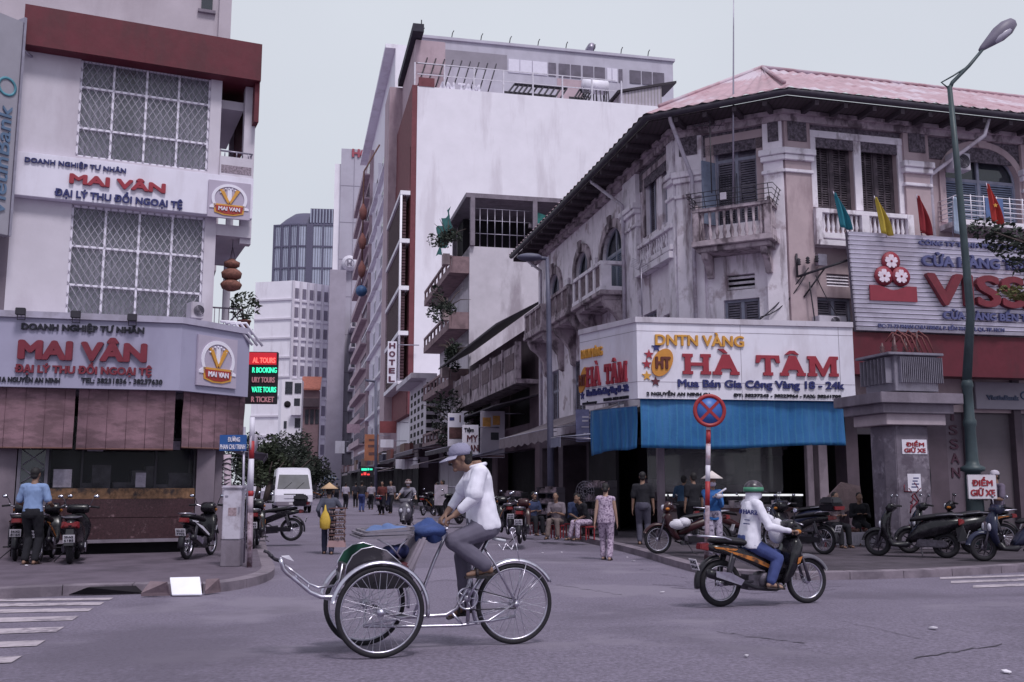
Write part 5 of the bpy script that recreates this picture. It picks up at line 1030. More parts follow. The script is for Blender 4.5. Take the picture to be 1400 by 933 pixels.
b = MB(); zl0, zl1 = FHW.uz(600, 124, -.9)[1], FHW.uz(600, 112, -.9)[1]; textu(b, FHW, 'AN TAM', FHW.U(599, 34, -.9), FHW.U(655, 34, -.9), zl0, zl1, -.9, .2, .06); b.build('roof_lettering', WHITE2, t)
for i, (x0, x1) in enumerate(((690, 722), (722, 762), (780, 800))):
    u0, u1 = FHW.U(x0, zH, -2), FHW.U(x1, zH, -2); zb_ = zH+.1; b = MB()
    for k in range(6): u = u0+(u1-u0)*k/5; b.tube([FHW.P(u, -1.0, zb_+.2), FHW.P(u+1.2, -2.6, zb_+2.1)], .1, 5)
    b.tube([FHW.P(u0, -1.0, zb_+.2), FHW.P(u1, -1.0, zb_+.2)], .1, 5); b.tube([FHW.P(u0+1.2, -2.6, zb_+2.1), FHW.P(u1+1.2, -2.6, zb_+2.1)], .22, 8); b.fbox(FHW, u0, u1, -2.6, -2.5, zb_-.4, zb_+1.2)
    tag(b.build('solar_heater', BLKMETAL), ['dark solar heater rack nearest the hotel street corner on the roof', 'dark solar heater rack in the middle of the hotel roof', 'dark solar heater rack just left of the white tank'][i], 'solar heater', 'solar heaters on the hotel roof')
b = MB(); u0, u1 = FHW.U(797, zH, -2), FHW.U(830, zH, -2); z = FHW.uz(800, 118, -2)[1]; b.tube([FHW.P(u0, -2, z), FHW.P(u1, -2, z)], .75, 14); s = thing('water_tank', 'white horizontal water tank on legs on the hotel roof', 'tank', FHW.P((u0+u1)/2, -2, zH)); b.build('tank', WHITE2, s); b = MB()
for u in (u0+.2, (u0+u1)/2, u1-.2):
    for d in (-1.5, -2.5): b.tube([FHW.P(u, d, zH), FHW.P(u, d, z-.5)], .06, 5)
for k in range(7): b.tube([FHW.P(u0+(u1-u0)*k/6, -1.2, zH+.2), FHW.P(u0+(u1-u0)*k/6, -1.6, z-.3)], .06, 5)
b.build('stand', BLKMETAL, s)
b = MB(); u0, u1 = FHW.U(848, zH, -.6), FHW.U(905, zH, -.6); b.hexa([FHW.P(u0, -.6, zH-.3), FHW.P(u1, -.6, zH-.3), FHW.P(u1, -4, zH-.3), FHW.P(u0, -4, zH-.3), FHW.P(u0, -.6, zH+1.3), FHW.P(u1, -.6, zH+2.6), FHW.P(u1, -4, zH+2.6), FHW.P(u0, -4, zH+1.3)]); b.build('roof_shed', mat('shed_tin', (.40, .37, .39), .6, .15, 1, 0, wave=('X', .9, (.28, .25, .27), .6)), t)
b = MB(); b.hexa([FHW.P(u, d, z) for z2 in (0, .25) for u, d, z in ((u0-.3, -.4, zH+1.32+z2), (u1+1.6, -.4, zH+2.9+z2), (u1+1.6, -4.2, zH+2.9+z2), (u0-.3, -4.2, zH+1.32+z2))]); b.build('shed_roof', mat('tar_paper2', (.04, .035, .04), .8), t)
b = MB()
for k in range(9): u = ur0+(ur1-ur0)*(k+.1)/9; b.tube([FHW.P(u, -sb-.3, zt5+.3), FHW.P(u+.1, -sb-.3, zt5+1.0), FHW.P(u+.25, -sb-.3, zt5+1.3)], .05, 4)
b.tube([FHW.P(ur0+.2, -sb, zt5), FHW.P(ur0+.2, -sb, zt5+2)], .06, 4); b.build('roof_rods', BLKMETAL, t)
b = MB(); u, z = FHW.uz(800, 72, -sb-2); b.tube([FHW.P(u-1.6, -sb-2, zt5), FHW.P(u+.6, -sb-2, z+.6)], .14, 6); b.tube([FHW.P(u+.6, -sb-2.6, z+.5), FHW.P(u+.6, -sb-1.4, z+.5)], .45, 12); b.tube([FHW.P(u+.2, -sb-2, zt5), FHW.P(u+.4, -sb-2, z)], .08, 5); tag(b.build('rooftop_heater', METAL), 'small tilted heater with a dark drum on top of the rooftop storey', 'solar heater')
# further row to the bend of the street
def rowhouse(px0, px1, ytop, m, lab, d=0, n=5, win=True, name='apartment_building', z0=.1):
    ua, ub = uN(px0, 10, d), uN(px1, 10, d); zt = FT.uz(px1, ytop, d)[1]; s = thing(name, lab, 'building', FT.P((ua+ub)/2, -5, 0)); b = MB(); b.fbox(FT, ua, ub, -12, d, z0, zt); b.build('wall', m, s)
    nz_ = max(2, int(zt/3.6)); b = MB(); c = MB()
    for j in range(1, nz_):
        z = zt/nz_*j; c.fbox(FT, ua+.2, ub-.2, d, d+.9, z-.2, z+.0); c.fbox(FT, ua+.2, ub-.2, d+.75, d+.9, z, z+.7); b.fbox(FT, ua+.6, ub-.6, d+.002, d+.05, z+.1, z+2.3)
    b.build('window_band', PANE, s); c.build('balcony', m, s); return s
TANP = mat('tan_render', (.38, .28, .26), .85, .12, 1, .1, stain=(.2, .14, .14), stain_amt=.5, stain_scale=.6, streak=.3)
rowhouse(484, 499, 238, PINKW, 'slim pinkish building between the hotel block and the grey tiled tower', .8)
rowhouse(470, 483, 430, WALLP, 'pale grey narrow building below the tiled tower', 0)
rowhouse(455, 469, 470, TANP, 'tan narrow house farthest along the right side of the street', 0)
# dark shopfronts under the row
t = thing('shopfront_row', 'dark shopfronts at street level below the hotel block and its neighbours', 'shopfront', FT.P(u566, 1.5, 0)); rg = random.Random(17)
u = u600+.3; e_ = uN(455, 4)
while u > e_:
    w = rg.uniform(3.2, 5); MB().fbox(FT, u-w+.35, u, 1.5, 1.58, .12, 3.1+rg.uniform(-.2, .4)).build('shop_opening', DARK, t)
    if rg.random() < .8: MB().fbox(FT, u-w+.35, u, 1.5, 1.8, 3.6, 4.3+rg.uniform(0, .7)).build('fascia', mat('fascia%d' % rg.randrange(5), ((.12, .045, .04), (.24, .2, .21), (.06, .06, .09), (.17, .11, .08), (.10, .035, .04))[rg.randrange(5)], .7, .35, 2), t)
    u -= w
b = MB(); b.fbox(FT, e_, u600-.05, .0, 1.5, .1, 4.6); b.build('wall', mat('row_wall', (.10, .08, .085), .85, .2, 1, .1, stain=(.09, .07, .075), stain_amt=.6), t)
# grey tiled tower
D = 190; p0, p1 = atd(462, 400, D), atd(516, 400, D); FG = Frame((p0.x, p0.y), 10); zt = FG.uz(463, 203)[1]; w = FG.U(516, 40); t = thing('tiled_tower', 'tall grey tiled tower with red letters at its top edge', 'building', FG.P(w/2, -8, 0))
TILE = mat('tower_tile', (.43, .42, .45), .7, .06, .5, 0, stain=(.36, .34, .37), stain_amt=.5, stain_scale=.1)
MB().fbox(FG, 0, w, -20, 0, .1, zt).build('wall', TILE, t); b = MB()
for i in range(1, 8): z = zt-i*(zt-8)/8-.2; b.fbox(FG, 0, w, 0, .04, z, z+.12)
for i in range(1, 3): b.fbox(FG, w*i/3, w*i/3+.12, 0, .05, 8, zt)
b.build('tile_joints', mat('tile_joint', (.27, .26, .29), .8), t)
b = MB(); pz = FG.uz(484, 215)[1]; textu(b, FG, 'HO', FG.U(481, 60), FG.U(504, 60), pz, FG.uz(484, 204)[1], .05, .2, .12); b.build('lettering', mat('faded_red', (.33, .08, .10), .6), t)
MB().fbox(FG, -1.2, -.02, -18, -.6, .1, zt-3).build('side_wall', WALLW, t); b = MB(); zp = FG.uz(463, 372)[1]; b.fbox(FG, -1.6, 1.5, -2, 2, .1, zp); b.build('lower_block', mat('low_grey', (.36, .34, .37), .8, .1, .5), t)
b = MB(); uu_, zz_ = FG.uz(478, 360, 1); m = M.Translation(FG.P(uu_, 1, zz_)) @ M(((FG.u.x, 0, FG.n.x, 0), (FG.u.y, 0, FG.n.y, 0), (0, 1, 0, 0), (0, 0, 0, 1))); s = thing('round_sign', 'pale round sign with a letter H on the grey tiled tower', 'sign', FG.P(uu_, .5, zz_-1.5)); b.lathe([(1.5, -.4), (1.5, .2), (.001, .25)], m, 24); b.build('disc', mat('disc_pale', (.62, .60, .63), .5), s); b = MB(); b.lathe([(.95, .25), (.95, .3), (.75, .3), (.75, .25)], m, 24, True); b.build('ring', TILE, s); b = MB(); textu(b, FG, 'H', uu_-.4, uu_+.4, zz_-.5, zz_+.5, 1.28, .1, .08); b.build('lettering', mat('h_grey', (.2, .19, .22), .6), s)
# lantern string and blue ball sign over the street
q = atd(494, 400, 105); t = thing('lantern_string', 'vertical string of brown lanterns hung on a pole outside the pink building', 'lantern', q); b = MB(); L0 = MB(); tz = atd(494, 235, 105).z; b.tube([q, V((q.x, q.y, tz)), V((q.x+1.6, q.y+.4, tz+3.2))], .09, 6); b.build('pole', BROWN, t)
for y in (290, 330, 368): z = atd(494, y, 105).z; MB().lathe([(.1, -.9), (.28, -.8), (.42, -.2), (.42, .2), (.22, .6), (.1, .9)], M.Translation(V((q.x, q.y, z))), 10).build('lantern', mat('lantern_brown', (.20, .085, .07), .8, .25, 2), t)
c = atd(494, 398, 104); MB().ball(c, .62, 18).build('ball', mat('ball_blue', (.04, .10, .20), .5, .3, 1.5), thing('ball_sign', 'blue globe sign hanging below the brown lanterns', 'sign', c))
o = bpy.data.objects['ball']; ro = o.parent; bpy.data.objects['ball'].name = 'globe'; b = MB(); b.tube([c+V((0, 0, .7)), c+V((0, 0, 1.3))], .05, 5); b.build('hanger', METAL, ro)
b = MB(); c2 = atd(496, 425, 104)
for k in range(4): b.fbox(Frame((c2.x, c2.y), 10), -.4, .4, -.1, .1, c2.z-1.3*k, c2.z-1.3*k+.9)
# vertical hotel sign
q = atd(536, 495, 92); FQ = Frame((q.x, q.y), 8); t = thing('vertical_sign', 'vertical white sign with dark letters spelling hotel hung over the street', 'sign', q); zt, zb_ = atd(536, 467, 92).z, atd(536, 524, 92).z; MB().fbox(FQ, -.42, .42, -.15, 0, zb_, zt).build('board', WSIGN, t)
b = MB(); b.tube([FQ.P(0, -.07, zt-.3), FQ.P(2.5, -.07, zt-.3)], .05, 5); b.tube([FQ.P(0, -.07, zb_+.3), FQ.P(2.5, -.07, zb_+.3)], .05, 5); b.build('bracket', METAL, t); b = MB(); h = (zt-zb_)/5
for i, ch in enumerate('HOTEL'): textu(b, FQ, ch, -.25, .25, zt-h*(i+1)+.14, zt-h*i-.14, .004, .03, .04)
b.build('lettering', mat('hotel_letter', (.10, .03, .05), .5), t)
# glass tower, window grid block, small modern house, red roof house
def far_block(px0, px1, pc, ytop, d, ang, ang2, lab, m, name='apartment_building', dp_=14):
    p = atd(pc, 450, d); Fr = Frame((p.x, p.y), ang); Fl_ = Frame((p.x, p.y), ang2); zt = Fr.uz(pc, ytop)[1]; wr = Fr.U(px1, 20); wl_ = -Fl_.U(px0, 20); s = thing(name, lab, 'building', Fr.P(wr/2, -6, 0)); b = MB()
    b.prism([V((q.x, q.y, .1)) for q in (Fl_.P(-wl_, 0, 0), Fr.P(0, 0, 0), Fr.P(wr, 0, 0), Fr.P(wr, -dp_, 0), Fl_.P(-wl_, -dp_, 0))], (0, 0, zt)); b.build('wall', m, s); return s, Fr, Fl_, zt, wr, wl_
CURTW = mat('curtain_wall', (.40, .44, .50), .25, .12, .12, 0, spec=.6); MUL = mat('tower_mullion', (.10, .10, .14), .6)
s, Fr, Fl_, zt, wr, wl_ = far_block(366, 452, 404, 306, 330, 6, -12, 'distant bluish glass tower with a domed dark top', CURTW, 'glass_tower'); b = MB()
for F, a, c in ((Fr, 0, wr), (Fl_, -wl_, 0)):
    for i in range(9): z = zt-i*7.5; b.fbox(F, a, c, 0, .3, z-.5, z)
    for i in range(4): u = a+(c-a)*i/3; b.fbox(F, u-.3, u+.3, 0, .35, 0, zt)
    for i in range(16): u = a+(c-a)*i/15; b.fbox(F, u-.07, u+.07, 0, .15, 0, zt)
b.fbox(Fr, wr*.22, wr*.40, 0, .5, 0, zt); b.build('mullion_grid', MUL, s); b = MB(); n = 24; c = Fr.P(2, -8, zt); b.lathe([(10.5, 0), (10, 1.0), (7.5, 3.2), (4.5, 5.2), (.1, 5.6)], M.Translation(c) @ M.Diagonal((1, .6, 1, 1)), 28); b.build('dome', MUL, s); b = MB()
b.fbox(Fr, wr*.30, wr, -10, -.5, zt, zt+5.6); b.build('crown', MUL, s); b = MB()
for k in range(9): u = wr*.32+(wr*.66)*k/8; b.fbox(Fr, u-.15, u+.15, -.5, .1, zt+.5, zt+5.3)
b.build('crown_fins', CURTW, s)
s, Fr, Fl_, zt, wr, wl_ = far_block(344, 447, 399, 384, 200, 40, -14, 'white block with a grid of square windows beyond the trees', WALLW); nr, ncl = 9, 5; hh = (zt-1)/10.5
for j in range(nr):
    for i in range(ncl): u = wr*(i+.28)/ncl; z = zt-hh*(j+1)+hh*.12; MB().fbox(Fr, u, u+wr/ncl*.48, 0, .12, z, z+hh*.52).build('window', mat('far_pane', (.20, .19, .22), .4, .2, .5), s)
b = MB()
for j in range(nr): z = zt-hh*(j+1); b.fbox(Fl_, -wl_, 0, 0, .25, z, z+.35); b.fbox(Fr, 0, wr, 0, .3, z-.3, z)
for i in range(ncl+1): u = wr*i/ncl; b.fbox(Fr, u-.25, u+.25, .0, .34, 2, zt)
b.build('wall_ribs', mat('rib_white', (.60, .575, .59), .8, .04), s)
s, Fr, Fl_, zt, wr, wl_ = far_block(384, 415, 388, 520, 125, 8, -40, 'small white modern house with one round window above the trees', WALLW, 'house', 3); b = MB(); cu, cz = Fr.uz(393, 553); m = M.Translation(Fr.P(cu, .02, cz)) @ M(((Fr.u.x, 0, Fr.n.x, 0), (Fr.u.y, 0, Fr.n.y, 0), (0, 1, 0, 0), (0, 0, 0, 1))); b.lathe([(.42, -.1), (.42, .06), (.001, .06)], m, 18); b.build('round_window', DARK, s)
for x0, y0, x1, y1 in ((390, 522, 400, 539), (402, 545, 410, 565), (403, 572, 411, 585), (388, 576, 392, 586), (403, 524, 412, 538)): r_ = Fr.rect(x0, y0, x1, y1); MB().fbox(Fr, r_[0], r_[1], .0, .08, r_[2], r_[3]).build('window', PANE, s)
b = MB(); z = Fr.uz(400, 566)[1]; b.fbox(Fr, wr*.5, wr, 0, .9, z-.2, z); b.fbox(Fr, wr*.5, wr, .8, .9, z, z+.9); b.build('balcony', WALLW, s)
s, Fr, Fl_, zt, wr, wl_ = far_block(414, 438, 416, 534, 130, 8, -40, 'narrow brown house with an orange red tiled roof and balcony', mat('brown_house', (.26, .18, .17), .85, .15, 1), 'house', 3); b = MB(); b.prism([Fr.P(-.2, .6, zt), Fr.P(wr+.2, .6, zt), Fr.P(wr+.2, -2.5, zt+1.9), Fr.P(-.2, -2.5, zt+1.9)], (0, 0, .2)); b.build('roof', mat('tile_red', (.33, .12, .08), .8, .25, 3), s); b = MB(); b.fbox(Fr, -.1, wr+.1, 0, 1, zt-2.2, zt-2); b.fbox(Fr, -.1, wr+.1, .9, 1, zt-2, zt-1.1); b.build('balcony', mat('dark_balcony', (.08, .06, .065), .8), s)
for x in (417, 424, 431): r_ = Fr.rect(x, 560, x+5, 580); MB().fbox(Fr, r_[0], r_[1], 0, .08, r_[2], r_[3]).build('window', PANE, s)
# left row behind the corner building (seen only edge-on)
kl = pl[10]; FLS = Frame((kl.x-2.2, kl.y), 90+14.7); t = thing('shop_building', 'plain grey row building hidden behind the left corner shop', 'building', FLS.P(10, -4, 0)); b = MB(); b.fbox(FLS, 6, 26, -9, -.3, .1, 9); b.build('wall', WALLP, t)
b = MB(); b.fbox(FLS, 7, 25, -.298, .3, 3, 3.3); b.build('canopy', ROOFBLK, t)
# trees closing the street
rg = random.Random(4)
TL = ['rounded dark tree at the left of the group closing the street', 'tall dark tree behind the white van', 'broad dark tree below the small white house', 'dark tree beside the brown house at the far bend', 'low bushy tree at the right end of the group closing the street', 'palm like pale green tree among the dark trees']
for i, (px, d, h, w) in enumerate(((352, 92, 5.4, 3.0), (370, 100, 6.0, 3.5), (392, 96, 5.4, 3.2), (410, 108, 6.4, 3.6), (424, 112, 4.8, 2.8), (364, 82, 4.6, 2.0))):
    p = atd(px, 660, d); p.z = 0; t = thing('tree', TL[i], 'tree', p, 0, 'trees closing the far end of the street'); b = MB(); b.tube([p, p+V((.2, 0, h*.3)), p+V((-.1, .1, h*.6))], [.3, .22, .1], 8)
    for k in range(6): a = k*1.05; b.tube([p+V((0, 0, h*.32)), p+V((math.cos(a)*w*.4, math.sin(a)*w*.4, h*.55)), p+V((math.cos(a)*w*.7, math.sin(a)*w*.7, h*.72))], [.13, .08, .03], 5)
    b.build('trunk', BARK, t); b = MB()
    for k in range(20): c = p+V((rg.gauss(0, .42)*w, rg.gauss(0, .42)*w, h*.62+rg.gauss(0, .17)*h)); leaves(b, c, w*.34, 210, .18, rg)
    b.build('crown', LEAF2 if i == 5 else LEAF, t)
# ---------------------------------------------------------------- awnings and signs along the street
def awning(F, u0, u1, d0, d1, z0, z1, m, lab, val=.3, fringe=True):
    s = thing('awning', lab, 'awning', F.P((u0+u1)/2, d0, z1), 0, 'awnings along the street'); b = MB(); n = max(4, int((u1-u0)/.5)); vs = []
    for i in range(n+1):
        u = u0+(u1-u0)*i/n
        for k in range(5): q = k/4; vs.append(F.P(u, d0+(d1-d0)*q, z0+(z1-z0)*q-.06*math.sin(q*3.14)*(1+.4*math.sin(i*2.1))))
        vs.append(F.P(u, d1+.01, z1-val*(1+.12*math.sin(i*3.3))))
    b.add(vs, [(i*6+k, (i+1)*6+k, (i+1)*6+k+1, i*6+k+1) for i in range(n) for k in range(5)], False); o = b.build('canvas', m, s); q = o.modifiers.new('t', 'SOLIDIFY'); q.thickness = .02
    b = MB(); b.tube([F.P(u0, d1, z1), F.P(u1, d1, z1)], .025, 6)
    for u in (u0+.05, u1-.05): b.tube([F.P(u, d0, z0-.5), F.P(u, d1, z1)], .02, 6)
    b.build('frame', METAL, s)
AWB = mat('awning_beige', (.24, .21, .205), .9, .12, 2, .2, stain=(.16, .13, .13), stain_amt=.6, stain_scale=2); AWS = mat('awning_slate', (.20, .215, .26), .9, .15, 2, .2); AWD = mat('awning_dark', (.06, .055, .06), .9, .25, 2); AWG = mat('awning_grey', (.13, .12, .13), .9, .2, 2)
awning(FT, FT.U(735, 4, 1), LT-5.2, .2, 2.6, 4.2, 3.35, AWB, 'wide beige canvas awning over the pavement stalls left of the blue tarpaulins', .4)
awning(FT, FT.U(779, 3, 2.4), LT-2.4, .6, 3.0, 3.3, 2.95, AWS, 'small slate blue awning just left of the narrow blue tarpaulin', .3)
uu = u640
for i, (a, c, m, z, lab) in enumerate(((2, 12, AWD, 3.6, 'dark awning of the low shophouse behind the pedal cart rider'), (-14, -2, AWG, 3.9, 'long grey awning below the balcony plants'), (-30, -16, AWD, 3.7, 'dark awning beneath the vertical hotel sign'), (-52, -33, AWB, 3.5, 'beige awning at the foot of the hotel front'), (-80, -56, AWG, 3.4, 'farthest grey awning on the right side of the street'), (-3, 1.4, AWB, 2.9, 'small pale awning squeezed between the long grey awning and the low shophouse'), (13, 16.5, AWS, 2.9, 'small slate awning behind the grey box sign'), (-34, -31, AWB, 2.8, 'tiny pale awning under the orange brown board'), (-100, -84, AWB, 3.2, 'last pale awning before the bend of the street'))):
    awning(FT, uu+a, uu+c, .1, 3.0+.3*(i % 2), z+.7, z-.15, m, lab, .25)
awning(FLS, 24, 40, -.2, 2.6, 4.0, 3.2, AWG, 'grey awning on the left side of the street behind the van', .2)
def board(px0, y0, px1, y1, d, ang, m, lab, txt=(), name='sign_board', th=.15, grp='small signs along the street'):
    p = atd(px0, y1, d); F = Frame((p.x, p.y), ang); u1 = F.U(px1, p.z); zt = F.uz(px0, y0)[1]; s = thing(name, lab, 'sign', F.P(u1/2, -th/2, p.z), 0, grp); MB().fbox(F, 0, u1, -th, 0, p.z, zt).build('board', m, s)
    b = MB(); b.tube([F.P(u1-.02, -th/2, zt-.1), F.P(u1+1.0, -th/2-.1, zt-.1)], .03, 5); b.build('bracket', METAL, s)
    for str_, a, c, e0, e1, mm in txt: b = MB(); textu(b, F, str_, u1*a, u1*c, p.z+(zt-p.z)*e0, p.z+(zt-p.z)*e1, .003, .02, .01); b.build('lettering', mm, s)
    return s
GB = mat('box_grey', (.36, .34, .36), .7, .1, 1, 0, stain=(.22, .2, .21), stain_amt=.5, stain_scale=.8)
def marks(s, F, items, th=.012):                # unreadable lettering: blocks of paint, (u0, u1, z0, z1, material)
    for a, c, e0, e1, mm in items: MB().fbox(F, a, c, .002, th, e0, e1).build('painted_mark', mm, s)
def board2(*a, items=(), **k):
    s = board(*a, **k); p = atd(a[0], a[3], a[4]); F = Frame((p.x, p.y), a[5]); w = F.U(a[2], p.z); h = F.uz(a[0], a[1])[1]-p.z; marks(s, F, [(w*x0, w*x1, p.z+h*y0, p.z+h*y1, m) for x0, x1, y0, y1, m in items]); return s
OM = mat('worn_orange', (.42, .21, .05), .7, .3, 6); BM = mat('worn_brown', (.10, .05, .045), .8, .5, 5)
board2(657, 562, 690, 626, 47, 10, GB, 'large grey box sign with two orange blocks of lettering above the stalls', items=((.08, .42, .66, .86, OM), (.5, .8, .70, .9, OM), (.42, .75, .38, .54, BLACK), (.02, .98, .02, .05, BM)))
board2(612, 565, 634, 622, 52, 8, WSIGN, 'narrow white shop sign with a brown worn band, left of the dark red letters', items=((.08, .92, .38, .66, BM), (.1, .4, .82, .9, NAVY), (.72, .8, .78, .95, BM)))
board(632, 581, 654, 621, 46.5, 8, WSIGN, 'small white sign with the dark red words MY TAN behind the rider', (('MY', .3, .95, .42, .66, DR), ('TAN', .22, .98, .1, .32, DR), ('Tiệm', .12, .7, .76, .9, BLACK)))
OB = mat('orange_board', (.30, .12, .06), .7, .25, 1.5); RB = mat('red_board', (.19, .05, .05), .7, .2, 1)
board2(498, 594, 517, 630, 88, 8, OB, 'orange brown hanging board with dark worn bands', items=((.3, .9, .74, .82, BM), (.25, .92, .5, .6, BM), (.3, .95, .2, .32, BM)))
board(519, 576, 542, 592, 84, 8, RB, 'dark red panel sign under the hotel front')
board(474, 580, 492, 592, 110, 8, mat('pink_sign', (.42, .30, .34), .7), 'small pinkish sign far along the street')
board(458, 603, 471, 620, 118, 8, WSIGN, 'small white hanging sign beyond the orange brown board')
board(541, 628, 553, 641, 70, 12, WSIGN, 'crumpled white pennant sign hanging by the grey awning')
board(520, 601, 538, 612, 76, 8, WSIGN, 'curved white shop sign over a dark doorway')
board(594, 663, 612, 691, 42, 8, mat('menu_board', (.34, .31, .33), .8, .3, 4), 'grey notice board standing on the pavement behind the pedal cart rider')
board2(788, 560, 806, 604, 33, 4, mat('poster_lilac', (.20, .21, .33), .7, .3, 3), 'lilac banner with worn white lines hung left of the blue tarpaulins', items=((.45, .95, .74, .79, WSIGN), (.45, .9, .62, .67, WSIGN), (.4, .98, .44, .47, WSIGN), (.55, .72, .22, .27, WSIGN), (.78, .95, .22, .27, WSIGN), (.55, .72, .08, .13, WSIGN), (.78, .95, .08, .13, WSIGN)))
LG = mat('led_green', (.05, .85, .5), .5, 0, emit=.5); LR_ = mat('led_red', (.9, .06, .06), .5, 0, emit=.5); LDR = mat('led_dim', (.30, .13, .16), .5, 0, emit=.4); LBK = mat('led_panel', (.015, .012, .016), .5)
board2(492, 638, 511, 652, 66, 8, LBK, 'lit sign with a green line over a red line deep in the street', items=((.1, .5, .6, .82, LG), (.53, .66, .62, .84, LG), (.69, .9, .64, .8, LG), (.1, .2, .14, .3, LR_), (.26, .46, .16, .42, LR_), (.52, .7, .14, .3, LR_)))
p = atd(343, 552, 23.5); FD = Frame((p.x, p.y), 6); u1 = FD.U(379, 4); zt = FD.uz(343, 481)[1]; t = thing('led_sign', 'black lit sign with red, green and dim red lines at the left building corner', 'sign', FD.P(u1/2, -.1, p.z)); MB().fbox(FD, -.35, u1, -.18, 0, p.z, zt).build('panel', LBK, t, bevel=.01); h = zt-p.z
MB().fbox(FD, -.33, u1-.03, .0, .006, zt-h*.25, zt-.02).build('red_field', mat('led_redfield', (.55, .02, .035), .5, 0, emit=.28), t)
for i, (s_, m, x0) in enumerate((('AL TOURS', mat('led_hot', (.9, .16, .14), .5, 0, emit=.55), 0), ('R BOOKING', LG, 0), ('URY TOURS', LDR, 0), ('VATE TOURS', LG, 0), ('R TICKET', LDR, 0))): b = MB(); z = zt-h*(.2+.188*i)-.02; textu(b, FD, s_, u1*x0+.01, u1*(.97 if i in (1, 3) else .9), z, z+h*.105, .007, .008, .006); b.build('lettering', m, t)
b = MB(); b.tube([FD.P(-.3, -.1, zt-.1), FD.P(-1.2, -.1, zt-.1)], .03, 6); b.tube([FD.P(-.3, -.1, p.z+.1), FD.P(-1.2, -.1, p.z+.1)], .03, 6); b.build('bracket', METAL, t)
# ---------------------------------------------------------------- poles, cabinet and signs on the left corner
g = Gz(341, 776, ZP); t = thing('traffic_pole', 'red and white banded traffic pole with a peeling rusty foot on the left corner', 'pole', g); tz = atd(345, 571, g.y); top = tz.z; tx = tz.x-g.x
def seg(z0, z1, r, m, nm): MB().tube([g+V((tx*(z0-ZP)/(top-ZP), 0, z0-ZP)), g+V((tx*(z1-ZP)/(top-ZP), 0, z1-ZP))], r, 12).build(nm, m, t)
H = top-ZP; RUST = mat('peeling_paint', (.30, .24, .26), .8, .4, 9, .3, stain=(.09, .05, .05), stain_amt=.9, stain_scale=6); PW = mat('pole_white', (.62, .6, .63), .5, .06, 6); PR = mat('pole_red', (.35, .03, .035), .5, .15, 5)
seg(ZP, ZP+H*.36, .048, RUST, 'lower_pole'); seg(ZP+H*.36, ZP+H*.47, .045, mat('pole_faded', (.42, .36, .38), .7, .2, 8), 'faded_band'); seg(ZP+H*.47, ZP+H*.505, .046, PR, 'red_band'); seg(ZP+H*.505, ZP+H*.72, .045, PW, 'white_band'); seg(ZP+H*.72, ZP+H*.84, .046, PR, 'red_band'); seg(ZP+H*.84, top, .045, PW, 'white_band')
b = MB(); c = atd(347, 606, g.y+.06); m = M.Translation(c) @ M.Rotation(R(80), 4, 'Z') @ M.Rotation(R(90), 4, 'X'); b.lathe([(.16, -.006), (.16, .006), (.001, .006)], m, 24); b.build('edge_on_disc', mat('disc_back', (.45, .42, .45), .5), t)
g2 = Gz(331, 770, ZP); t = thing('street_sign', 'blue street name plate with white letters on a thin grey post', 'sign', g2); b = MB(); top = atd(334, 584, g2.y); b.tube([g2, top], .025, 8); b.build('post', METAL, t); FN = Frame((top.x, top.y-.04), -4); u0 = FN.U(300, 2.1); u1 = FN.U(337, 2.1); z0, z1 = atd(318, 617, top.y).z, atd(318, 595, top.y).z
MB().fbox(FN, u0, u1, .0, .02, z0, z1).build('plate', mat('plate_blue', (.02, .09, .26), .45, .08), t, bevel=.006); b = MB(); h = z1-z0; textu(b, FN, 'ĐƯỜNG', u0+.08+.08, u1-.12, z0+h*.58, z0+h*.86, .021, .004, .0016); textu(b, FN, 'PHAN CHU TRINH', u0+.02, u1-.02, z0+h*.12, z0+h*.42, .021, .004, .0016); b.build('lettering', WHITE2, t)
b = MB(); b.tube([g2+V((.02, .05, 0)), V((g2.x+.05, g2.y+.05, z1+.25))], .015, 6); b.build('clamp_rod', METAL, t)
g3 = Gz(311, 762, ZP); t = thing('cable_post', 'stout pale post wrapped in cable ties behind the utility cabinet', 'post', g3); tp = atd(311, 622, g3.y); MB().tube([g3, tp], .075, 12).build('post', mat('post_pink', (.38, .31, .33), .8, .2, 4), t); b = MB(); rg = random.Random(2)
for k in range(6): z = tp.z-.1-.09*k; c = V((tp.x, tp.y, z)); b.tube([c+V((.085*math.cos(a*.7), .085*math.sin(a*.7), .03*math.sin(a+k))) for a in range(10)], .012, 5)
b.tube([tp+V((.09, -.02, -.1)), tp+V((.2, -.05, -.4)), tp+V((.12, -.06, -.8)), g3+V((.1, -.05, .5))], .012, 5); b.build('cable_wrap', BLKMETAL, t)
g4 = Gz(314, 775, ZP); FX = Frame((g4.x, g4.y), 4); w = FX.U(327.5, 1)-FX.U(301, 1); zc0 = FX.uz(314, 738)[1]; zc1 = FX.uz(314, 664)[1]; t = thing('utility_cabinet', 'white metal utility cabinet on a concrete plinth at the kerb corner', 'cabinet', g4)
MB().fbox(FX, -w/2, w/2, -.32, 0, ZP, zc0).build('plinth', CONC, t, bevel=.012); MB().fbox(FX, -w/2+.01, w/2-.01, -.33, .01, zc0+.002, zc1-.06).build('box', mat('cabinet_white', (.50, .48, .51), .5, .08, 5, .05, stain=(.28, .25, .26), stain_amt=.6, stain_scale=5), t, bevel=.012); MB().fbox(FX, -w/2-.02, w/2+.02, -.36, .04, zc1-.057, zc1).build('lid', mat('cabinet_white', (.5, .5, .5)), t, bevel=.02)
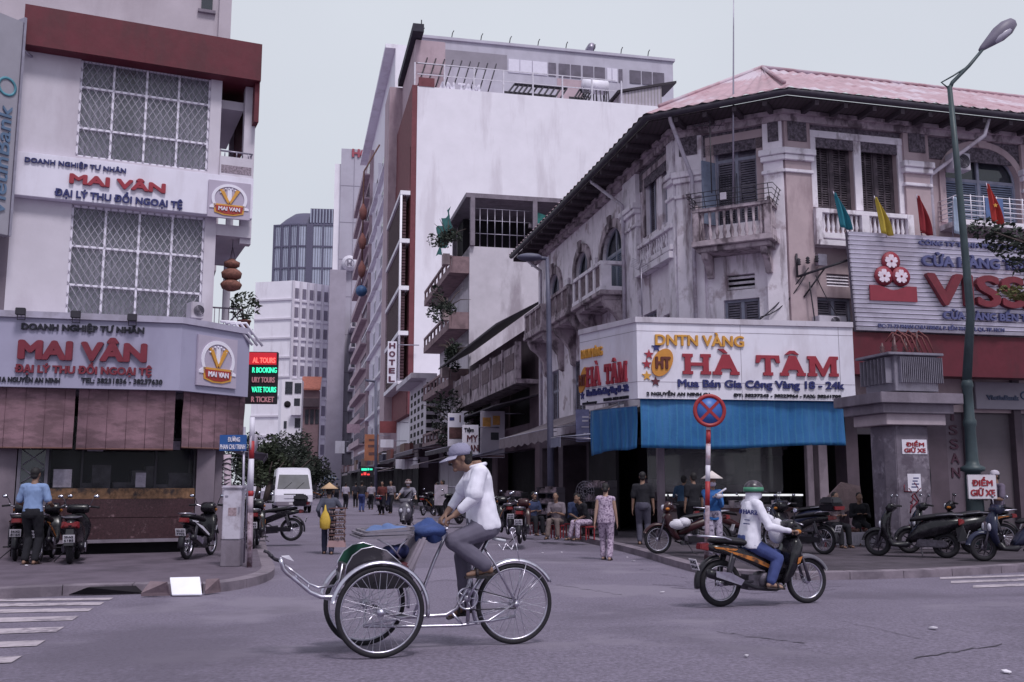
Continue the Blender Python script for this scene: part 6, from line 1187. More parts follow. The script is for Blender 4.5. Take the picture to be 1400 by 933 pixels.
b = MB(); b.fbox(FX, -.06, .08, .011, .014, zc1-.52, zc1-.38); b.build('faded_sticker', mat('sticker', (.32, .25, .25), .8, .4, 30), t); b = MB(); b.fbox(FX, -.12, -.07, .011, .016, zc1-.2, zc1-.17); b.fbox(FX, w/2-.05, w/2-.03, .011, .03, (zc0+zc1)/2, (zc0+zc1)/2+.1); b.build('lock', METAL, t)
# broken kerb pieces, white board, litter
SLB = mat('broken_stone', (.19, .145, .145), .9, .25, 4, .5)
def slabpiece(pts, th, m, nm, lab, cat, grp=None):
    b = MB(); b.prism([p+V((0, -.02, .01)) for p in pts], (0, -.012, th)); o = b.build(nm, m, bevel=.006); tag(o, lab, cat, grp); return o
slabpiece([G(236, 816), G(277, 815.5), Gz(274, 791, .22), Gz(233, 792, .21)], .02, mat('foam_white', (.80, .80, .80), .6, .04, 5), 'foam_board', 'white torn board lying on the gutter ramp by the left kerb', 'board')
slabpiece([G(193, 817), G(234, 816), Gz(230, 801, .155), Gz(206, 800, .155)], .05, SLB, 'stone_slab', 'brown broken slab leaning on the kerb left of the white board', 'slab', 'broken slabs at the kerb')
slabpiece([G(281, 814), G(303, 811), Gz(301, 796, .16), Gz(282, 797, .16)], .05, SLB, 'stone_slab', 'small brown broken slab right of the white board', 'slab', 'broken slabs at the kerb')
rg = random.Random(12); LW = mat('litter_pale', (.6, .57, .58), .8, .2, 9)
spots = [(35, 785, 'flat white scrap on the pavement at the far left'), (177, 763, 'tiny white scrap before the granite counter'), (312, 800, 'white crumb of litter below the cabinet kerb'), (355, 797, 'pale crumb of litter in the gutter near the corner'), (768, 756, 'pale scrap on the road behind the rear wheel'), (858, 933-170, 'pale scrap on the road beyond the walking woman'), (905, 811, 'white scrap on the road left of the motorbike'), (1275, 981-120, 'small white scrap on the open road at right'), (1375, 921, 'pale flat scrap at the bottom right corner'), (1020, 929-30, 'white scrap on the road below the motorbike'), (742, 757, 'small white scrap near the right kerb'), (865, 768, 'white scrap beside the right kerb')]
for x, y, lab in spots:
    p = G(x, y); pz = ZP+.01 if y < 790 and x < 330 else gz(p.x, p.y)+.006; b = MB(); n = 6; s_ = .025+.03*rg.random(); b.prism([(p.x+s_*math.cos(k)*rg.uniform(.5, 1.2), p.y+s_*math.sin(k)*rg.uniform(.5, 1.2), pz+.012*rg.random()) for k in range(n)], (0, 0, .008)); tag(b.build('litter', LW), lab, 'litter', 'scraps of litter')
# ---------------------------------------------------------------- no stopping sign
g = Gz(966, 766, ZP); c = atd(969, 562, g.y); t = thing('traffic_sign', 'round blue no stopping sign with red rim and cross on a banded pole', 'sign', g); r = 22.5*g.y*1.01/FPX; m = M.Translation(c-V((0, .07, 0))) @ M.Rotation(R(4), 4, 'Z') @ M.Rotation(R(90), 4, 'X')
MB().lathe([(r*.8, .004), (r*.8, .012), (.001, .012)], m, 36).build('blue_disc', mat('sign_blue', (.04, .13, .38), .45, .06), t); b = MB(); b.lathe([(r, -.01), (r, .02), (r*.78, .02), (r*.78, -.01)], m, 40, True); SR = mat('sign_red', (.30, .025, .03), .45, .08); b.build('red_rim', SR, t); b = MB()
for a in (45, 135): q = M.Rotation(R(a), 4, 'Z'); b.hexa([m @ q @ V((x*r*.79, y*r*.085, z+(.001 if a > 90 else 0))) for z in (.013, .019) for x, y in ((-1, -1), (1, -1), (1, 1), (-1, 1))])
b.build('red_cross', SR, t); MB().lathe([(r, -.016), (.001, -.016)], m, 36).build('sign_back', METAL, t)
tot = c.z+r*.5-ZP
def pseg(z0, z1, mm, nm): MB().tube([V((g.x+(c.x-g.x)*(z0-ZP)/(c.z-ZP), g.y, z0)), V((g.x+(c.x-g.x)*(z1-ZP)/(c.z-ZP), g.y, z1))], .045, 12).build(nm, mm, t)
zz_ = [ZP, ZP+1.0, ZP+1.45, ZP+1.75, atd(968, 607, g.y).z, atd(968, 588, g.y).z, c.z+r*.4]; mm = [RUST, PR, PW, mat('pole_worn', (.5, .45, .47), .7, .2, 9, 0, stain=(.3, .06, .06), stain_amt=.7, stain_scale=8), PR, PW]
for i in range(6): pseg(zz_[i], zz_[i+1], mm[i], ('worn_band', 'red_band', 'white_band', 'worn_band', 'red_band', 'white_band')[i])
# ---------------------------------------------------------------- street lamps
def lathe_at(b, p, prof, n=14): b.lathe(prof, M.Translation(p), n)
g = Gz(1337, 752, ZP); d = g.y; t = thing('street_lamp', 'tall dark green street lamp with a fluted base and one leaning arm', 'street lamp', g); LGM = mat('lamp_green', (.04, .065, .065), .5, .2, 4)
b = MB(); k = d/FPX; hz = lambda y: atd(1337, y, d).z-ZP
lathe_at(b, g, [(.24, 0), (.24, .3), (.19, .4), (.17, hz(655)), (.16, hz(646)), (.25, hz(644)), (.25, hz(639)), (.15, hz(636)), (.13, hz(630)), (.115, hz(585)), (.14, hz(581)), (.14, hz(576)), (.11, hz(572)), (.105, hz(532)), (.125, hz(529)), (.125, hz(525)), (.10, hz(520))], 12); b.build('base', LGM, t)
P1 = [atd(1334, 515, d), atd(1327, 430, d), atd(1318, 330, d), atd(1309, 230, d), atd(1298, 118, d)]; MB().tube([g+V((0, 0, hz(520)))]+P1[1:], [.10, .09, .08, .07, .055], 10).build('pole', LGM, t)
b = MB(); b.tube([atd(1298, 122, d), atd(1302, 113, d), atd(1325, 90, d), atd(1345, 66, d)], [.05, .045, .04, .035], 8); b.tube([atd(1298, 122, d), atd(1287, 113, d), atd(1303, 104, d), atd(1325, 90, d)], .02, 6); b.build('arm', LGM, t)
h0, h1 = atd(1343, 66, d), atd(1388, 28, d); ax = (h1-h0); L = ax.length; q = ax.to_track_quat('Z', 'Y').to_matrix().to_4x4(); MB().lathe([(.03, -.1), (.07, .0), (.13, .25*L), (.19, .5*L), (.19, .72*L), (.12, .93*L), (.01, L)], M.Translation(h0) @ q @ M.Diagonal((.75, 1.0, 1, 1)), 14).build('lamp_head', mat('lamp_head', (.16, .15, .18), .5, .1), t); b = MB(); lo = V((.0, -.03, -.1)); b.ball(h0.lerp(h1, .6)+lo, (.12, .1, .3*L), 12, q.to_3x3()); b.build('lens', mat('lamp_lens', (.42, .41, .44), .3), t)
s = thing('parking_sign', 'white hand painted parking board with red letters tied to the green lamp post', 'sign', g+V((0, -.3, 1.4))); FN = Frame((g.x, g.y-.32), 4); u0, u1, z0, z1 = FN.rect(1322, 649, 1362, 683); MB().fbox(FN, u0, u1, 0, .03, z0, z1).build('board', mat('handmade_board', (.62, .585, .59), .6, .08, 4), s, bevel=.03); h = z1-z0; b = MB(); textu(b, FN, 'ĐIỂM', u0+.1, u1-.1, z0+h*.55, z0+h*.78, .031, .004, .009); textu(b, FN, 'GIỮ XE', u0+.06, u1-.06, z0+h*.15, z0+h*.4, .031, .004, .009); HR = mat('hand_red', (.28, .02, .03), .6, .2, 9); b.build('lettering', HR, s)
g = Gz(754, 724, ZP); d = g.y; t = thing('street_lamp', 'slim grey street lamp with a flat round head before the arched balconies', 'street lamp', g); SG = mat('lamp_slate', (.10, .105, .14), .5, .2, 3); MB().tube([g, atd(752, 560, d), atd(750, 420, d), atd(748, 352, d)], [.13, .1, .08, .06], 10).build('pole', SG, t); b = MB(); b.tube([atd(748, 354, d), atd(732, 352, d)], .06, 8); b.build('arm', SG, t); MB().ball(atd(724, 352, d), (.42, .22, .13), 16).build('lamp_head', SG, t)
g = Gz(514, 690, 0); d = g.y; t = thing('street_lamp', 'far dark street lamp with a short arm below the vertical hotel sign', 'street lamp', g); MB().tube([g, atd(514, 522, d)], .12, 8).build('pole', SG, t); b = MB(); b.tube([atd(514, 522, d), atd(500, 520, d)], .1, 6); b.build('arm', SG, t)
# ---------------------------------------------------------------- transformer on its pillar
g = Gz(1238, 752, ZP); FT2 = Frame((g.x, g.y), 14); t = thing('transformer_pillar', 'stained concrete pillar with stepped slabs carrying an electric transformer', 'pillar', g)
PST = mat('pillar_stone', (.15, .135, .15), .85, .25, 3, .3, stain=(.34, .31, .33), stain_amt=.8, stain_scale=3.5, sthr=.55, patch=((.10, .085, .10), 2, .54)); U = lambda x, z: FT2.U(x, z); Z = lambda y: FT2.uz(1238, y)[1]
u0, u1 = U(1226, 2), U(1271, 2); MB().prism([FT2.P(u0-.12, -.25, ZP), FT2.P(u0, 0, ZP), FT2.P(u1, 0, ZP), FT2.P(u1, -.75, ZP), FT2.P(u0-.12, -.75, ZP)], (0, 0, Z(582)-ZP)).build('shaft', PST, t, bevel=.015)
for x0, x1, y0, y1, f, mm in ((1210, 1291, 565, 581, .16, mat('slab_pale', (.42, .36, .36), .85, .12, 3, .2)), (1206, 1303, 551, 565, .27, CONC), (1204, 1317, 536, 551, .4, CONC)): MB().fbox(FT2, FT2.U(x0, 3.5, f), FT2.U(x1, 3.5, f), -.85-f*1.5, f, FT2.uz(1238, y1, f)[1], FT2.uz(1238, y0, f)[1]-.004).build('slab', mm, t, bevel=.012)
tz0 = Z(532); s = thing('transformer', 'grey finned electric transformer with ceramic bushings standing on the concrete pillar', 'transformer', FT2.P(0, -.4, Z(536))); GT = mat('transformer_grey', (.22, .215, .235), .6, .12, 4, 0, stain=(.12, .11, .12), stain_amt=.5, stain_scale=4); ub0, ub1 = U(1206, 4.4), U(1277, 4.4); zt = Z(484); MB().fbox(FT2, ub0+.18, ub1-.05, -.95, .15, Z(536)+.003, zt-.06).build('tank', GT, s, bevel=.01); MB().fbox(FT2, ub0-.03, ub1+.05, -1.0, .26, zt-.058, zt).build('lid', GT, s, bevel=.01); b = MB(); n = 22; um = ub0+(ub1-ub0)*.22
for k in range(n): u = um+(ub1-um)*k/(n-1); b.fbox(FT2, u-.008, u+.008, .15, .25, tz0+.12, zt-.1)
for k in range(8): d_ = -.9+.95*k/7; b.fbox(FT2, ub0+.02, ub0+.179, d_-.008, d_+.008, tz0+.12, zt-.1)
b.build('cooling_fins', GT, s); b = MB(); rg = random.Random(9)
for k in range(7):
    u = ub0+.25+(ub1-ub0-.45)*k/6; p = FT2.P(u, -.35+.25*(k % 2), zt); h = .28+.12*(k % 3); lathe_at(b, p, [(.05, 0), (.07, .04), (.035, .07), (.07, .11), (.035, .14), (.06, .18), (.03, .22), (.02, h)], 8)
b.build('bushings', mat('bushing_brown', (.10, .05, .05), .4, .3, 6), s); b = MB()
for k in range(6): u = ub0+.3+(ub1-ub0-.5)*k/6; b.tube([FT2.P(u, -.3, zt+.3), FT2.P(u+.12, -.2, zt+.5+.06*(k % 2)), FT2.P(u+.26, -.1, zt+.4), FT2.P(u+.3, .05, zt+.02)], .02, 5)
b.build('cables', mat('cable_red', (.16, .05, .045), .6), s)
s = thing('parking_sign', 'white painted parking plate with red letters on the concrete pillar', 'sign', FT2.P(0, .02, 1.9)); u0, u1, z0, z1 = FT2.rect(1233, 601, 1267, 621, .005); MB().fbox(FT2, u0, u1, .004, .014, z0, z1).build('plate', WSIGN, s); b = MB(); h = z1-z0; textu(b, FT2, 'ĐIỂM', u0+.1, u1-.08, z0+h*.54, z0+h*.8, .015, .004, .007); textu(b, FT2, 'GIỮ XE', u0+.05, u1-.05, z0+h*.12, z0+h*.4, .015, .004, .007); b.build('lettering', HR, s)
s = thing('paper_notice', 'small white paper notice pasted low on the concrete pillar', 'notice', FT2.P(.1, .01, 1.5)); u0, u1, z0, z1 = FT2.rect(1241, 648, 1259, 672, .005); MB().fbox(FT2, u0, u1, .004, .008, z0, z1).build('sheet', WSIGN, s); b = MB()
marks(s, FT2, [(u0+.14-.02*k, u1-.05-.03*(k % 2), z0+(z1-z0)*(.72-.17*k), z0+(z1-z0)*(.79-.17*k), NAVY) for k in range(4)], .010)

b = MB(); rg = random.Random(8); ug, zg = FT2.uz(1243, 735, .004)
for k in range(9): u = ug+rg.uniform(-.1, .45); z = zg+rg.uniform(.1, 1.1); b.tube([FT2.P(u+rg.uniform(-.1, .1), .006, z+rg.uniform(-.15, .15)) for _ in range(4)], .014, 4)
b.build('graffiti', mat('graffiti_red', (.14, .02, .035), .7), t)
b = MB(); p = Gz(1283, 752, ZP)+V((.1, .9, 0)); b.lathe([(.05, 0), (.05, .9), (.17, 1.0), (.2, 1.6), (.16, 2.1), (.05, 2.35), (.02, 2.5)], M.Translation(p), 12); tag(b.build('folded_parasol', mat('parasol_black', (.02, .018, .022), .9, .3, 5, .3)), 'folded black parasol standing behind the parked scooters by the pillar', 'parasol')
for i, (x0, x1, lab) in enumerate(((1153, 1183, 'white plastic crate left of the pair, full of dried goods'), (1186, 1208, 'white plastic crate touching the pillar base, full of dried goods'))):
    p = Gz((x0+x1)/2, 746, ZP); F = Frame((p.x, p.y), 10); w = (x1-x0)*p.y/FPX/2; s = thing('crate', lab, 'crate', p, 0, 'crates by the pillar'); b = MB(); hh = .3
    b.fbox(F, -w, w, -.03, 0, ZP, ZP+hh); b.fbox(F, -w, w, -.45, -.42, ZP, ZP+hh); b.fbox(F, -w, -w+.03, -.42, -.03, ZP, ZP+hh); b.fbox(F, w-.03, w, -.42, -.03, ZP, ZP+hh); b.fbox(F, -w+.03, w-.03, -.42, -.03, ZP, ZP+.03)
    for k in range(6): u = -w+.06+(2*w-.12)*k/5; b.fbox(F, u-.012, u+.012, 0, .012, ZP+.02, ZP+hh-.04)
    b.build('box', mat('crate_white', (.55, .52, .54), .6, .1, 5), s); b = MB(); rg = random.Random(i)
    for k in range(40): b.ball(F.P(rg.uniform(-w+.05, w-.05), rg.uniform(-.4, -.06), ZP+hh+rg.uniform(-.06, .05)), .045, 6)
    b.build('contents', BROWN, s, kind='stuff')
# branch reaching in at the right edge
p = FR.P(7.2, 4.5, 0); t = thing('tree', 'leafy branches reaching in at the right edge over the slatted sign', 'tree', V((atd(1440, 700, 21).x, 21, .1))); c0 = atd(1480, 380, 21); b = MB(); b.tube([V((c0.x, 21, .1)), V((c0.x+.1, 21, 3)), c0], [.16, .13, .09], 8); rg = random.Random(31)
ends = [(1345, 312, LEAF), (1362, 330, LEAF), (1385, 345, LEAF), (1375, 318, LEAF), (1400, 330, LEAF), (1398, 362, LEAF), (1420, 340, LEAF), (1415, 380, LEAF2), (1392, 402, LEAF2), (1380, 398, LEAF2), (1408, 405, LEAF2)]
for x, y, _ in ends: e_ = atd(x, y, 21+rg.uniform(-.5, .5)); b.tube([c0, c0.lerp(e_, .5)+V((0, 0, .15)), e_], [.05, .03, .008], 5)
b.build('trunk', BARK, t); b = MB()
for x, y, m_ in ends:
    if m_ is LEAF: leaves(b, atd(x, y, 21+rg.uniform(-.4, .4)), (.34, .34, .2), 110, .07, rg)
b.build('crown', LEAF, t); b = MB()
for x, y, m_ in ends:
    if m_ is LEAF2: leaves(b, atd(x, y, 21+rg.uniform(-.3, .3)), (.26, .26, .13), 90, .06, rg)
b.build('young_leaves', mat('leaf_yellow', (.14, .15, .045), .6, .4, 3), t)
# ---------------------------------------------------------------- vehicles
REDL = mat('tail_red', (.16, .012, .015), .25, .1, 9); LENS = mat('lamp_clear', (.55, .55, .58), .15, .05, 9); SEATM = mat('seat_vinyl', (.012, .011, .014), .5, .2, 12, .15); ENG = mat('engine_alloy', (.085, .08, .09), .45, .35, 14, .3, metal=.6); MIRR = mat('mirror_face', (.6, .62, .65), .08, .03, metal=1)
PAINTS = {'black': mat('paint_black', (.008, .0075, .010), .25, .2, 6, stain=(.06, .055, .06), stain_amt=.3, stain_scale=8), 'white': mat('paint_white', (.60, .59, .61), .3, .05, 6), 'maroon': mat('paint_maroon', (.035, .010, .012), .3, .15, 6), 'grey': mat('paint_grey', (.11, .11, .12), .3, .12, 6), 'blue': mat('paint_blue', (.018, .022, .045), .3, .12, 6), 'silver': mat('paint_silver', (.36, .36, .38), .3, .08, 6, metal=.5)}
RX = lambda p: M.Translation(V(p)) @ M.Rotation(R(90), 4, 'X')      # lathe axis along -y
def bwheel(t, x, y, R_, tr, spokes=20, hub=.035, mtx=None, rimm=CHROME, wide=1.0):
    """one wheel in the local x-z plane: tyre > rim, spokes"""
    mm = mtx or RX((x, y, R_)); n = 36; Rt = R_-tr
    b = MB(); b.lathe([(Rt+tr*math.cos(2*math.pi*k/10), wide*tr*math.sin(2*math.pi*k/10)) for k in range(10)], mm, n, True); w = b.build('wheel', RUBBER, t, world=False)
    b = MB(); rr = Rt-tr*.9; b.lathe([(rr+.012*math.cos(2*math.pi*k/8), wide*tr*.7*math.sin(2*math.pi*k/8)) for k in range(8)], mm, n, True); b.lathe([(hub, -tr*1.1), (hub*1.2, -tr*.8), (hub*.7, -tr*.6), (hub*.7, tr*.6), (hub*1.2, tr*.8), (hub, tr*1.1)], mm, 14); b.build('rim', rimm, w, world=False)
    b = MB()
    for k in range(spokes):
        a = 2*math.pi*k/spokes; a2 = a+(.5 if k % 2 else -.5); s = 1 if k % 4 < 2 else -1
        b.tube([mm @ V((hub*math.cos(a2), hub*math.sin(a2), s*tr*.8)), mm @ V((rr*math.cos(a), rr*math.sin(a), 0))], .0026 if spokes > 12 else .012, 4, caps=False)
    b.build('spokes', CHROME if spokes > 12 else ENG, w, world=False); return w
def arc_guard(cx, cz, R_, a0, a1, w, y=0, n=16, th=.006, lip=.02):
    b = MB(); vs = []
    for i in range(n+1):
        a = R(a0+(a1-a0)*i/n); c, s = math.cos(a), math.sin(a)
        for rr, yy in ((R_-lip, -w), (R_+lip*.3, -w*.75), (R_+lip*.7, 0), (R_+lip*.3, w*.75), (R_-lip, w), (R_-lip-th, w*.9), (R_+lip*.7-th*1.5, 0), (R_-lip-th, -w*.9)): vs.append((cx+rr*c, y+yy, cz+rr*s))
    m = 8; fs = [(i*m+k, i*m+(k+1) % m, (i+1)*m+(k+1) % m, (i+1)*m+k) for i in range(n) for k in range(m)]+[tuple(range(m)), tuple(range(n*m, n*m+m))]
    return b.add(vs, fs, True)
def sprism(b, pts, y0, y1, y0b=None, taper=None):
    return b.prism([(x, y0, z) for x, z in pts], (0, y1-y0, 0))
def puff(b, pts, w, edge=.6):                   # a side outline with a rounded, cushioned width
    n = len(pts); cx = sum(p[0] for p in pts)/n; cz = sum(p[1] for p in pts)/n; rings = []; vs = []
    for yy, sc_ in ((-1, .80), (-.8, .95), (-.35, 1), (.35, 1), (.8, .95), (1, .80)):
        for x, z in pts: vs.append((cx+(x-cx)*sc_, yy*w, cz+(z-cz)*sc_))
    fs = [tuple(range(n))[::-1], tuple(range(5*n, 6*n))]
    for r in range(5):
        for i in range(n): fs.append((r*n+i, r*n+(i+1) % n, (r+1)*n+(i+1) % n, (r+1)*n+i))
    return b.add(vs, fs, True)
def plate_part(t, x, z, txt='59-S1 3274', tilt=.35, w=.095, h=.07, y=0):
    c, s = math.cos(tilt), math.sin(tilt); P = lambda a, q, d: V((x-d*c-q*s, y-a, z+q*c-d*s)); MB().hexa([P(a, q, d) for d in (0, .006) for a, q in ((-w, -h), (w, -h), (w, h), (-w, h))]).build('number_plate', PLATE, t, world=False)
    class F_: pass
    f = F_(); f.P = lambda u, d, zz: P(u, zz, d); b = MB(); a_, c_ = txt.split(' ')
    textu(b, f, a_, -w*.75, w*.75, h*.15, h*.75, .0065, .002, .002); textu(b, f, c_, -w*.8, w*.8, -h*.75, -h*.12, .0065, .002, .002); b.build('plate_number', BLACK, t, world=False)
def mirrors(t, x, z, m=PLASTIC):
    for s in (-1, 1):
        b = MB(); b.tube([(x, s*.20, z), (x-.01, s*.25, z+.12), (x-.03, s*.29, z+.16)], .007, 6); b.ball((x-.03, s*.31, z+.17), (.018, .055, .035), 10); o = b.build('mirror', m, t, world=False); MB().ball((x-.042, s*.31, z+.17), (.010, .046, .028), 10).build('mirror_glass', MIRR, o, world=False)
def motorbike(label, loc, rot, paint='black', accent=None, group='motorbikes', plate='59-S1 3274', box=False):
    t = thing('motorbike', label, 'motorbike', loc, rot, group); Pn = PAINTS[paint]; A = MB
    bwheel(t, -.61, 0, .285, .040); bwheel(t, .61, 0, .285, .034)
    b = A()
    for s in (-1, 1): b.tube([(.61, s*.07, .285), (.545, s*.07, .5), (.44, s*.07, .80)], [.024, .02, .018], 8)
    b.tube([(.45, -.09, .78), (.45, .09, .78)], .022, 8); b.tube([(.46, 0, .72), (.36, 0, .97)], .025, 8); b.build('fork', ENG, t, world=False)
    arc_guard(.61, .285, .315, 25, 158, .062, lip=.03).build('front_mudguard', PAINTS['grey'] if paint == 'black' else Pn, t, world=False)
    b = A(); b.tube([(.27, -.34, .99), (.32, -.22, 1.0), (.38, -.08, .94), (.38, .08, .94), (.32, .22, 1.0), (.27, .34, .99)], .013, 8); o = b.build('handlebar', CHROME, t, world=False)
    for s in (-1, 1): A().tube([(.325, s*.215, .995), (.265, s*.35, .985)], .02, 8).build('grip', RUBBER, o, world=False)
    for s in (-1, 1): A().tube([(.36, s*.2, 1.02), (.40, s*.30, .99)], .007, 5).build('lever', CHROME, o, world=False)
    mirrors(t, .33, 1.0)
    b = A(); puff(b, [(.28, .90), (.31, 1.02), (.40, 1.05), (.50, .96), (.515, .88), (.46, .82), (.36, .84)], .13); b.build('headlight_cowl', Pn, t, world=False); A().ball((.49, 0, .92), (.04, .085, .065), 14).build('headlight', LENS, t, world=False)
    b = A()
    for s in (-1, 1): b.ball((.43, s*.14, .90), (.05, .03, .03), 8)
    b.build('indicator', mat('amber', (.45, .16, .02), .3), t, world=False)
    b = A(); puff(b, [(.44, .84), (.50, .74), (.43, .52), (.33, .34), (.24, .26), (.17, .28), (.24, .42), (.30, .62), (.36, .82)], .17); b.build('leg_shield', Pn, t, world=False)
    if accent:
        b = A()
        for s in (-1, 1): b.prism([(.46, s*.171, .60), (.40, s*.171, .58), (.38, s*.171, .50), (.42, s*.171, .52)], (0, s*.004, 0))
        b.build('shield_decal', accent, t, world=False)
    b = A(); puff(b, [(-.84, .76), (-.6, .76), (-.30, .70), (.02, .58), (.24, .46), (.26, .37), (.12, .38), (-.1, .46), (-.45, .60), (-.80, .69)], .125); o = b.build('body_panel', Pn, t, world=False)
    if accent:
        b = A()
        for s in (-1, 1):
            b.prism([(-.62, s*.127, .70), (-.2, s*.127, .60), (.16, s*.127, .44), (.14, s*.127, .405), (-.22, s*.127, .55), (-.5, s*.127, .65)], (0, s*.006, 0))
            b.prism([(-.75, s*.127, .735), (-.42, s*.127, .70), (-.45, s*.127, .68), (-.72, s*.127, .71)], (0, s*.006, 0))
        b.build('body_stripe', accent, o, world=False)
    b = A(); b.loft([((x, 0, z), (0, w, 0), (.0, 0, h)) for x, z, w, h in ((-.74, .80, .07, .025), (-.70, .805, .115, .04), (-.5, .80, .13, .05), (-.3, .775, .13, .05), (-.1, .745, .12, .045), (.08, .715, .09, .04), (.14, .69, .05, .025))], 16); b.build('seat', SEATM, t, world=False)
    b = A(); b.lathe([(.02, -.13), (.10, -.12), (.115, -.08), (.115, .08), (.10, .12), (.02, .13)], RX((-.02, 0, .30)), 18); b.tube([(0, 0, .33), (.24, 0, .38)], .075, 12); b.hexa([(-.28, -.1, .2), (.12, -.1, .17), (.12, .1, .17), (-.28, .1, .2), (-.26, -.09, .38), (.05, -.09, .36), (.05, .09, .36), (-.26, .09, .38)])
    for k in range(6): b.lathe([(.092, 0), (.092, .006)], M.Translation(V((.08+.027*k, 0, .345+.0055*k))) @ V((1, 0, .2)).to_track_quat('Z', 'Y').to_matrix().to_4x4(), 12)
    b.build('engine', ENG, t, world=False)
    b = A(); b.tube([(-.61, .10, .285), (-.2, .08, .3)], .022, 6); b.tube([(-.61, -.10, .285), (-.2, -.08, .3)], .022, 6); b.build('swing_arm', BLKMETAL, t, world=False)
    b = A()
    for s in (-1, 1): b.tube([(-.60, s*.12, .30), (-.50, s*.12, .66)], .018, 6); b.tube([(-.575+.01*q+.03, s*.12, .40+.03*q) for q in range(8)], .03, 8)
    b.build('shock_absorber', BLKMETAL, t, world=False)
    b = A(); b.tube([(.2, -.06, .34), (.22, -.12, .24), (.1, -.14, .20), (-.2, -.15, .23), (-.36, -.16, .29), (-.42, -.165, .305), (-.84, -.19, .42), (-.88, -.19, .43)], [.018, .018, .018, .02, .03, .05, .058, .045], 12); e = b.build('exhaust', PLASTIC, t, world=False); b = A(); b.prism([(-.40, -.222, .335), (-.45, -.222, .275), (-.80, -.252, .385), (-.80, -.252, .455), (-.6, -.24, .43)], (0, -.014, 0)); b.build('heat_shield', CHROME, e, world=False)
    b = A(); b.tube([(-.42, -.10, .78), (-.6, -.13, .84), (-.84, -.11, .86), (-.9, 0, .86), (-.84, .11, .86), (-.6, .13, .84), (-.42, .10, .78)], .013, 8); b.build('grab_rail', CHROME, t, world=False)
    b = A(); b.hexa([(-.90, -.07, .70), (-.80, -.1, .68), (-.80, .1, .68), (-.90, .07, .70), (-.89, -.06, .77), (-.79, -.1, .78), (-.79, .1, .78), (-.89, .06, .77)]); b.build('tail_light', REDL, t, bevel=.01, world=False)
    arc_guard(-.61, .285, .33, 95, 190, .06, lip=.02).build('rear_mudguard', PLASTIC, t, world=False); plate_part(t, -.955, .52, plate)
    b = A(); b.tube([(.02, .1, .2), (-.05, .28, .03), (-.12, .3, .01)], .011, 6); b.build('kickstand', BLKMETAL, t, world=False)
    for s in (-1, 1): A().tube([(.06, s*.10, .22), (.06, s*.27, .22)], .015, 6).build('foot_peg', RUBBER, t, world=False)
    b = A(); b.prism([(-.61, .115, .335), (-.61, .115, .235), (0, .115, .24), (.02, .115, .36)], (0, .02, 0)); b.build('chain_case', PLASTIC, t, world=False)
    if box: b = A(); b.hexa([(-.98, -.17, .86), (-.66, -.17, .86), (-.66, .17, .86), (-.98, .17, .86), (-1.0, -.2, 1.0), (-.64, -.2, 1.0), (-.64, .2, 1.0), (-1.0, .2, 1.0)]); b.hexa([(-1.0, -.2, 1.004), (-.64, -.2, 1.004), (-.64, .2, 1.004), (-1.0, .2, 1.004), (-.95, -.15, 1.14), (-.68, -.15, 1.14), (-.68, .15, 1.14), (-.95, .15, 1.14)]); o = b.build('top_box', PLASTIC, t, bevel=.03, world=False); b = A(); b.hexa([(-1.02, -.15, .89), (-.99, -.15, .89), (-.99, .15, .89), (-1.02, .15, .89), (-1.02, -.17, .96), (-.99, -.17, .96), (-.99, .17, .96), (-1.02, .17, .96)]); b.build('reflector', REDL, o, world=False)
    return t
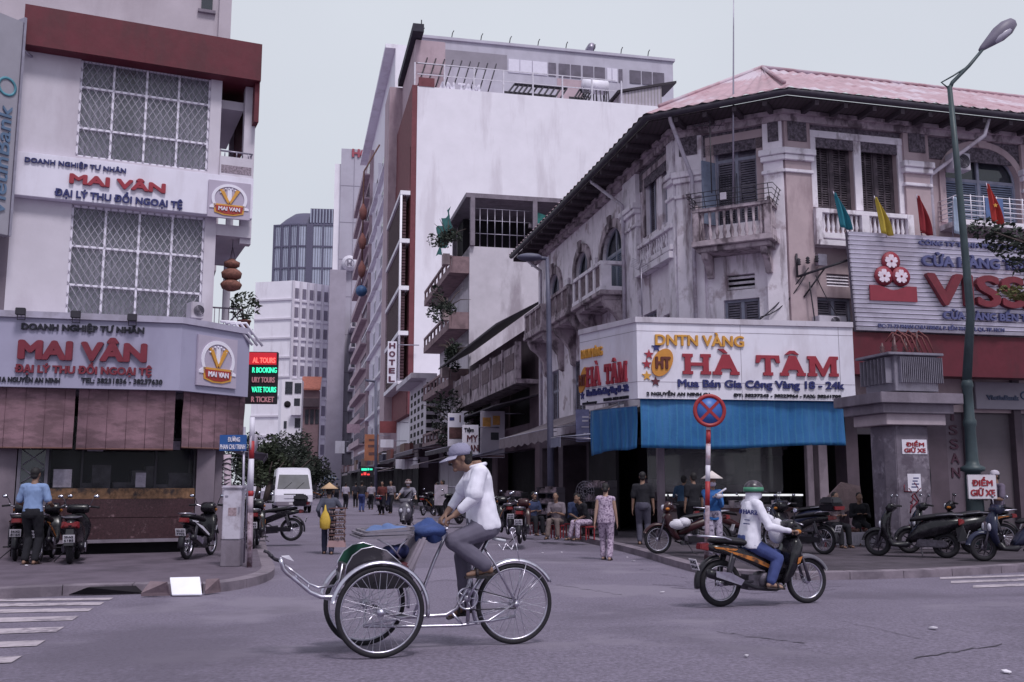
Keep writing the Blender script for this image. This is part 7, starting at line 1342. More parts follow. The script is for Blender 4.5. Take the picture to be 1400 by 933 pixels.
def scooter(label, loc, rot, paint='black', trim='grey', group='motorbikes', plate='59-N2 6185'):
    t = thing('scooter', label, 'scooter', loc, rot, group); Pn = PAINTS[paint]; A = MB
    bwheel(t, -.58, 0, .25, .055, 8, .05, None, ENG, 1.0); bwheel(t, .66, 0, .25, .05, 8, .05, None, ENG, 1.0)
    b = A()
    for s in (-1, 1): b.tube([(.66, s*.075, .25), (.60, s*.075, .45), (.52, s*.06, .66)], .024, 8)
    b.build('fork', ENG, t, world=False); arc_guard(.66, .25, .285, 10, 165, .075, lip=.035).build('front_mudguard', Pn, t, world=False)
    b = A(); b.loft([((x, 0, z), (0, w, 0), V((c, 0, .5)).normalized()*h) for x, z, w, h, c in ((-.92, .72, .05, .05, .1), (-.84, .68, .14, .10, .1), (-.6, .62, .19, .17, .1), (-.35, .56, .20, .20, .0), (-.1, .48, .19, .20, -.1), (.05, .40, .16, .15, -.2), (.12, .33, .12, .08, -.2))], 18); b.build('rear_body', Pn, t, world=False)
    b = A(); b.loft([((x, 0, z), (0, w, 0), (0, 0, h)) for x, z, w, h in ((-.80, .80, .08, .03), (-.74, .82, .13, .05), (-.5, .80, .15, .055), (-.25, .76, .16, .055), (-.05, .73, .13, .05), (.04, .70, .06, .03))], 16); b.build('seat', SEATM, t, world=False)
    b = A(); puff(b, [(.02, .26), (.06, .30), (.34, .28), (.40, .36), (.46, .34), (.40, .20), (.10, .18)], .19); b.build('floorboard', PLASTIC, t, world=False)
    b = A(); b.loft([((x, 0, z), (0, w, 0), (d, 0, d*.35)) for x, z, w, d in ((.40, .26, .12, .05), (.45, .36, .18, .07), (.50, .50, .22, .085), (.50, .64, .23, .09), (.47, .76, .19, .08), (.43, .86, .11, .06), (.41, .90, .07, .04))], 18); b.build('front_shield', Pn, t, world=False)
    b = A()
    for s in (-1, 1): b.ball((.575, s*.13, .62), (.03, .06, .075), 10)
    b.build('headlight', LENS, t, world=False); b = A(); b.hexa([(.585, -.03, .44), (.60, -.03, .44), (.60, .03, .44), (.585, .03, .44), (.585, -.05, .7), (.60, -.05, .72), (.60, .05, .72), (.585, .05, .7)]); b.build('grille', PAINTS[trim], t, world=False)
    b = A(); puff(b, [(.28, .93), (.31, 1.02), (.40, 1.03), (.47, .94), (.44, .86), (.36, .86)], .19); b.build('handlebar_cover', Pn, t, world=False); b = A(); b.tube([(.25, -.36, .97), (.33, -.2, .98), (.36, 0, .97), (.33, .2, .98), (.25, .36, .97)], .014, 8); o = b.build('handlebar', CHROME, t, world=False)
    for s in (-1, 1): A().tube([(.325, s*.22, .98), (.245, s*.37, .965)], .02, 8).build('grip', RUBBER, o, world=False)
    mirrors(t, .34, 1.0, PAINTS[trim]); b = A(); b.hexa([(-.93, -.1, .66), (-.84, -.16, .62), (-.84, .16, .62), (-.93, .1, .66), (-.92, -.07, .74), (-.83, -.15, .75), (-.83, .15, .75), (-.92, .07, .74)]); b.build('tail_light', REDL, t, bevel=.012, world=False)
    b = A(); b.hexa([(-.98, -.08, .34), (-.80, -.1, .32), (-.80, .1, .32), (-.98, .08, .34), (-.9, -.06, .62), (-.78, -.1, .62), (-.78, .1, .62), (-.9, .06, .62)]); b.build('rear_mudguard', PLASTIC, t, world=False); plate_part(t, -.985, .46, plate)
    b = A(); b.tube([(-.1, -.1, .2), (-.35, -.15, .22), (-.42, -.17, .24), (-.8, -.19, .34)], [.02, .03, .06, .05], 10); e = b.build('exhaust', PLASTIC, t, world=False); b = A(); b.prism([(-.42, -.232, .29), (-.45, -.232, .2), (-.78, -.245, .3), (-.76, -.245, .38)], (0, -.014, 0)); b.build('heat_shield', CHROME, e, world=False)
    b = A(); b.hexa([(-.6, .08, .2), (-.05, .08, .2), (-.05, .15, .2), (-.6, .15, .2), (-.62, .08, .33), (-.1, .08, .36), (-.1, .15, .36), (-.62, .15, .33)]); b.build('drive_case', ENG, t, bevel=.02, world=False); b = A(); b.tube([(-.45, -.15, .80), (-.7, -.16, .83), (-.88, -.1, .82), (-.9, 0, .82), (-.88, .1, .82), (-.7, .16, .83), (-.45, .15, .80)], .014, 8); b.build('grab_rail', PAINTS[trim], t, world=False)
    b = A(); b.tube([(-.15, .14, .2), (-.2, .3, .02)], .012, 6); b.build('kickstand', BLKMETAL, t, world=False); return t
# the moving motorbike
mr, mf = G(986, 830), G(1103, 825); mc = (mr+mf)/2; FMO = frame2((mr.x, mr.y), (mf.x, mf.y)); mrot = math.atan2(mf.y-mr.y, mf.x-mr.x); mz = gz(mc.x, mc.y)
ORG = mat('decal_orange', (.42, .15, .03), .4, .3, 9, 0, stain=(.02, .02, .02), stain_amt=.9, stain_scale=9)
MOTO = motorbike('black motorbike with orange decals ridden by the person in a white hooded jacket', (mc.x, mc.y, mz), mrot, 'black', ORG, 'motorbikes', '54-X2 8164')
# parked ones
index()
def bike_at(px, py, ang, z=None):
    p = Gz(px, py, ZP) if z is None else G(px, py); return (p.x, p.y, ZP if z is None else gz(p.x, p.y)), R(ang)
B1 = motorbike('old dark motorbike with a bag on its bars behind the woman in the blue jacket', *bike_at(940, 757, 186), 'maroon', None, 'motorbikes', '51-F4 2070')
B2 = motorbike('black motorbike with a rear top box and pale number plate beyond the moving motorbike', *bike_at(1092, 756, 128), 'black', None, 'motorbikes', '52-T8 4419', True)
B3 = motorbike('small dark and white motorbike seen from behind at the right end of the granite counter', *bike_at(272, 762, 86), 'black', WHITE2, 'motorbikes', '53-Z1 7702')
S1 = scooter('black scooter parked side-on between the concrete pillar and the green lamp', *bike_at(1290, 757, 172), 'black', 'grey', 'motorbikes')
S2 = scooter('dark blue scooter with a big front fairing at the right edge of the picture', *bike_at(1396, 768, 176), 'blue', 'silver', 'motorbikes', '59-C1 9313')
VS = scooter('dark grey scooter coming down the street with a masked rider', *bike_at(556, 722, -92, 0), 'grey', 'silver', 'motorbikes')
index()
def dp(src, px, py, ang, lab, z=None): l, r = bike_at(px, py, ang, z); return dup(src, l, r, lab, 'motorbikes')
dp(MOTO, 24, 764, 112, 'black motorbike seen from behind left of the man in the blue shirt'); dp(MOTO, 62, 766, 104, 'black motorbike seen from behind right of the man in the blue shirt'); dp(S1, 100, 768, 108, 'black scooter parked with its tail to the kerb before the granite counter')
dp(B2, 364, 740, 183, 'black motorbike with a top box parked side-on beyond the corner poles'); dp(MOTO, 349, 748, 100, 'black motorbike seen from behind right of the utility cabinet'); dp(S1, 342, 732, 120, 'black scooter half hidden behind the utility cabinet')
dp(B1, 714, 742, 84, 'dark red motorbike seen from behind under the beige awning'); dp(MOTO, 690, 730, 100, 'black motorbike at the edge of the stalls just behind the pedal cart rider'); dp(S1, 668, 722, 70, 'black scooter hidden behind the white shirted rider'); dp(S2, 640, 716, 60, 'blue scooter in front of the grey notice board')
dp(S1, 618, 712, 110, 'black scooter beside the grey notice board'); dp(MOTO, 585, 705, 75, 'black motorbike just right of the oncoming scooter rider'); dp(S2, 524, 700, 80, 'blue scooter left of the oncoming scooter rider in the far street'); dp(B2, 505, 694, 95, 'black motorbike with a top box among the people in the far street', 0)
dp(MOTO, 436, 683, 30, 'black motorbike near the parked dark car far down the street', 0); dp(S1, 416, 678, 150, 'far black scooter right of the white van', 0); dp(B3, 408, 674, 170, 'tiny white and dark motorbike right of the white van', 0); dp(S1, 1250, 762, 150, 'black scooter parked close against the concrete pillar'); dp(MOTO, 1330, 752, 160, 'black motorbike behind the green lamp post'); dp(S2, 1085, 738, 160, 'blue scooter parked before the glass display counter'); dp(B1, 1000, 745, 10, 'dark red motorbike parked behind the woman in the blue jacket')
b = MB(); p = Gz(928, 757, ZP); b.ball((p.x-.05, p.y-.15, .72), (.2, .12, .11), 12); b.ball((p.x+.1, p.y-.15, .76), (.14, .12, .1), 12); tag(b.build('plastic_bag', mat('bag_white', (.6, .58, .6), .5, .1, 9, .6)), 'white plastic bag hanging on the old dark motorbike', 'bag')
# ---------------------------------------------------------------- van, car, market umbrella
def van():
    p = G(383, 702); t = thing('van', 'white high roof minibus parked at the left side of the street facing us', 'van', (p.x, p.y+2.6, 0), R(-75)); VW = mat('van_white', (.66, .65, .68), .3, .04, 2); A = MB; w = .98
    prof = [(2.6, .42), (2.72, .6), (2.68, .95), (2.35, 1.22), (1.75, 2.05), (1.45, 2.32), (.8, 2.42), (-2.5, 2.4), (-2.72, 2.2), (-2.78, .5), (-2.6, .4)]
    b = A(); n = len(prof); vs = []
    for y, s in ((-1, .93), (-.9, .99), (0, 1), (.9, .99), (1, .93)):
        for x, z in prof: zz = 1.2+(z-1.2)*s if z > 1.2 else z; k = 1-.10*max(0, (z-1.2)/1.2); vs.append((x if abs(y) < .95 else x*(.985), y*w*k, zz))
    b.add(vs, [tuple(range(n))[::-1], tuple(range(4*n, 5*n))]+[(r*n+i, r*n+(i+1) % n, (r+1)*n+(i+1) % n, (r+1)*n+i) for r in range(4) for i in range(n)], False); b.build('body', VW, t, world=False)
    b = A(); b.hexa([(2.33, -.86, 1.27), (2.33, .86, 1.27), (2.30, .86, 1.25), (2.30, -.86, 1.25), (1.80, -.76, 2.03), (1.80, .76, 2.03), (1.77, .76, 2.0), (1.77, -.76, 2.0)]); b.build('windscreen', mat('wind_pane', (.06, .065, .075), .35, .4, 1.2, spec=.25), t, world=False)
    for s in (-1, 1):
        b = A()
        for x0, x1 in ((1.15, 1.85), (.2, 1.05), (-.9, .1), (-2.3, -1.0)): b.hexa([(x0, s*.945, 1.3), (x1, s*.945, 1.3), (x1, s*.93, 1.3), (x0, s*.93, 1.3), (x0, s*.915, 1.95), (min(x1, 1.6), s*.915, 1.95), (min(x1, 1.6), s*.89, 1.95), (x0, s*.89, 1.95)])
        b.build('side_windows', PANE, t, world=False)
        b = A(); b.hexa([(2.55, s*.62, .78), (2.62, s*.62, .78), (2.5, s*.92, .78), (2.4, s*.92, .78), (2.5, s*.66, 1.02), (2.58, s*.66, 1.0), (2.42, s*.92, 1.08), (2.35, s*.92, 1.08)]); b.build('headlight', LENS, t, world=False); b = A(); b.hexa([(2.2, s*.95, 1.2), (2.3, s*.95, 1.2), (2.3, s*1.2, 1.2), (2.2, s*1.2, 1.2), (2.2, s*.98, 1.5), (2.3, s*.98, 1.5), (2.3, s*1.2, 1.5), (2.2, s*1.2, 1.5)]); b.build('wing_mirror', PLASTIC, t, bevel=.04, world=False)
        for x in (1.75, -1.7): bwheel(t, x, s*.88, .35, .10, 8, .09, None, METAL, .9)
    b = A(); b.box(2.58, 2.76, -.9, .9, .36, .66); b.build('bumper', mat('bumper_grey', (.24, .22, .24), .6, .1, 3), t, bevel=.05, world=False); b = A()
    for k in range(3): b.box(2.66-.05*k, 2.71-.05*k, -.5, .5, .74+.1*k, .79+.1*k)
    b.build('grille_bars', CHROME, t, world=False); MB().box(2.5, 2.66, -.52, .52, .72, 1.02).build('grille', PLASTIC, t, world=False); plate_part(t, -2.8, .6); b = A(); b.box(2.762, 2.77, -.25, .25, .45, .56); b.build('front_plate', PLATE, t, world=False)
    b = A(); b.ball((2.66, 0, .9), (.03, .1, .05), 10); b.build('badge', mat('badge_blue', (.05, .07, .2), .4), t, world=False)
    for s in (-1, 0.3): A().tube([(2.34, s*.5, 1.27), (2.1, s*.5+.4, 1.62)], .012, 4).build('wiper', PLASTIC, t, world=False)
van()
def car():
    p = G(441, 682); t = thing('car', 'dark car parked far down the street behind the conical hat', 'car', (p.x, p.y+2, 0), R(-88)); Pn = PAINTS['black']; A = MB
    lo = [(2.1, .3), (2.15, .55), (2.0, .78), (1.1, .9), (-1.6, .95), (-2.1, .85), (-2.15, .35)]; b = A(); puff(b, lo, .86); b.build('body', Pn, t, world=False); b = A(); puff(b, [(1.15, .88), (.45, 1.38), (-.9, 1.42), (-1.7, .93)], .74); b.build('cabin', PANE, t, world=False); b = A(); puff(b, [(.45, 1.37), (.3, 1.44), (-.8, 1.46), (-.95, 1.40)], .62); b.build('roof', Pn, t, world=False)
    for s in (-1, 1):
        MB().ball((2.08, s*.62, .64), (.06, .16, .08), 10).build('headlight', LENS, t, world=False); MB().ball((.95, s*.92, .95), (.06, .1, .07), 8).build('wing_mirror', Pn, t, world=False)
        for x in (1.35, -1.35): bwheel(t, x, s*.76, .31, .09, 8, .08, None, METAL, .9)
    MB().box(2.12, 2.17, -.45, .45, .4, .55).build('grille', CHROME, t, world=False)
car()
p = G(449, 680); t = thing('market_umbrella', 'faded blue striped market umbrella over a stall far down the street', 'umbrella', p); c = p+V((0, 0, 2.0)); b = MB(); n = 16
b.lathe([(.02, .62), (.5, .50), (.95, .28), (1.25, 0), (1.2, .0), (.9, .24), (.48, .46), (.02, .58)], M.Translation(c), n); b.build('canopy', mat('umbrella_cloth', (.20, .25, .33), .8, .35, 1.2, 0, wave=('X', .9, (.45, .45, .47), .5)), t); b = MB(); b.tube([p, c+V((0, 0, .62))], .03, 6); b.build('pole', METAL, t)
# ---------------------------------------------------------------- cycle rickshaw
rc = G(703, 881); FY = Frame((rc.x, rc.y), 16.5); gzr = rc.z
def q(X, Y, d=0): px, py = 350+X/2.828, 580+Y/2.828; u, z = FY.uz(px, py, d); return FY.P(u, d, z)
CY = thing('cycle_rickshaw', 'chrome three wheeled cycle rickshaw with a folded canopy in the middle of the road', 'cycle rickshaw', rc)
def ywheel(c, R_, tr, d):
    mm = M.Translation(c) @ M(((FY.u.x, 0, FY.n.x, 0), (FY.u.y, 0, FY.n.y, 0), (0, 1, 0, 0), (0, 0, 0, 1))); n = 56; Rt = R_-tr
    w = MB().lathe([(Rt+tr*math.cos(2*math.pi*k/10), tr*math.sin(2*math.pi*k/10)) for k in range(10)], mm, n, True).build('wheel', RUBBER, CY); rr = Rt-tr*1.05
    b = MB(); b.lathe([(rr+.011*math.cos(2*math.pi*k/8), .014*math.sin(2*math.pi*k/8)) for k in range(8)], mm, n, True); b.build('rim', CHROME, w); b = MB(); b.lathe([(.012, -.07), (.03, -.05), (.032, -.045), (.018, -.03), (.018, .03), (.032, .045), (.03, .05), (.012, .07)], mm, 14); b.build('hub', CHROME, w); b = MB()
    for k in range(36):
        a = 2*math.pi*k/36; a2 = a+(1.2 if k % 2 else -1.2); s = 1 if k % 4 < 2 else -1; b.tube([mm @ V((.028*math.cos(a2), .028*math.sin(a2), s*.045)), mm @ V((rr*math.cos(a), rr*math.sin(a), 0))], .0021, 4, caps=False)
    b.build('spokes', CHROME, w); return c, R_
DT = .42
cN = q(480, 729, DT); RN = .352; cN.z = max(cN.z, gz(cN.x, cN.y)+RN); un = (cN-FY.o).dot(FY.u); cF = FY.P(un, -DT, gz(*FY.P(un, -DT, 0).xy)+RN); cN.z = gz(cN.x, cN.y)+RN
cR = FY.P(0, 0, gzr+.338); RR = .338
ywheel(cN, RN, .021, DT); ywheel(cF, RN, .021, -DT); ywheel(cR, RR, .021, 0)
def fender(c, R_, a0, a1, w, nm='mudguard'):
    n = 30; vs = []; prof = ((-w, 0), (-w*.8, .014), (0, .024), (w*.8, .014), (w, 0), (w, -.004), (0, .018), (-w, -.004)); m = 8
    for i in range(n+1):
        a = R(a0+(a1-a0)*i/n)
        for yy, dr in prof: rr = R_+dr; vs.append(c+FY.u*(rr*math.cos(a))+FY.n*yy+V((0, 0, rr*math.sin(a))))
    MB().add(vs, [(i*m+k, i*m+(k+1) % m, (i+1)*m+(k+1) % m, (i+1)*m+k) for i in range(n) for k in range(m)]+[tuple(range(m)), tuple(range(n*m, n*m+m))], True).build(nm, CHROME, CY)
fender(cN, RN+.022, 168, -8, .03); fender(cF, RN+.022, 168, -8, .03); fender(cR, RR+.02, 205, 28, .034)
b = MB(); T = lambda pts, r, d=0, n=8: b.tube([q(x, y, d) for x, y in pts], r, n)
T([(1003, 742), (870, 768), (790, 778), (640, 782), (415, 781)], .013); T([(832, 600), (815, 640), (775, 712), (735, 738), (640, 744), (540, 745)], .017); T([(757, 728), (797, 776)], .012); T([(897, 445), (850, 545), (824, 612), (818, 772)], .017)
for d in (-.06, .06): T([(882, 480), (920, 535), (1003, 690)], .009, d); T([(818, 768), (900, 760), (1003, 692)], .009, d)
b.tube([cN, cF], .014, 8); b.tube([q(545, 745, 0), FY.P(un, 0, cN.z)], .015, 8)
for s in (-1, 1): b.tube([FY.P(un, s*.3, cN.z), q(415, 781, s*.3), q(600, 742, s*.2), q(640, 744, 0)], .011, 6)
b.build('frame', CHROME, CY)
b = MB(); T([(738, 418), (690, 525), (642, 650), (610, 742)], .014); b.tube([q(738, 405, -.27), q(738, 405, .24)], .014, 8); b.build('steering_post', CHROME, CY)
# passenger tub
TUB = mat('tub_black', (.022, .02, .024), .3, .3, 5, stain=(.20, .18, .19), stain_amt=.55, stain_scale=6, sthr=.55); GRN = mat('tub_green', (.012, .07, .04), .5, .2, 4)
side = [(346, 628), (345, 590), (352, 550), (375, 510), (410, 484), (455, 475), (505, 490), (555, 535), (590, 575), (608, 600), (600, 632), (480, 640)]
sz = [FY.uz(350+x/2.828, 580+y/2.828, .30) for x, y in side]
MB().fprism(FY, sz, .275, .30).build('tub_side', TUB, CY); MB().fprism(FY, sz, -.30, -.275).build('tub_side', GRN, CY)
b = MB(); k_ = sz[1:10]
for d in (.29, -.29): b.tube([FY.P(u, d, z) for u, z in k_], .008, 8)
b.build('tub_rim', CHROME, CY)
b = MB(); b.fprism(FY, [sz[0], sz[11], sz[10], (sz[10][0], sz[10][1]+.03), (sz[11][0], sz[11][1]+.03), (sz[0][0], sz[0][1]+.03)], -.274, .274); b.fprism(FY, [sz[0], sz[1], sz[2], (sz[2][0]+.03, sz[2][1]), (sz[1][0]+.03, sz[1][1]), (sz[0][0]+.03, sz[0][1])], -.274, .274); b.build('tub_floor', TUB, CY)
su, szz = FY.uz(350+440/2.828, 580+560/2.828, .0); su2 = FY.uz(350+575/2.828, 580+560/2.828, 0)[0]
b = MB(); b.fbox(FY, su, su2, -.265, .265, szz-.03, szz+.06); b.build('seat', mat('seat_maroon', (.10, .03, .035), .6, .2, 6), CY, bevel=.02)
bk = [FY.uz(350+x/2.828, 580+y/2.828, .27) for x, y in ((640, 436), (668, 442), (606, 578), (576, 566))]; b = MB(); b.fprism(FY, bk, -.27, .27); b.build('seat_back', mat('back_grey', (.26, .235, .25), .75, .15, 4, .2), CY, bevel=.018); b = MB()
for d in (.24, -.24): T([(640, 470), (598, 588)], .012, d)
b.build('back_brace', METAL, CY)
# folded canopy slats over the seat
CAN = mat('canopy_slat', (.20, .19, .20), .6, .2, 6, 0, stain=(.12, .10, .11), stain_amt=.6, stain_scale=8)
for i, (a, c) in enumerate((((400, 441), (600, 436)), ((408, 428), (611, 420)), ((425, 419), (612, 404)))):
    b = MB(); p0, p1 = FY.uz(350+a[0]/2.828, 580+a[1]/2.828, .3), FY.uz(350+c[0]/2.828, 580+c[1]/2.828, .3)
    for d in (-.3, -.1, .1, .28): b.hexa([FY.P(p0[0], d, p0[1]-.008), FY.P(p1[0], d, p1[1]-.012), FY.P(p1[0], d+.035, p1[1]-.012), FY.P(p0[0], d+.035, p0[1]-.008), FY.P(p0[0], d, p0[1]+.008), FY.P(p1[0], d, p1[1]+.016), FY.P(p1[0], d+.035, p1[1]+.016), FY.P(p0[0], d+.035, p0[1]+.008)])
    b.fbox(FY, p0[0], p0[0]+.03, -.3, .315, p0[1]-.007, p0[1]+.007); b.fbox(FY, p1[0]-.04, p1[0], -.3, .315, p1[1]-.01, p1[1]+.014); b.build('folded_canopy', CAN, CY)
b = MB()
for d in (.27, -.27): T([(470, 445), (520, 470), (560, 520)], .008, d, 6); T([(590, 440), (560, 470), (545, 500)], .008, d, 6)
b.build('canopy_hoop', CHROME, CY)
# footrest in front
b = MB()
for d in (.22, -.22):
    T([(330, 660), (285, 670), (250, 668), (210, 650), (160, 608), (118, 575), (106, 560), (100, 540), (95, 522)], .017, d); T([(300, 625), (240, 632), (205, 618), (150, 575), (112, 545)], .010, d)
    T([(205, 618), (200, 645)], .007, d, 5); T([(150, 575), (165, 610)], .007, d, 5); T([(335, 540), (325, 600), (300, 650)], .010, d, 6)
for x, y in ((285, 670), (210, 650), (118, 575), (96, 520)): b.tube([q(x, y, -.22), q(x, y, .22)], .011, 6)
b.build('footrest', CHROME, CY)
b = MB(); a_, c_, e_ = FY.uz(350+210/2.828, 580+655/2.828, 0), FY.uz(350+285/2.828, 580+676/2.828, 0), FY.uz(350+345/2.828, 580+650/2.828, 0); b.fprism(FY, [a_, c_, e_, (e_[0], e_[1]+.012), (c_[0], c_[1]+.012), (a_[0], a_[1]+.012)], -.21, .21); b.build('foot_plate', CHROME, CY)
b = MB(); T([(95, 530), (70, 520), (45, 495), (30, 490)], .014, .12, 6); T([(95, 530), (75, 525), (50, 505)], .014, -.12, 6); b.tube([q(60, 510, -.15), q(60, 510, .15)], .016, 6); b.build('front_bumper', BLKMETAL, CY)
b = MB(); b.fprism(FY, [FY.uz(350+x/2.828, 580+y/2.828, .18) for x, y in ((100, 512), (130, 510), (147, 530), (118, 520))], .10, .2); b.build('toe_pad', mat('toe_white', (.62, .6, .62), .5), CY)
# drive train
cc = q(812, 672, 0); mmC = M.Translation(cc+FY.n*.05) @ M(((FY.u.x, 0, FY.n.x, 0), (FY.u.y, 0, FY.n.y, 0), (0, 1, 0, 0), (0, 0, 0, 1)))
b = MB(); b.lathe([(.095, -.003), (.095, .003), (.08, .003), (.08, -.003)], mmC, 28, True); b.lathe([(.03, -.01), (.03, .01)], mmC, 12)
for k in range(5): a = k*1.257; b.tube([mmC @ V((.02*math.cos(a), .02*math.sin(a), 0)), mmC @ V((.085*math.cos(a), .085*math.sin(a), 0))], .007, 5)
b.build('chainring', CHROME, CY); pdN, pdF = q(868, 590, .12), q(800, 735, -.12)
b = MB(); b.tube([cc+FY.n*.07, pdN-FY.n*.02], .011, 8); b.tube([cc-FY.n*.07, pdF+FY.n*.02], .011, 8); b.tube([cc-FY.n*.075, cc+FY.n*.075], .018, 8); b.build('crank', CHROME, CY)
for p_, s in ((pdN, 1), (pdF, -1)): b = MB(); p2 = p_; b.hexa([p2+FY.u*a+FY.n*(s*.0+dd)+V((0, 0, z)) for z in (-.012, .012) for a, dd in ((-.045, -.04), (.045, -.04), (.045, .05), (-.045, .05))]); b.build('pedal', RUBBER, CY)
b = MB(); hb = cR+FY.n*.05; b.tube([mmC @ V((0, .093, 0)), hb+V((0, 0, .035))], .005, 5); b.tube([mmC @ V((0, -.093, 0)), hb-V((0, 0, .035))], .005, 5); b.build('chain', BLKMETAL, CY)
b = MB(); b.loft([(q(x, y, 0), FY.n*w, V((0, 0, h))) for x, y, w, h in ((845, 428, .02, .012), (865, 426, .045, .022), (890, 424, .08, .03), (912, 425, .085, .03), (922, 428, .06, .015))], 14); b.build('saddle', SEATM, CY)
b = MB(); b.tube([q(915, 443, .08), q(965, 452, .08)], .012, 8); b.build('brake_grip', mat('grip_pale', (.5, .52, .52), .5), CY); b = MB(); b.tube([q(*xy, .08) for xy in ((935, 462), (955, 488), (966, 462), (988, 486), (1000, 455), (985, 415))], .005, 5); c0 = q(992, 412, .08); b.tube([c0+FY.u*(.025*math.cos(a))+V((0, 0, .025*math.sin(a))) for a in [k*.63 for k in range(11)]], .005, 5); b.tube([q(1005, 458, .07), q(1018, 530, .06)], .003, 4); b.build('brake_wire', CHROME, CY)
b = MB()
for s in (-.05, .05):
    b.tube([cR+FY.n*s, cR+FY.u*(RR*.92*math.cos(R(38)))+FY.n*s*.7+V((0, 0, RR*1.02*math.sin(R(42))))], .004, 5); b.tube([cR+FY.n*s, cR-FY.u*(RR*1.0)+FY.n*s*.7+V((0, 0, .03))], .004, 5); b.tube([cR+FY.n*s, cR+FY.u*.1+FY.n*s*.7+V((0, 0, RR*1.0))], .004, 5); b.tube([cR+FY.n*s, cR-FY.u*(RR*.95)+FY.n*s*.7-V((0, 0, .1))], .004, 5)
b.build('mudguard_stay', CHROME, CY)
# what lies on it
def lump(mb, c, r, amp, sc_, seed, n=26, mtx=None):
    k0 = len(mb.v); mb.ball(c, r, n, mtx)
    for i in range(k0, len(mb.v)): p = mb.v[i]; d = (p-V(c)); mb.v[i] = p+d.normalized()*amp*noise.noise((p+V((seed, 0, 0)))*sc_)
    return mb
b = MB(); lump(b, q(525, 410, .05), (.14, .2, .045), .07, 9, 3, 26, FY_M := M.Rotation(R(12), 3, 'Z')); lump(b, q(470, 416, .1), (.09, .17, .045), .04, 9, 5, 20); tag(b.build('cloth_bundle', mat('cloth_lightblue', (.10, .16, .29), .9, .2, 8, .4)), 'light blue crumpled cloth lying on the folded canopy slats', 'cloth')
b = MB(); lump(b, q(662, 408, .05), (.135, .2, .075), .06, 8, 9, 28, FY_M); lump(b, q(690, 432, .1), (.06, .12, .07), .05, 9, 2, 22); lump(b, q(635, 440, .12), (.05, .08, .05), .04, 9, 1, 20); tag(b.build('folded_jacket', mat('cloth_navy', (.035, .065, .17), .9, .25, 8, .5)), 'dark blue jacket draped over the back of the rickshaw seat', 'jacket')
b = MB(); lump(b, q(545, 492, 0), (.10, .17, .06), .05, 9, 12, 22); tag(b.build('folded_raincoat', mat('cloth_deep', (.03, .04, .12), .8, .3, 8, .5)), 'dark blue raincoat stuffed inside the rickshaw seat', 'raincoat')
# ---------------------------------------------------------------- people
SKIN = mat('skin', (.22, .125, .095), .6, .12, 14, .1); SKIN2 = mat('skin_light', (.34, .21, .17), .6, .1, 14, .1); HAIR = mat('hair', (.012, .010, .011), .6, .3, 30, .4); EYEM = mat('eye', (.02, .015, .015), .2); SANDAL = mat('sandal', (.04, .03, .03), .7)
def cloth(name, c, **k): return mat('cloth_'+name, c, .9, .08, 5, .2, bscale=11, **k)
def remesh(mb, vox, smooth=2, wr=0, seed=0):
    me = bpy.data.meshes.new('r'); me.from_pydata([tuple(p) for p in mb.v], [], mb.f); o = bpy.data.objects.new('r', me); C.objects.link(o)
    r = o.modifiers.new('r', 'REMESH'); r.mode = 'VOXEL'; r.voxel_size = vox
    if smooth: s = o.modifiers.new('s', 'SMOOTH'); s.factor = .5; s.iterations = smooth
    dg = bpy.context.evaluated_depsgraph_get(); m2 = bpy.data.meshes.new_from_object(o.evaluated_get(dg)); out = MB(); vs = [v.co.copy() for v in m2.vertices]
    if wr:
        ns_ = [v.normal.copy() for v in m2.vertices]
        for i, (p, n_) in enumerate(zip(vs, ns_)):
            f = noise.noise(V((p.x*9+seed, p.y*9, p.z*5)))*.65+noise.noise(V((p.x*22, p.y*22+seed, p.z*14)))*.35; vs[i] = p+n_*(wr*f)
    out.add(vs, [tuple(p.vertices) for p in m2.polygons], True); bpy.data.objects.remove(o); bpy.data.meshes.remove(me); bpy.data.meshes.remove(m2); return out
def cap(b, p0, r0, p1, r1, n=12): 
    p0, p1 = V(p0), V(p1); b.ball(p0, r0, n); b.ball(p1, r1, n)
    if (p1-p0).length > 1e-4: b.tube([p0, p1], [r0, r1], n)
def ik(a, t, l1, l2, hint):
    d = t-a; L = min(d.length, (l1+l2)*.999); x = d.normalized(); t = a+x*L; c = (l1*l1+L*L-l2*l2)/(2*l1*L); s = math.sqrt(max(0, 1-c*c)); h = (hint-x*hint.dot(x))
    h = h.normalized() if h.length > 1e-4 else V((0, 0, 1)); return a+x*(l1*c)+h*(l1*s), t
def add_hand(b, w, x, y, zp, s=1.0, curl=.5):
    """w wrist, x along the palm, y to the index side, zp out of the palm"""
    x = x.normalized(); y = (y-x*y.dot(x)).normalized(); zp = zp-x*zp.dot(x)-y*zp.dot(y); zp = zp.normalized()
    for o_ in (-.026, 0, .026): cap(b, w+(x*.012+y*o_*.7)*s, .017*s, w+(x*.085+y*o_)*s, .0135*s, 8)
    for o_, L in ((.033, .070), (.011, .080), (-.011, .074), (-.032, .058)):
        p = w+(x*.09+y*o_)*s; a = 0
        for k, (f, rr) in enumerate(((.45, .0098), (.31, .009), (.24, .008))): a += curl*(.75 if k == 0 else 1.0); d = x*math.cos(a)+zp*math.sin(a); p2 = p+d*L*f*s; cap(b, p, rr*s, p2, (rr-.0006)*s, 8); p = p2
    p = w+(x*.03+y*.032)*s
    for k, (f, rr) in enumerate(((.045, .0125), (.032, .0105), (.026, .009))): d = (x*.65+y*(.75-.35*k)+zp*(.25+curl*.35*k)).normalized(); p2 = p+d*f*s; cap(b, p, rr*s, p2, (rr-.001)*s, 8); p = p2
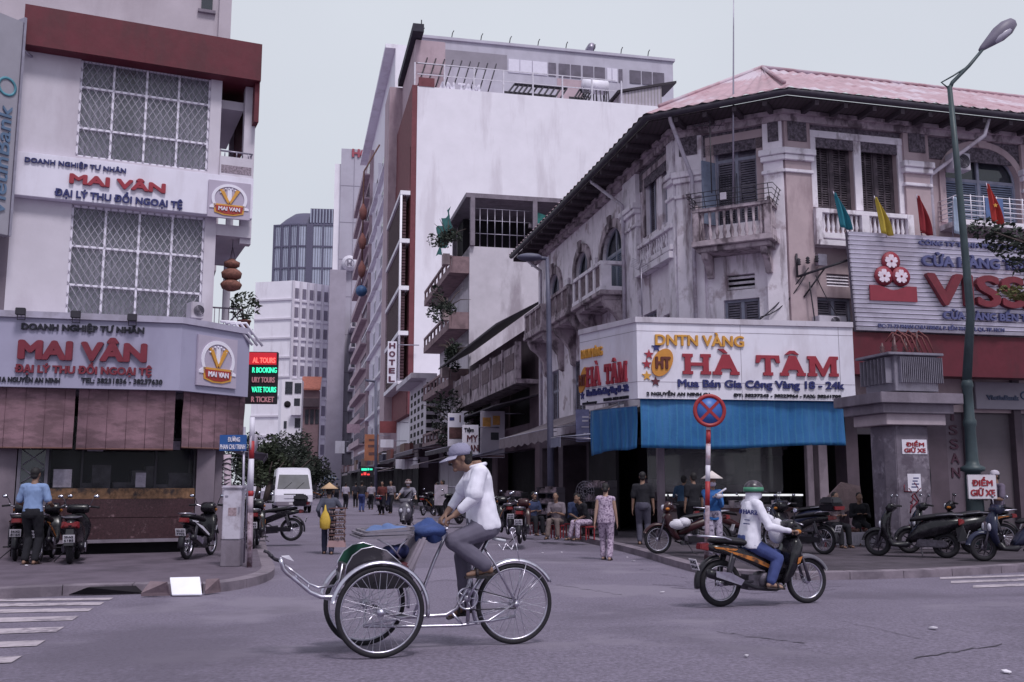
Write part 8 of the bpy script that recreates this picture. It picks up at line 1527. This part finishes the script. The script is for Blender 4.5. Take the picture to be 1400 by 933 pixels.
def figure(label, pel, neck, fwd, H=1.65, hands=None, feet=None, elbows=None, knees=None, head=None, hfwd=None, up_h=None, shirt=None, sleeve='short', trousers=None, skin=SKIN, vox=.014, hat=None, hair=True, shoes=SANDAL, grip=None, curl=.6, shoulders=None, fem=False, loose=1.0, hem=None, group=None, toes=None, mask=None, hips=None, kneehint=None, skirt=False, buttons=False):
    k = H/1.68; pel, neck, fwd = V(pel), V(neck), V(fwd).normalized(); up = (neck-pel).normalized(); left = up.cross(fwd).normalized(); f2 = left.cross(up).normalized()
    base = V((pel.x, pel.y, min([V(f).z for f in feet]) if feet else 0)); t = thing('person', label, 'person', base, 0, group)
    sw = (.165 if fem else .19)*k; hw = .095*k; tl = (neck-pel).length
    sh = [V(s) for s in shoulders] if shoulders else [neck-up*.06*k+left*sw, neck-up*.06*k-left*sw]
    hp = [V(h) for h in hips] if hips else [pel+left*hw-up*.02*k, pel-left*hw-up*.02*k]
    head = V(head) if head else neck+up*.17*k+fwd*.02*k; hf = V(hfwd).normalized() if hfwd else fwd; hu = V(up_h).normalized() if up_h else V((0, 0, 1)); hl = hu.cross(hf).normalized(); hf = hl.cross(hu).normalized()
    B = MB(); S = MB(); TR = MB(); SHO = MB()
    # torso rings
    def ring(q, w, d, off=0, L=1.0): return (pel+up*tl*q+f2*off*k, left*w*k, f2*d*k)
    tor = [ring(-.14, .10, .08), ring(-.06, .16, .11), ring(.06, .165, .112), ring(.3, .135, .098, .0), ring(.55, .15, .108, .01), ring(.78, .165 if fem else .175, .112, .01), ring(.92, .13, .085, 0), ring(1.0, .06, .06, 0), ring(1.08, .055, .055, .01)]
    B.loft(tor, 18)
    cap(B, neck-up*.04*k, .058*k, head-hu*.06*k, .052*k)
    # head
    HM = M((hf, hl, hu)).transposed(); rr = (.092*k, .074*k, .108*k); B.ball(head+hu*.025*k-hf*.005*k, (.094*k, .076*k, .092*k), 18, HM); B.ball(head-hu*.035*k+hf*.018*k, (.068*k, .06*k, .085*k), 16, HM)
    P = lambda a, l, u: head+(hf*a+hl*l+hu*u)*k
    cap(B, P(.085, 0, .018), .010*k, P(.108, 0, -.026), .016*k, 8); cap(B, P(.078, .035, .032), .011*k, P(.082, -.035, .032), .011*k, 8); B.ball(P(.066, 0, -.098), (.024*k, .028*k, .022*k), 10, HM); cap(B, P(.080, .02, -.062), .009*k, P(.080, -.02, -.062), .009*k, 8)
    for s in (-1, 1): B.ball(P(.0, s*.078, -.005), (.020*k, .010*k, .034*k), 8, HM); B.ball(P(.058, s*.04, -.025), (.024*k, .022*k, .026*k), 8, HM)
    # arms
    la, lf = .285*k, .25*k
    if hands is None: hands = [sh[0]-V((0, 0, .56*k))+left*.06*k+fwd*.03, sh[1]-V((0, 0, .56*k))-left*.06*k+fwd*.03]
    el = []; wr_ = []
    for i in (0, 1):
        h = V(hands[i]); hint = (-fwd*.7-V((0, 0, .6))+left*(.5 if i == 0 else -.5))
        if elbows and elbows[i] is not None: e_ = V(elbows[i]); w = h
        else: e_, w = ik(sh[i], h, la, lf, hint)
        el.append(e_); wr_.append(w); cap(B, sh[i], .056*k, e_, .041*k); cap(B, e_, .041*k, w, .027*k)
        x = (w-e_).normalized(); s = 1 if i == 0 else -1
        if grip is not None: bar = V(grip).normalized(); yv = V((0, 0, 1)).cross(x) if bar is None else bar*(1 if bar.dot(-left*s) > 0 else -1); zp = x.cross(yv)*(1); zp = zp if zp.z < 0 else -zp; xx = (x*.8+V((0, 0, .15))).normalized(); add_hand(B, w, xx, yv, zp, k, 1.05)
        else: add_hand(B, w, x, fwd if abs(x.z) > .6 else -left*s, -left*s if abs(x.z) > .6 else V((0, 0, -1)), k, curl*.55)
    # legs
    lt, ls = .42*k, .42*k; kn = []; an = []
    for i in (0, 1):
        a = V(feet[i])+V((0, 0, .075*k)); hint = V(kneehint) if kneehint else fwd
        if knees and knees[i] is not None: kk = V(knees[i])
        else: kk, a = ik(hp[i], a, lt, ls, hint)
        kn.append(kk); an.append(a); cap(B, hp[i], .080*k, kk, .055*k); mid = kk.lerp(a, .35)-((kk+(a-kk)*.35)-kk).cross(left).normalized()*0; cap(B, kk, .053*k, mid, .054*k); cap(B, mid, .052*k, a, .034*k)
        td = V(toes[i]).normalized() if toes else V((fwd.x, fwd.y, 0)).normalized(); td2 = td; hz = a-V((0, 0, .045*k)); cap(B, a, .036*k, a-td*.035*k-V((0, 0, .04*k)), .032*k, 10); cap(B, a-V((0, 0, .03*k)), .034*k, a+td*.13*k-V((0, 0, .048*k)), .026*k, 10); cap(B, a+td*.1*k-V((0, 0, .05*k)), .03*k, a+td*.165*k-V((0, 0, .055*k)), .02*k, 10)
        SHO.hexa([a+td*x_*k+td.cross(V((0, 0, 1)))*y_*k+V((0, 0, z_*k)) for z_ in (-.085, -.068) for x_, y_ in ((-.075, -.035), (.19, -.045), (.19, .045), (-.075, .035))]); SHO.tube([a+td*.09*k+td.cross(V((0, 0, 1)))*y_*k+V((0, 0, z_*k)) for y_, z_ in ((-.046, -.07), (-.035, -.02), (0, -.008), (.035, -.02), (.046, -.07))], .014*k, 6)
    remesh(B, vox, 2).build('body', skin, t)
    # clothes
    if trousers is not None:
        j = .014*loose; TR.loft([(c, x*(1+.07*loose), y*(1+.24*loose)) for c, x, y in [ring(-.17, .12, .10), ring(-.06, .168, .12), ring(.06, .172, .12), ring(.17, .160, .115)]], 18)
        for i in (0, 1): cap(TR, hp[i], (.088+j)*k, kn[i], (.062+j)*k); m_ = kn[i].lerp(an[i], .93 if not skirt else .4); cap(TR, kn[i], (.062+j)*k, m_, (.048+j*1.3)*k)
        remesh(TR, max(vox, .009), 3, .012, 3).build('trousers', trousers, t)
    if shirt is not None:
        hq = -.10 if hem is None else hem; S.loft([(c, x, y) for c, x, y in [ring(hq, .182*loose, .132*loose), ring(hq+.06, .186*loose, .134*loose), ring(.12, .178*loose, .128*loose), ring(.32, .160*loose, .12*loose), ring(.55, .17, .126, .01), ring(.78, .186 if fem else .195, .128, .01), ring(.92, .15, .10, 0), ring(.985, .082, .076, 0)]], 20)
        for i in (0, 1):
            cap(S, neck-up*.05*k, .072*k, sh[i], .070*k); e2 = sh[i].lerp(el[i], {'short': .8, 'none': .12}.get(sleeve, 1)); cap(S, sh[i], .068*k, e2, (.070*loose if sleeve == 'short' else .054 if sleeve == 'long' else .06)*k)
            if sleeve == 'long': cap(S, el[i], .053*k, el[i].lerp(wr_[i], .93), .040*k)
            elif sleeve == 'threequarter': cap(S, el[i], .055*k, el[i].lerp(wr_[i], .45), .048*k)
        remesh(S, max(vox, .009), 3, .016*loose, 7).build('shirt', shirt, t)
    if shoes is not None: SHO.build('shoes', shoes, t)
    if vox < .011:
        for s in (-1, 1): MB().ball(P(.081, s*.032, .012), (.010*k, .014*k, .008*k), 10, HM).build('eye', EYEM, t)
    if hair:
        Hh = MB(); Hh.ball(head+hu*.036*k-hf*.018*k, (.093*k, .083*k, .092*k), 16, HM); Hh.ball(head-hu*.03*k-hf*.05*k, (.05*k, .07*k, .06*k), 12, HM)
        if fem: Hh.ball(head-hu*.03*k-hf*.09*k, (.045*k, .05*k, .06*k), 12, HM)
        remesh(Hh, .012, 1, .006, 2).build('hair', HAIR, t)
    HT = M.Translation(head) @ HM.to_4x4()
    if hat:
        kind, m1 = hat[0], hat[1]
        if kind == 'cone': MB().lathe([(.002, .215*k), (.07*k, .165*k), (.23*k, .055*k), (.226*k, .048*k), (.066*k, .155*k), (.002, .203*k)], HT @ M.Translation(V((0, 0, .01))), 28).build('conical_hat', m1, t); b = MB(); b.tube([P(.01, .075, .06), P(.03, .066, -.05), P(.05, 0, -.125), P(.03, -.066, -.05), P(.01, -.075, .06)], .005, 5); b.build('hat_strap', HAIR, t)
        elif kind == 'cap':
            b = MB(); b.lathe([(.099*k, .022*k), (.101*k, .05*k), (.09*k, .095*k), (.055*k, .125*k), (.002, .135*k)], HT @ M.Diagonal((1.06, .9, 1, 1)), 20); o = b.build('cap', m1, t); b = MB(); n = 12; vs = []
            for i in range(n+1):
                a = R(-62+124*i/n)
                for r_, z_ in ((.095, .030), (.145+.055*math.cos(a), .018-.03*math.cos(a)), (.145+.055*math.cos(a), .012-.03*math.cos(a)), (.095, .022)): vs.append(P(r_*math.cos(a), r_*math.sin(a)*.88, z_))
            b.add(vs, [(i*4+j, i*4+(j+1) % 4, i*4+4+(j+1) % 4, i*4+4+j) for i in range(n) for j in range(4)]+[(0, 1, 2, 3), tuple(range(n*4, n*4+4))], True); b.build('visor', hat[2] if len(hat) > 2 else m1, o)
        elif kind == 'helmet':
            o = MB().lathe([(.125*k, -.015*k), (.128*k, .03*k), (.118*k, .08*k), (.085*k, .125*k), (.04*k, .147*k), (.002, .152*k)], HT @ M.Translation(V((-.006, 0, .0))) @ M.Diagonal((1.08, .95, 1, 1)), 24).build('helmet', m1, t)
            if len(hat) > 2: MB().lathe([(.129*k, .0*k), (.1315*k, .03*k), (.127*k, .058*k)], HT @ M.Translation(V((-.006, 0, 0))) @ M.Diagonal((1.08, .95, 1, 1)), 24).build('helmet_band', hat[2], o)
            b = MB(); vs = []; n = 10
            for i in range(n+1):
                a = R(-50+100*i/n)
                for r_, z_ in ((.130, .012), (.185, -.005), (.183, -.012), (.128, .004)): vs.append(P(r_*math.cos(a), r_*math.sin(a)*.9, z_))
            b.add(vs, [(i*4+j, i*4+(j+1) % 4, i*4+4+(j+1) % 4, i*4+4+j) for i in range(n) for j in range(4)], True); b.build('helmet_peak', m1, o)
            b = MB(); b.tube([P(.0, .088, .0), P(.035, .068, -.07), P(.055, 0, -.125), P(.035, -.068, -.07), P(.0, -.088, .0)], .007*k, 6); b.build('chin_strap', HAIR, o)
    if mask is not None:
        b = MB(); b.ball(P(.035, 0, -.05), (.082*k, .071*k, .062*k), 16, HM); b.ball(P(.09, 0, -.035), (.03*k, .03*k, .025*k), 10, HM); remesh(b, max(.01, vox*.8), 2).build('face_mask', mask, t)
    return t, dict(P=P, head=head, sh=sh, el=el, wr=wr_, up=up, left=left, f=f2, k=k, pel=pel, tl=tl)
def standing(label, px, py, ang, H=1.6, z=ZP, stance=.0, arms=None, lean=0, **kw):
    """feet at the pixel, facing the angle; stance = stride in metres"""
    p = Gz(px, py, z) if z is not None else G(px, py); z = p.z; f = V((math.cos(R(ang)), math.sin(R(ang)), 0)); l = V((-f.y, f.x, 0)); k = H/1.68; pel = p+V((0, 0, .90*k))+f*(.0); neck = pel+V((0, 0, .52*k))+f*(lean*.5)
    feet = [p+l*.09*k+f*stance/2, p-l*.09*k-f*stance/2]
    if arms: kw['hands'] = [pel+f*a[0]+l*a[1]*(1 if i == 0 else -1)+V((0, 0, a[2])) for i, a in enumerate(arms)]
    if stance: kw.setdefault('hands', [neck-V((0, 0, .6*k))+l*.22+f*(-stance*.3), neck-V((0, 0, .6*k))-l*.22+f*(stance*.3)])
    return figure(label, pel, neck, f, H, feet=feet, **kw)
def sitting(label, px, py, ang, H=1.6, seat=.36, arms=((.3, .1, .2), (.3, .1, .2)), stool=True, reach=.38, lean=.08, **kw):
    p = Gz(px, py, ZP); f = V((math.cos(R(ang)), math.sin(R(ang)), 0)); l = V((-f.y, f.x, 0)); k = H/1.68; pel = p+V((0, 0, seat+.10)); neck = pel+V((0, 0, .50*k))+f*lean; feet = [p+f*reach+l*.13, p+f*(reach+.06)-l*.13]
    kw['hands'] = [pel+f*a[0]+l*a[1]*(1 if i == 0 else -1)+V((0, 0, a[2])) for i, a in enumerate(arms)]; o = figure(label, pel, neck, f, H, feet=feet, kneehint=tuple(f+V((0, 0, .9))), **kw)
    if stool:
        s = thing('stool', 'low red plastic stool under the person '+' '.join(label.split(',')[0].split()[1:9]), 'stool', p, 0, 'low stools on the pavement'); b = MB(); F = Frame((p.x, p.y), ang-90); b.fbox(F, -.16, .16, -.16, .16, ZP+seat-.05, ZP+seat-.02); b.build('seat', mat('stool_red', (.25, .03, .035), .5), s)
        for a in (-.14, .11):
            for c in (-.14, .11): MB().fbox(F, a, a+.03, c, c+.03, ZP, ZP+seat-.05).build('leg', mat('stool_red', (0, 0, 0)), s)
    return o
# rickshaw driver
CW = cloth('white', (.72, .71, .74)); CGREY = cloth('grey_jeans', (.115, .11, .135)); CAPM = mat('cap_grey', (.22, .22, .28), .8, .15, 12, .3); CAPV = mat('cap_visor', (.30, .30, .36), .8, .1, 12, .2)
hN, hF = q(743, 398, .15), q(712, 385, -.20)
drv, D_ = figure('person in a white shirt and grey cap pedalling the rickshaw, grey trousers and sandals', q(880, 392, 0), q(852, 160, 0), -FY.u, 1.62, hands=(q(768, 352, .17), q(737, 345, -.2)), elbows=(q(842, 288, .23), q(790, 270, -.24)), feet=(pdN+V((0, 0, .015))+FY.u*.05, pdF+V((0, 0, .015))+FY.u*.04), knees=(q(762, 452, .13), q(797, 512, -.12)),
    head=q(792, 130, 0), hfwd=-FY.u*1.0-V((0, 0, .16)), up_h=V((0, 0, 1))-FY.u*.16, shirt=CW, sleeve='short', trousers=CGREY, vox=.0075, hat=('cap', CAPM, CAPV), loose=1.12, hem=-.06, grip=FY.n, shoulders=(q(864, 188, .185), q(846, 182, -.185)), toes=(-FY.u+V((0, 0, -.1)), -FY.u-V((0, 0, .25))), shoes=SANDAL)
b = MB(); P = D_['P']; k = D_['k']; b.tube([P(.100, .03, -.05), P(.112, .012, -.043), P(.112, -.012, -.043), P(.100, -.03, -.05)], .009*k, 6); b.build('moustache', HAIR, drv)
b = MB(); cL = D_['pel']+D_['up']*D_['tl']*.99
b.tube([cL+V((math.cos(a)*.078, math.sin(a)*.078, .02*math.cos(a))) for a in [i*.52 for i in range(13)]], .016, 6); b.build('collar', CW, drv)
for i in (0, 1): b = MB(); cap(b, D_['sh'][i].lerp(D_['el'][i], .6), .05, D_['el'][i], .049); cap(b, D_['el'][i], .049, D_['el'][i].lerp(D_['wr'][i], .62), .040); remesh(b, .010, 2, .008, 4).build('under_sleeve', CW, drv)
# motorbike rider
def mo(X, Y, d=0): px, py = 880+X/4.664, 640+Y/4.664; u, z = FMO.uz(px, py, d); return FMO.P(u, d, z)
CJ = cloth('white_hood', (.68, .67, .70)); CJEAN = cloth('blue_jeans', (.045, .065, .17)); GRNB = mat('helmet_green', (.06, .25, .13), .4, .1, 6); HELM = mat('helmet_dark', (.035, .03, .035), .3, .4, 9, stain=(.25, .22, .23), stain_amt=.5, stain_scale=14)
fu = FMO.u
rid, Q = figure('person in a white hooded jacket, jeans and green banded helmet riding the black motorbike', mo(672, 478, 0), mo(690, 205, 0), fu, 1.56, hands=(mo(925, 392, -.28), mo(935, 402, .28)), elbows=(mo(835, 345, -.3), mo(800, 375, .28)), feet=(mo(815, 758, -.2), mo(812, 765, .2)), knees=(mo(862, 560, -.15), mo(855, 575, .17)), head=mo(703, 150, 0), shirt=CJ, sleeve='long', trousers=CJEAN, skin=SKIN2, vox=.0085, hat=('helmet', HELM, GRNB), hair=False, fem=True, loose=1.1, hem=-.12, grip=FMO.n, mask=mat('scarf_white', (.62, .59, .62), .9, .08, 8, .3), toes=(fu-V((0, 0, .1)), fu-V((0, 0, .1))))
b = MB(); b.ball(Q['P'](-.015, 0, -.03), (.098, .088, .11), 16); cap(b, Q['P'](-.03, 0, -.06), .085, mo(690, 225, 0), .09); remesh(b, .011, 2, .008, 1).build('hood', CJ, rid)
class BF:                                       # lettering wrapped round the right side of the jacket's back
    def P(s, u, d, z): k = Q['k']; a = R(38)+u/.17; dv = -Q['f']*math.cos(a)-Q['left']*math.sin(a); return Q['pel']+Q['up']*(Q['tl']*.60+z)-Q['f']*math.cos(a)*(.150*k+d)-Q['left']*math.sin(a)*(.200*k+d)
b = MB(); textu(b, BF(), 'U HARZ', -.13, .13, .03, .085, .004, .006, .004); textu(b, BF(), '--', -.03, .03, -.06, -.005, .006, .005, .004); textu(b, BF(), '---', -.04, .035, -.11, -.045, .008, .005, .004); b.build('lettering', NAVY, rid)
b = MB(); lump(b, mo(850, 400, -.12), (.10, .08, .17), .03, 8, 6, 20); tag(b.build('shopping_bag', mat('bag_white2', (.62, .61, .63), .6, .08, 6, .4)), 'white shopping bag hanging between the knees of the motorbike rider', 'bag')
# masked scooter rider
sc_p, sr = VS.location, VS.rotation_euler.z; f = V((math.cos(sr), math.sin(sr), 0)); l = V((-f.y, f.x, 0)); W_ = lambda x, y, z: V((sc_p.x, sc_p.y, sc_p.z))+f*x+l*y+V((0, 0, z))
figure('person in a grey shirt, helmet and white mask riding the grey scooter towards us', W_(-.35, 0, .90), W_(-.28, 0, 1.40), f, 1.62, hands=(W_(.22, .36, .99), W_(.22, -.36, .99)), feet=(W_(.2, .14, .30), W_(.2, -.14, .30)), knees=(W_(.08, .17, .74), W_(.08, -.17, .74)), shirt=cloth('grey_shirt', (.22, .22, .24)), sleeve='short', trousers=cloth('dark_trousers', (.03, .03, .04)), skin=SKIN2, hat=('helmet', mat('helmet_brown', (.12, .07, .06), .35, .2, 6), mat('helmet_strip', (.45, .40, .38), .4)), hair=False, mask=mat('mask_white', (.65, .62, .63), .9), vox=.013, grip=l)
b = MB(); b.tube([W_(-.28, .17, 1.36), W_(-.16, .05, 1.22), W_(-.18, -.16, 1.0)], .025, 6); tag(b.build('shoulder_strap', PLASTIC), 'black bag strap across the chest of the oncoming scooter rider', 'bag strap')
# standing people
CBL = cloth('light_blue', (.20, .29, .44)); CDK = cloth('charcoal', (.011, .011, .015)); BLK = CDK
standing('person in a light blue shirt with their back to us among the motorbikes at left', 40, 772, 88, 1.66, shirt=CBL, sleeve='short', trousers=CDK, vox=.012, arms=((.25, .22, .1), (.25, .2, .15)), hem=.02)
t_, D_ = standing('person in a straw conical hat with a yellow bag, walking away', 448, 758, 100, 1.45, None, .22, shirt=cloth('slate_blouse', (.075, .085, .105)), sleeve='long', trousers=cloth('navy_trousers', (.03, .035, .06)), hat=('cone', mat('straw', (.52, .36, .20), .8, .12, 12, .3)), fem=True, vox=.012, arms=((.1, .2, .05), (.26, .2, .3)))
pp = D_['pel']; b = MB(); c = pp+V((-.04, -.20, .02)); b.loft([(c+V((0, 0, z)), V((w, 0, 0)), V((0, w*.5, 0))) for z, w in ((-.25, .05), (-.22, .11), (-.05, .12), (.08, .08), (.16, .03), (.28, .012))], 12); tag(b.build('yellow_bag', mat('bag_yellow', (.55, .37, .05), .6, .12, 8, .4)), 'yellow plastic bag hanging at the back of the conical hat walker', 'bag')
GOODS = mat('goods_mix', (.16, .12, .11), .7, .85, 26, .4); b = MB(); t = thing('goods_rack', 'rack of sunglasses and small goods carried beside the conical hat walker', 'rack', V((pp.x+.2, pp.y-.02, 0))); c = V((pp.x+.2, pp.y-.05, 0))
for x in (-.17, .17): b.tube([c+V((x, 0, .25)), c+V((x, 0, 1.02))], .012, 5)
for z in (.28, .42, .56, .70, .84, 1.0): b.box(c.x-.18, c.x+.18, c.y-.06, c.y+.1, z-.012, z+.012)
b.build('frame', BROWN, t); b = MB(); rg = random.Random(6)
for z in (.3, .44, .58, .72, .86): 
    for k_ in range(7): x = c.x-.16+.053*k_; b.ball((x, c.y-.04+rg.uniform(-.04, .04), z+.05), (.03, .03, .045), 6)
b.build('goods', GOODS, t, kind='stuff'); b = MB(); b.hexa([c+V(v) for v in ((-.2, -.08, .16), (.2, -.08, .16), (.2, .1, .16), (-.2, .1, .16), (-.17, -.07, .3), (.17, -.07, .3), (.17, .1, .3), (-.17, .1, .3))]); b.build('carton', mat('carton_pink', (.36, .24, .22), .85), t)
FLOR = cloth('floral', (.44, .36, .42), stain=(.11, .07, .12), stain_amt=.9, stain_scale=26, sthr=.47)
standing('person in a sleeveless flowered pyjama suit walking away beside the right kerb', 829, 766, 75, 1.52, None, .2, shirt=FLOR, sleeve='none', trousers=FLOR, fem=True, skin=SKIN2, vox=.011, loose=1.12, hem=-.16)
BLUEJ = cloth('blue_jacket', (.03, .12, .30)); t_, D_ = standing('person in a blue jacket and pale conical hat standing behind the moving motorbike', 976, 764, -82, 1.53, ZP, 0, shirt=BLUEJ, sleeve='long', trousers=cloth('spotted', (.34, .31, .36), stain=(.06, .05, .08), stain_amt=.9, stain_scale=20, sthr=.47), hat=('cone', mat('palm_hat', (.62, .56, .50), .8, .08, 12, .2)), fem=True, vox=.011, arms=((.24, .04, .32), (.24, .0, .34)), hem=-.2, mask=mat('scarf_pale', (.5, .46, .5), .9))
pp = D_['pel']; b = MB(); b.ball(pp+V((.07, -.30, .36)), (.09, .05, .05), 12); b.tube([pp+V((-.05, -.3, .33)), pp+V((.2, -.34, .5))], .02, 6); tag(b.build('clear_bag', mat('bag_clear', (.55, .53, .56), .3, .15, 9, .6)), 'crinkled clear bag in the hands of the person in the blue jacket', 'bag')
standing('person in a dark top with their back to us left of the white shop column', 880, 745, 80, 1.66, shirt=BLK, trousers=cloth('dim_jeans', (.07, .07, .09)), vox=.014)
standing('person in a dark blue top leaning over the glass counter beside the column', 935, 737, 70, 1.6, shirt=cloth('teal', (.025, .06, .10)), trousers=BLK, vox=.015, lean=.3, arms=((.35, .15, .25), (.35, .15, .25)))
standing('person in black with one arm raised at the glass counter', 950, 739, 110, 1.66, shirt=BLK, trousers=BLK, vox=.016)
standing('person in a pale cap standing behind the scooters at the right edge', 1368, 752, 190, 1.66, shirt=cloth('dim_shirt', (.13, .11, .14)), trousers=BLK, vox=.014, hat=('cap', mat('cap_pale', (.48, .45, .48), .7)), arms=((.3, .15, .2), (.3, .15, .2)))
sitting('person sitting in the dark shop doorway, grey clothes and pale head scarf', 1140, 748, -70, 1.55, .4, shirt=cloth('dun', (.13, .105, .105)), sleeve='long', trousers=BLK, vox=.014, hat=None)
sitting('person sitting hunched behind the white crates, dark clothes', 1176, 744, -95, 1.5, .4, shirt=BLK, sleeve='long', trousers=BLK, vox=.016)
b = MB(); p = Gz(1160, 742, ZP); c = p+V((0, .3, 1.0)); b.prism([c+V(v) for v in ((-.45, 0, .0), (.0, 0, .45), (.45, 0, .35), (.5, 0, -.1), (0, 0, -.3))], (0, .08, 0)); tag(b.build('sack', mat('sack_tan', (.14, .105, .10), .9, .25, 5, .5)), 'tan sack slumped behind the people in the dark doorway', 'sack')
sitting('person sitting on a stool in a pale shirt under the slate blue awning', 762, 736, -110, 1.55, .36, shirt=cloth('offwhite', (.17, .15, .155)), trousers=cloth('khaki', (.16, .13, .11)), vox=.013)
sitting('person sitting in a blue top right of the pale shirted sitter', 783, 733, -60, 1.5, .36, arms=((.2, .1, .3), (.33, .1, .05)), lean=.14, shirt=cloth('mid_blue', (.035, .05, .10)), trousers=BLK, vox=.014)
sitting('person sitting in a blue top beside the dark red motorbike', 727, 731, -60, 1.55, .36, shirt=cloth('mid_blue', (.07, .1, .2)), trousers=BLK, vox=.014)
sitting('person sitting in spotted trousers near the stall fan', 803, 738, -150, 1.5, .36, arms=((.3, .0, .05), (.1, .1, .35)), lean=.2, shirt=BLK, trousers=FLOR, vox=.014)
far = [(472, 696, 80, 'person in a pale shirt with a dark backpack walking away down the street', (.35, .33, .36)), (486, 694, 100, 'person in dark clothes right beside the dark backpack walker', (.03, .03, .04)), (494, 700, 85, 'person in a black jacket and blue jeans walking away mid street', (.025, .025, .03)), (507, 697, 95, 'person in a white shirt half hidden behind the far motorbikes', (.3, .28, .3)), (522, 704, 260, 'person in a rust red dress walking on the right of the street', (.11, .03, .025)), (534, 702, 250, 'person in a grey shirt right of the rust red dress', (.2, .19, .2)), (460, 688, 90, 'person in black left of the dark backpack walker', (.02, .02, .025)), (426, 681, 270, 'person in a dark blue shirt by the far parked motorbikes', (.05, .06, .1)), (605, 709, 200, 'person in black standing left of the grey notice board', (.025, .02, .03)), (598, 706, 160, 'person in a brown top beside the grey notice board', (.15, .09, .07))]
for i, (px, py, a, lab, c) in enumerate(far): standing(lab, px, py, a, 1.6+.04*(i % 3), 0, .18*(i % 2), shirt=cloth('far%d' % i, c), trousers=BLK if i != 2 else CJEAN, vox=.022, group='people down the street')
# stall clutter under the awnings
rg = random.Random(14)
for i, (px, py, w, h, lab) in enumerate(((700, 722, .9, 1.1, 'dark stall shelf of packets behind the parked motorbikes under the beige awning'), (748, 731, .8, 1.3, 'stall shelf of bottles behind the grey lamp post'), (815, 738, .9, 1.5, 'stall shelf with hanging goods left of the white shop column'))):
    p = Gz(px, py-6, ZP); F = Frame((p.x, p.y), -40); s = thing('stall_shelf', lab, 'stall', p, 0, 'stalls under the awnings'); b = MB()
    for a in (-w/2, w/2-.04): b.fbox(F, a, a+.04, -.4, 0, ZP, ZP+h)
    for k_ in range(4): b.fbox(F, -w/2, w/2, -.4, 0, ZP+h*(k_+.4)/4, ZP+h*(k_+.4)/4+.03)
    b.build('rack', BLKMETAL, s); b = MB()
    for k_ in range(4):
        for j in range(9): x = -w/2+.05+(w-.1)*j/9; b.fbox(F, x, x+.07, -.3, -.06, ZP+h*(k_+.4)/4+.032, ZP+h*(k_+.4)/4+.032+rg.uniform(.08, .2))
    b.build('goods', mat('stall_goods', (.16, .13, .14), .6, .9, 5), s, kind='stuff')
p = Gz(800, 733, ZP); t = thing('pedestal_fan', 'dark pedestal fan standing between the seated people under the awning', 'fan', p); b = MB(); b.lathe([(.2, 0), (.2, .03), (.03, .06), (.02, 1.1)], M.Translation(p), 14); b.build('stand', BLKMETAL, t); m = M.Translation(p+V((0, -.1, 1.2))) @ M.Rotation(R(-30), 4, 'Z') @ M.Rotation(R(90), 4, 'X'); b = MB()
for r_ in (.06, .13, .2, .27): b.lathe([(r_, -.006), (r_+.008, 0), (r_, .006)], m, 24, True)
for a in range(12): b.tube([m @ V((.05*math.cos(a*.52), .05*math.sin(a*.52), 0)), m @ V((.275*math.cos(a*.52), .275*math.sin(a*.52), 0))], .004, 4)
b.build('guard', METAL, t)
for o in list(bpy.data.objects):
    if o.parent is MOTO and o.name.startswith('kickstand'): bpy.data.objects.remove(o)
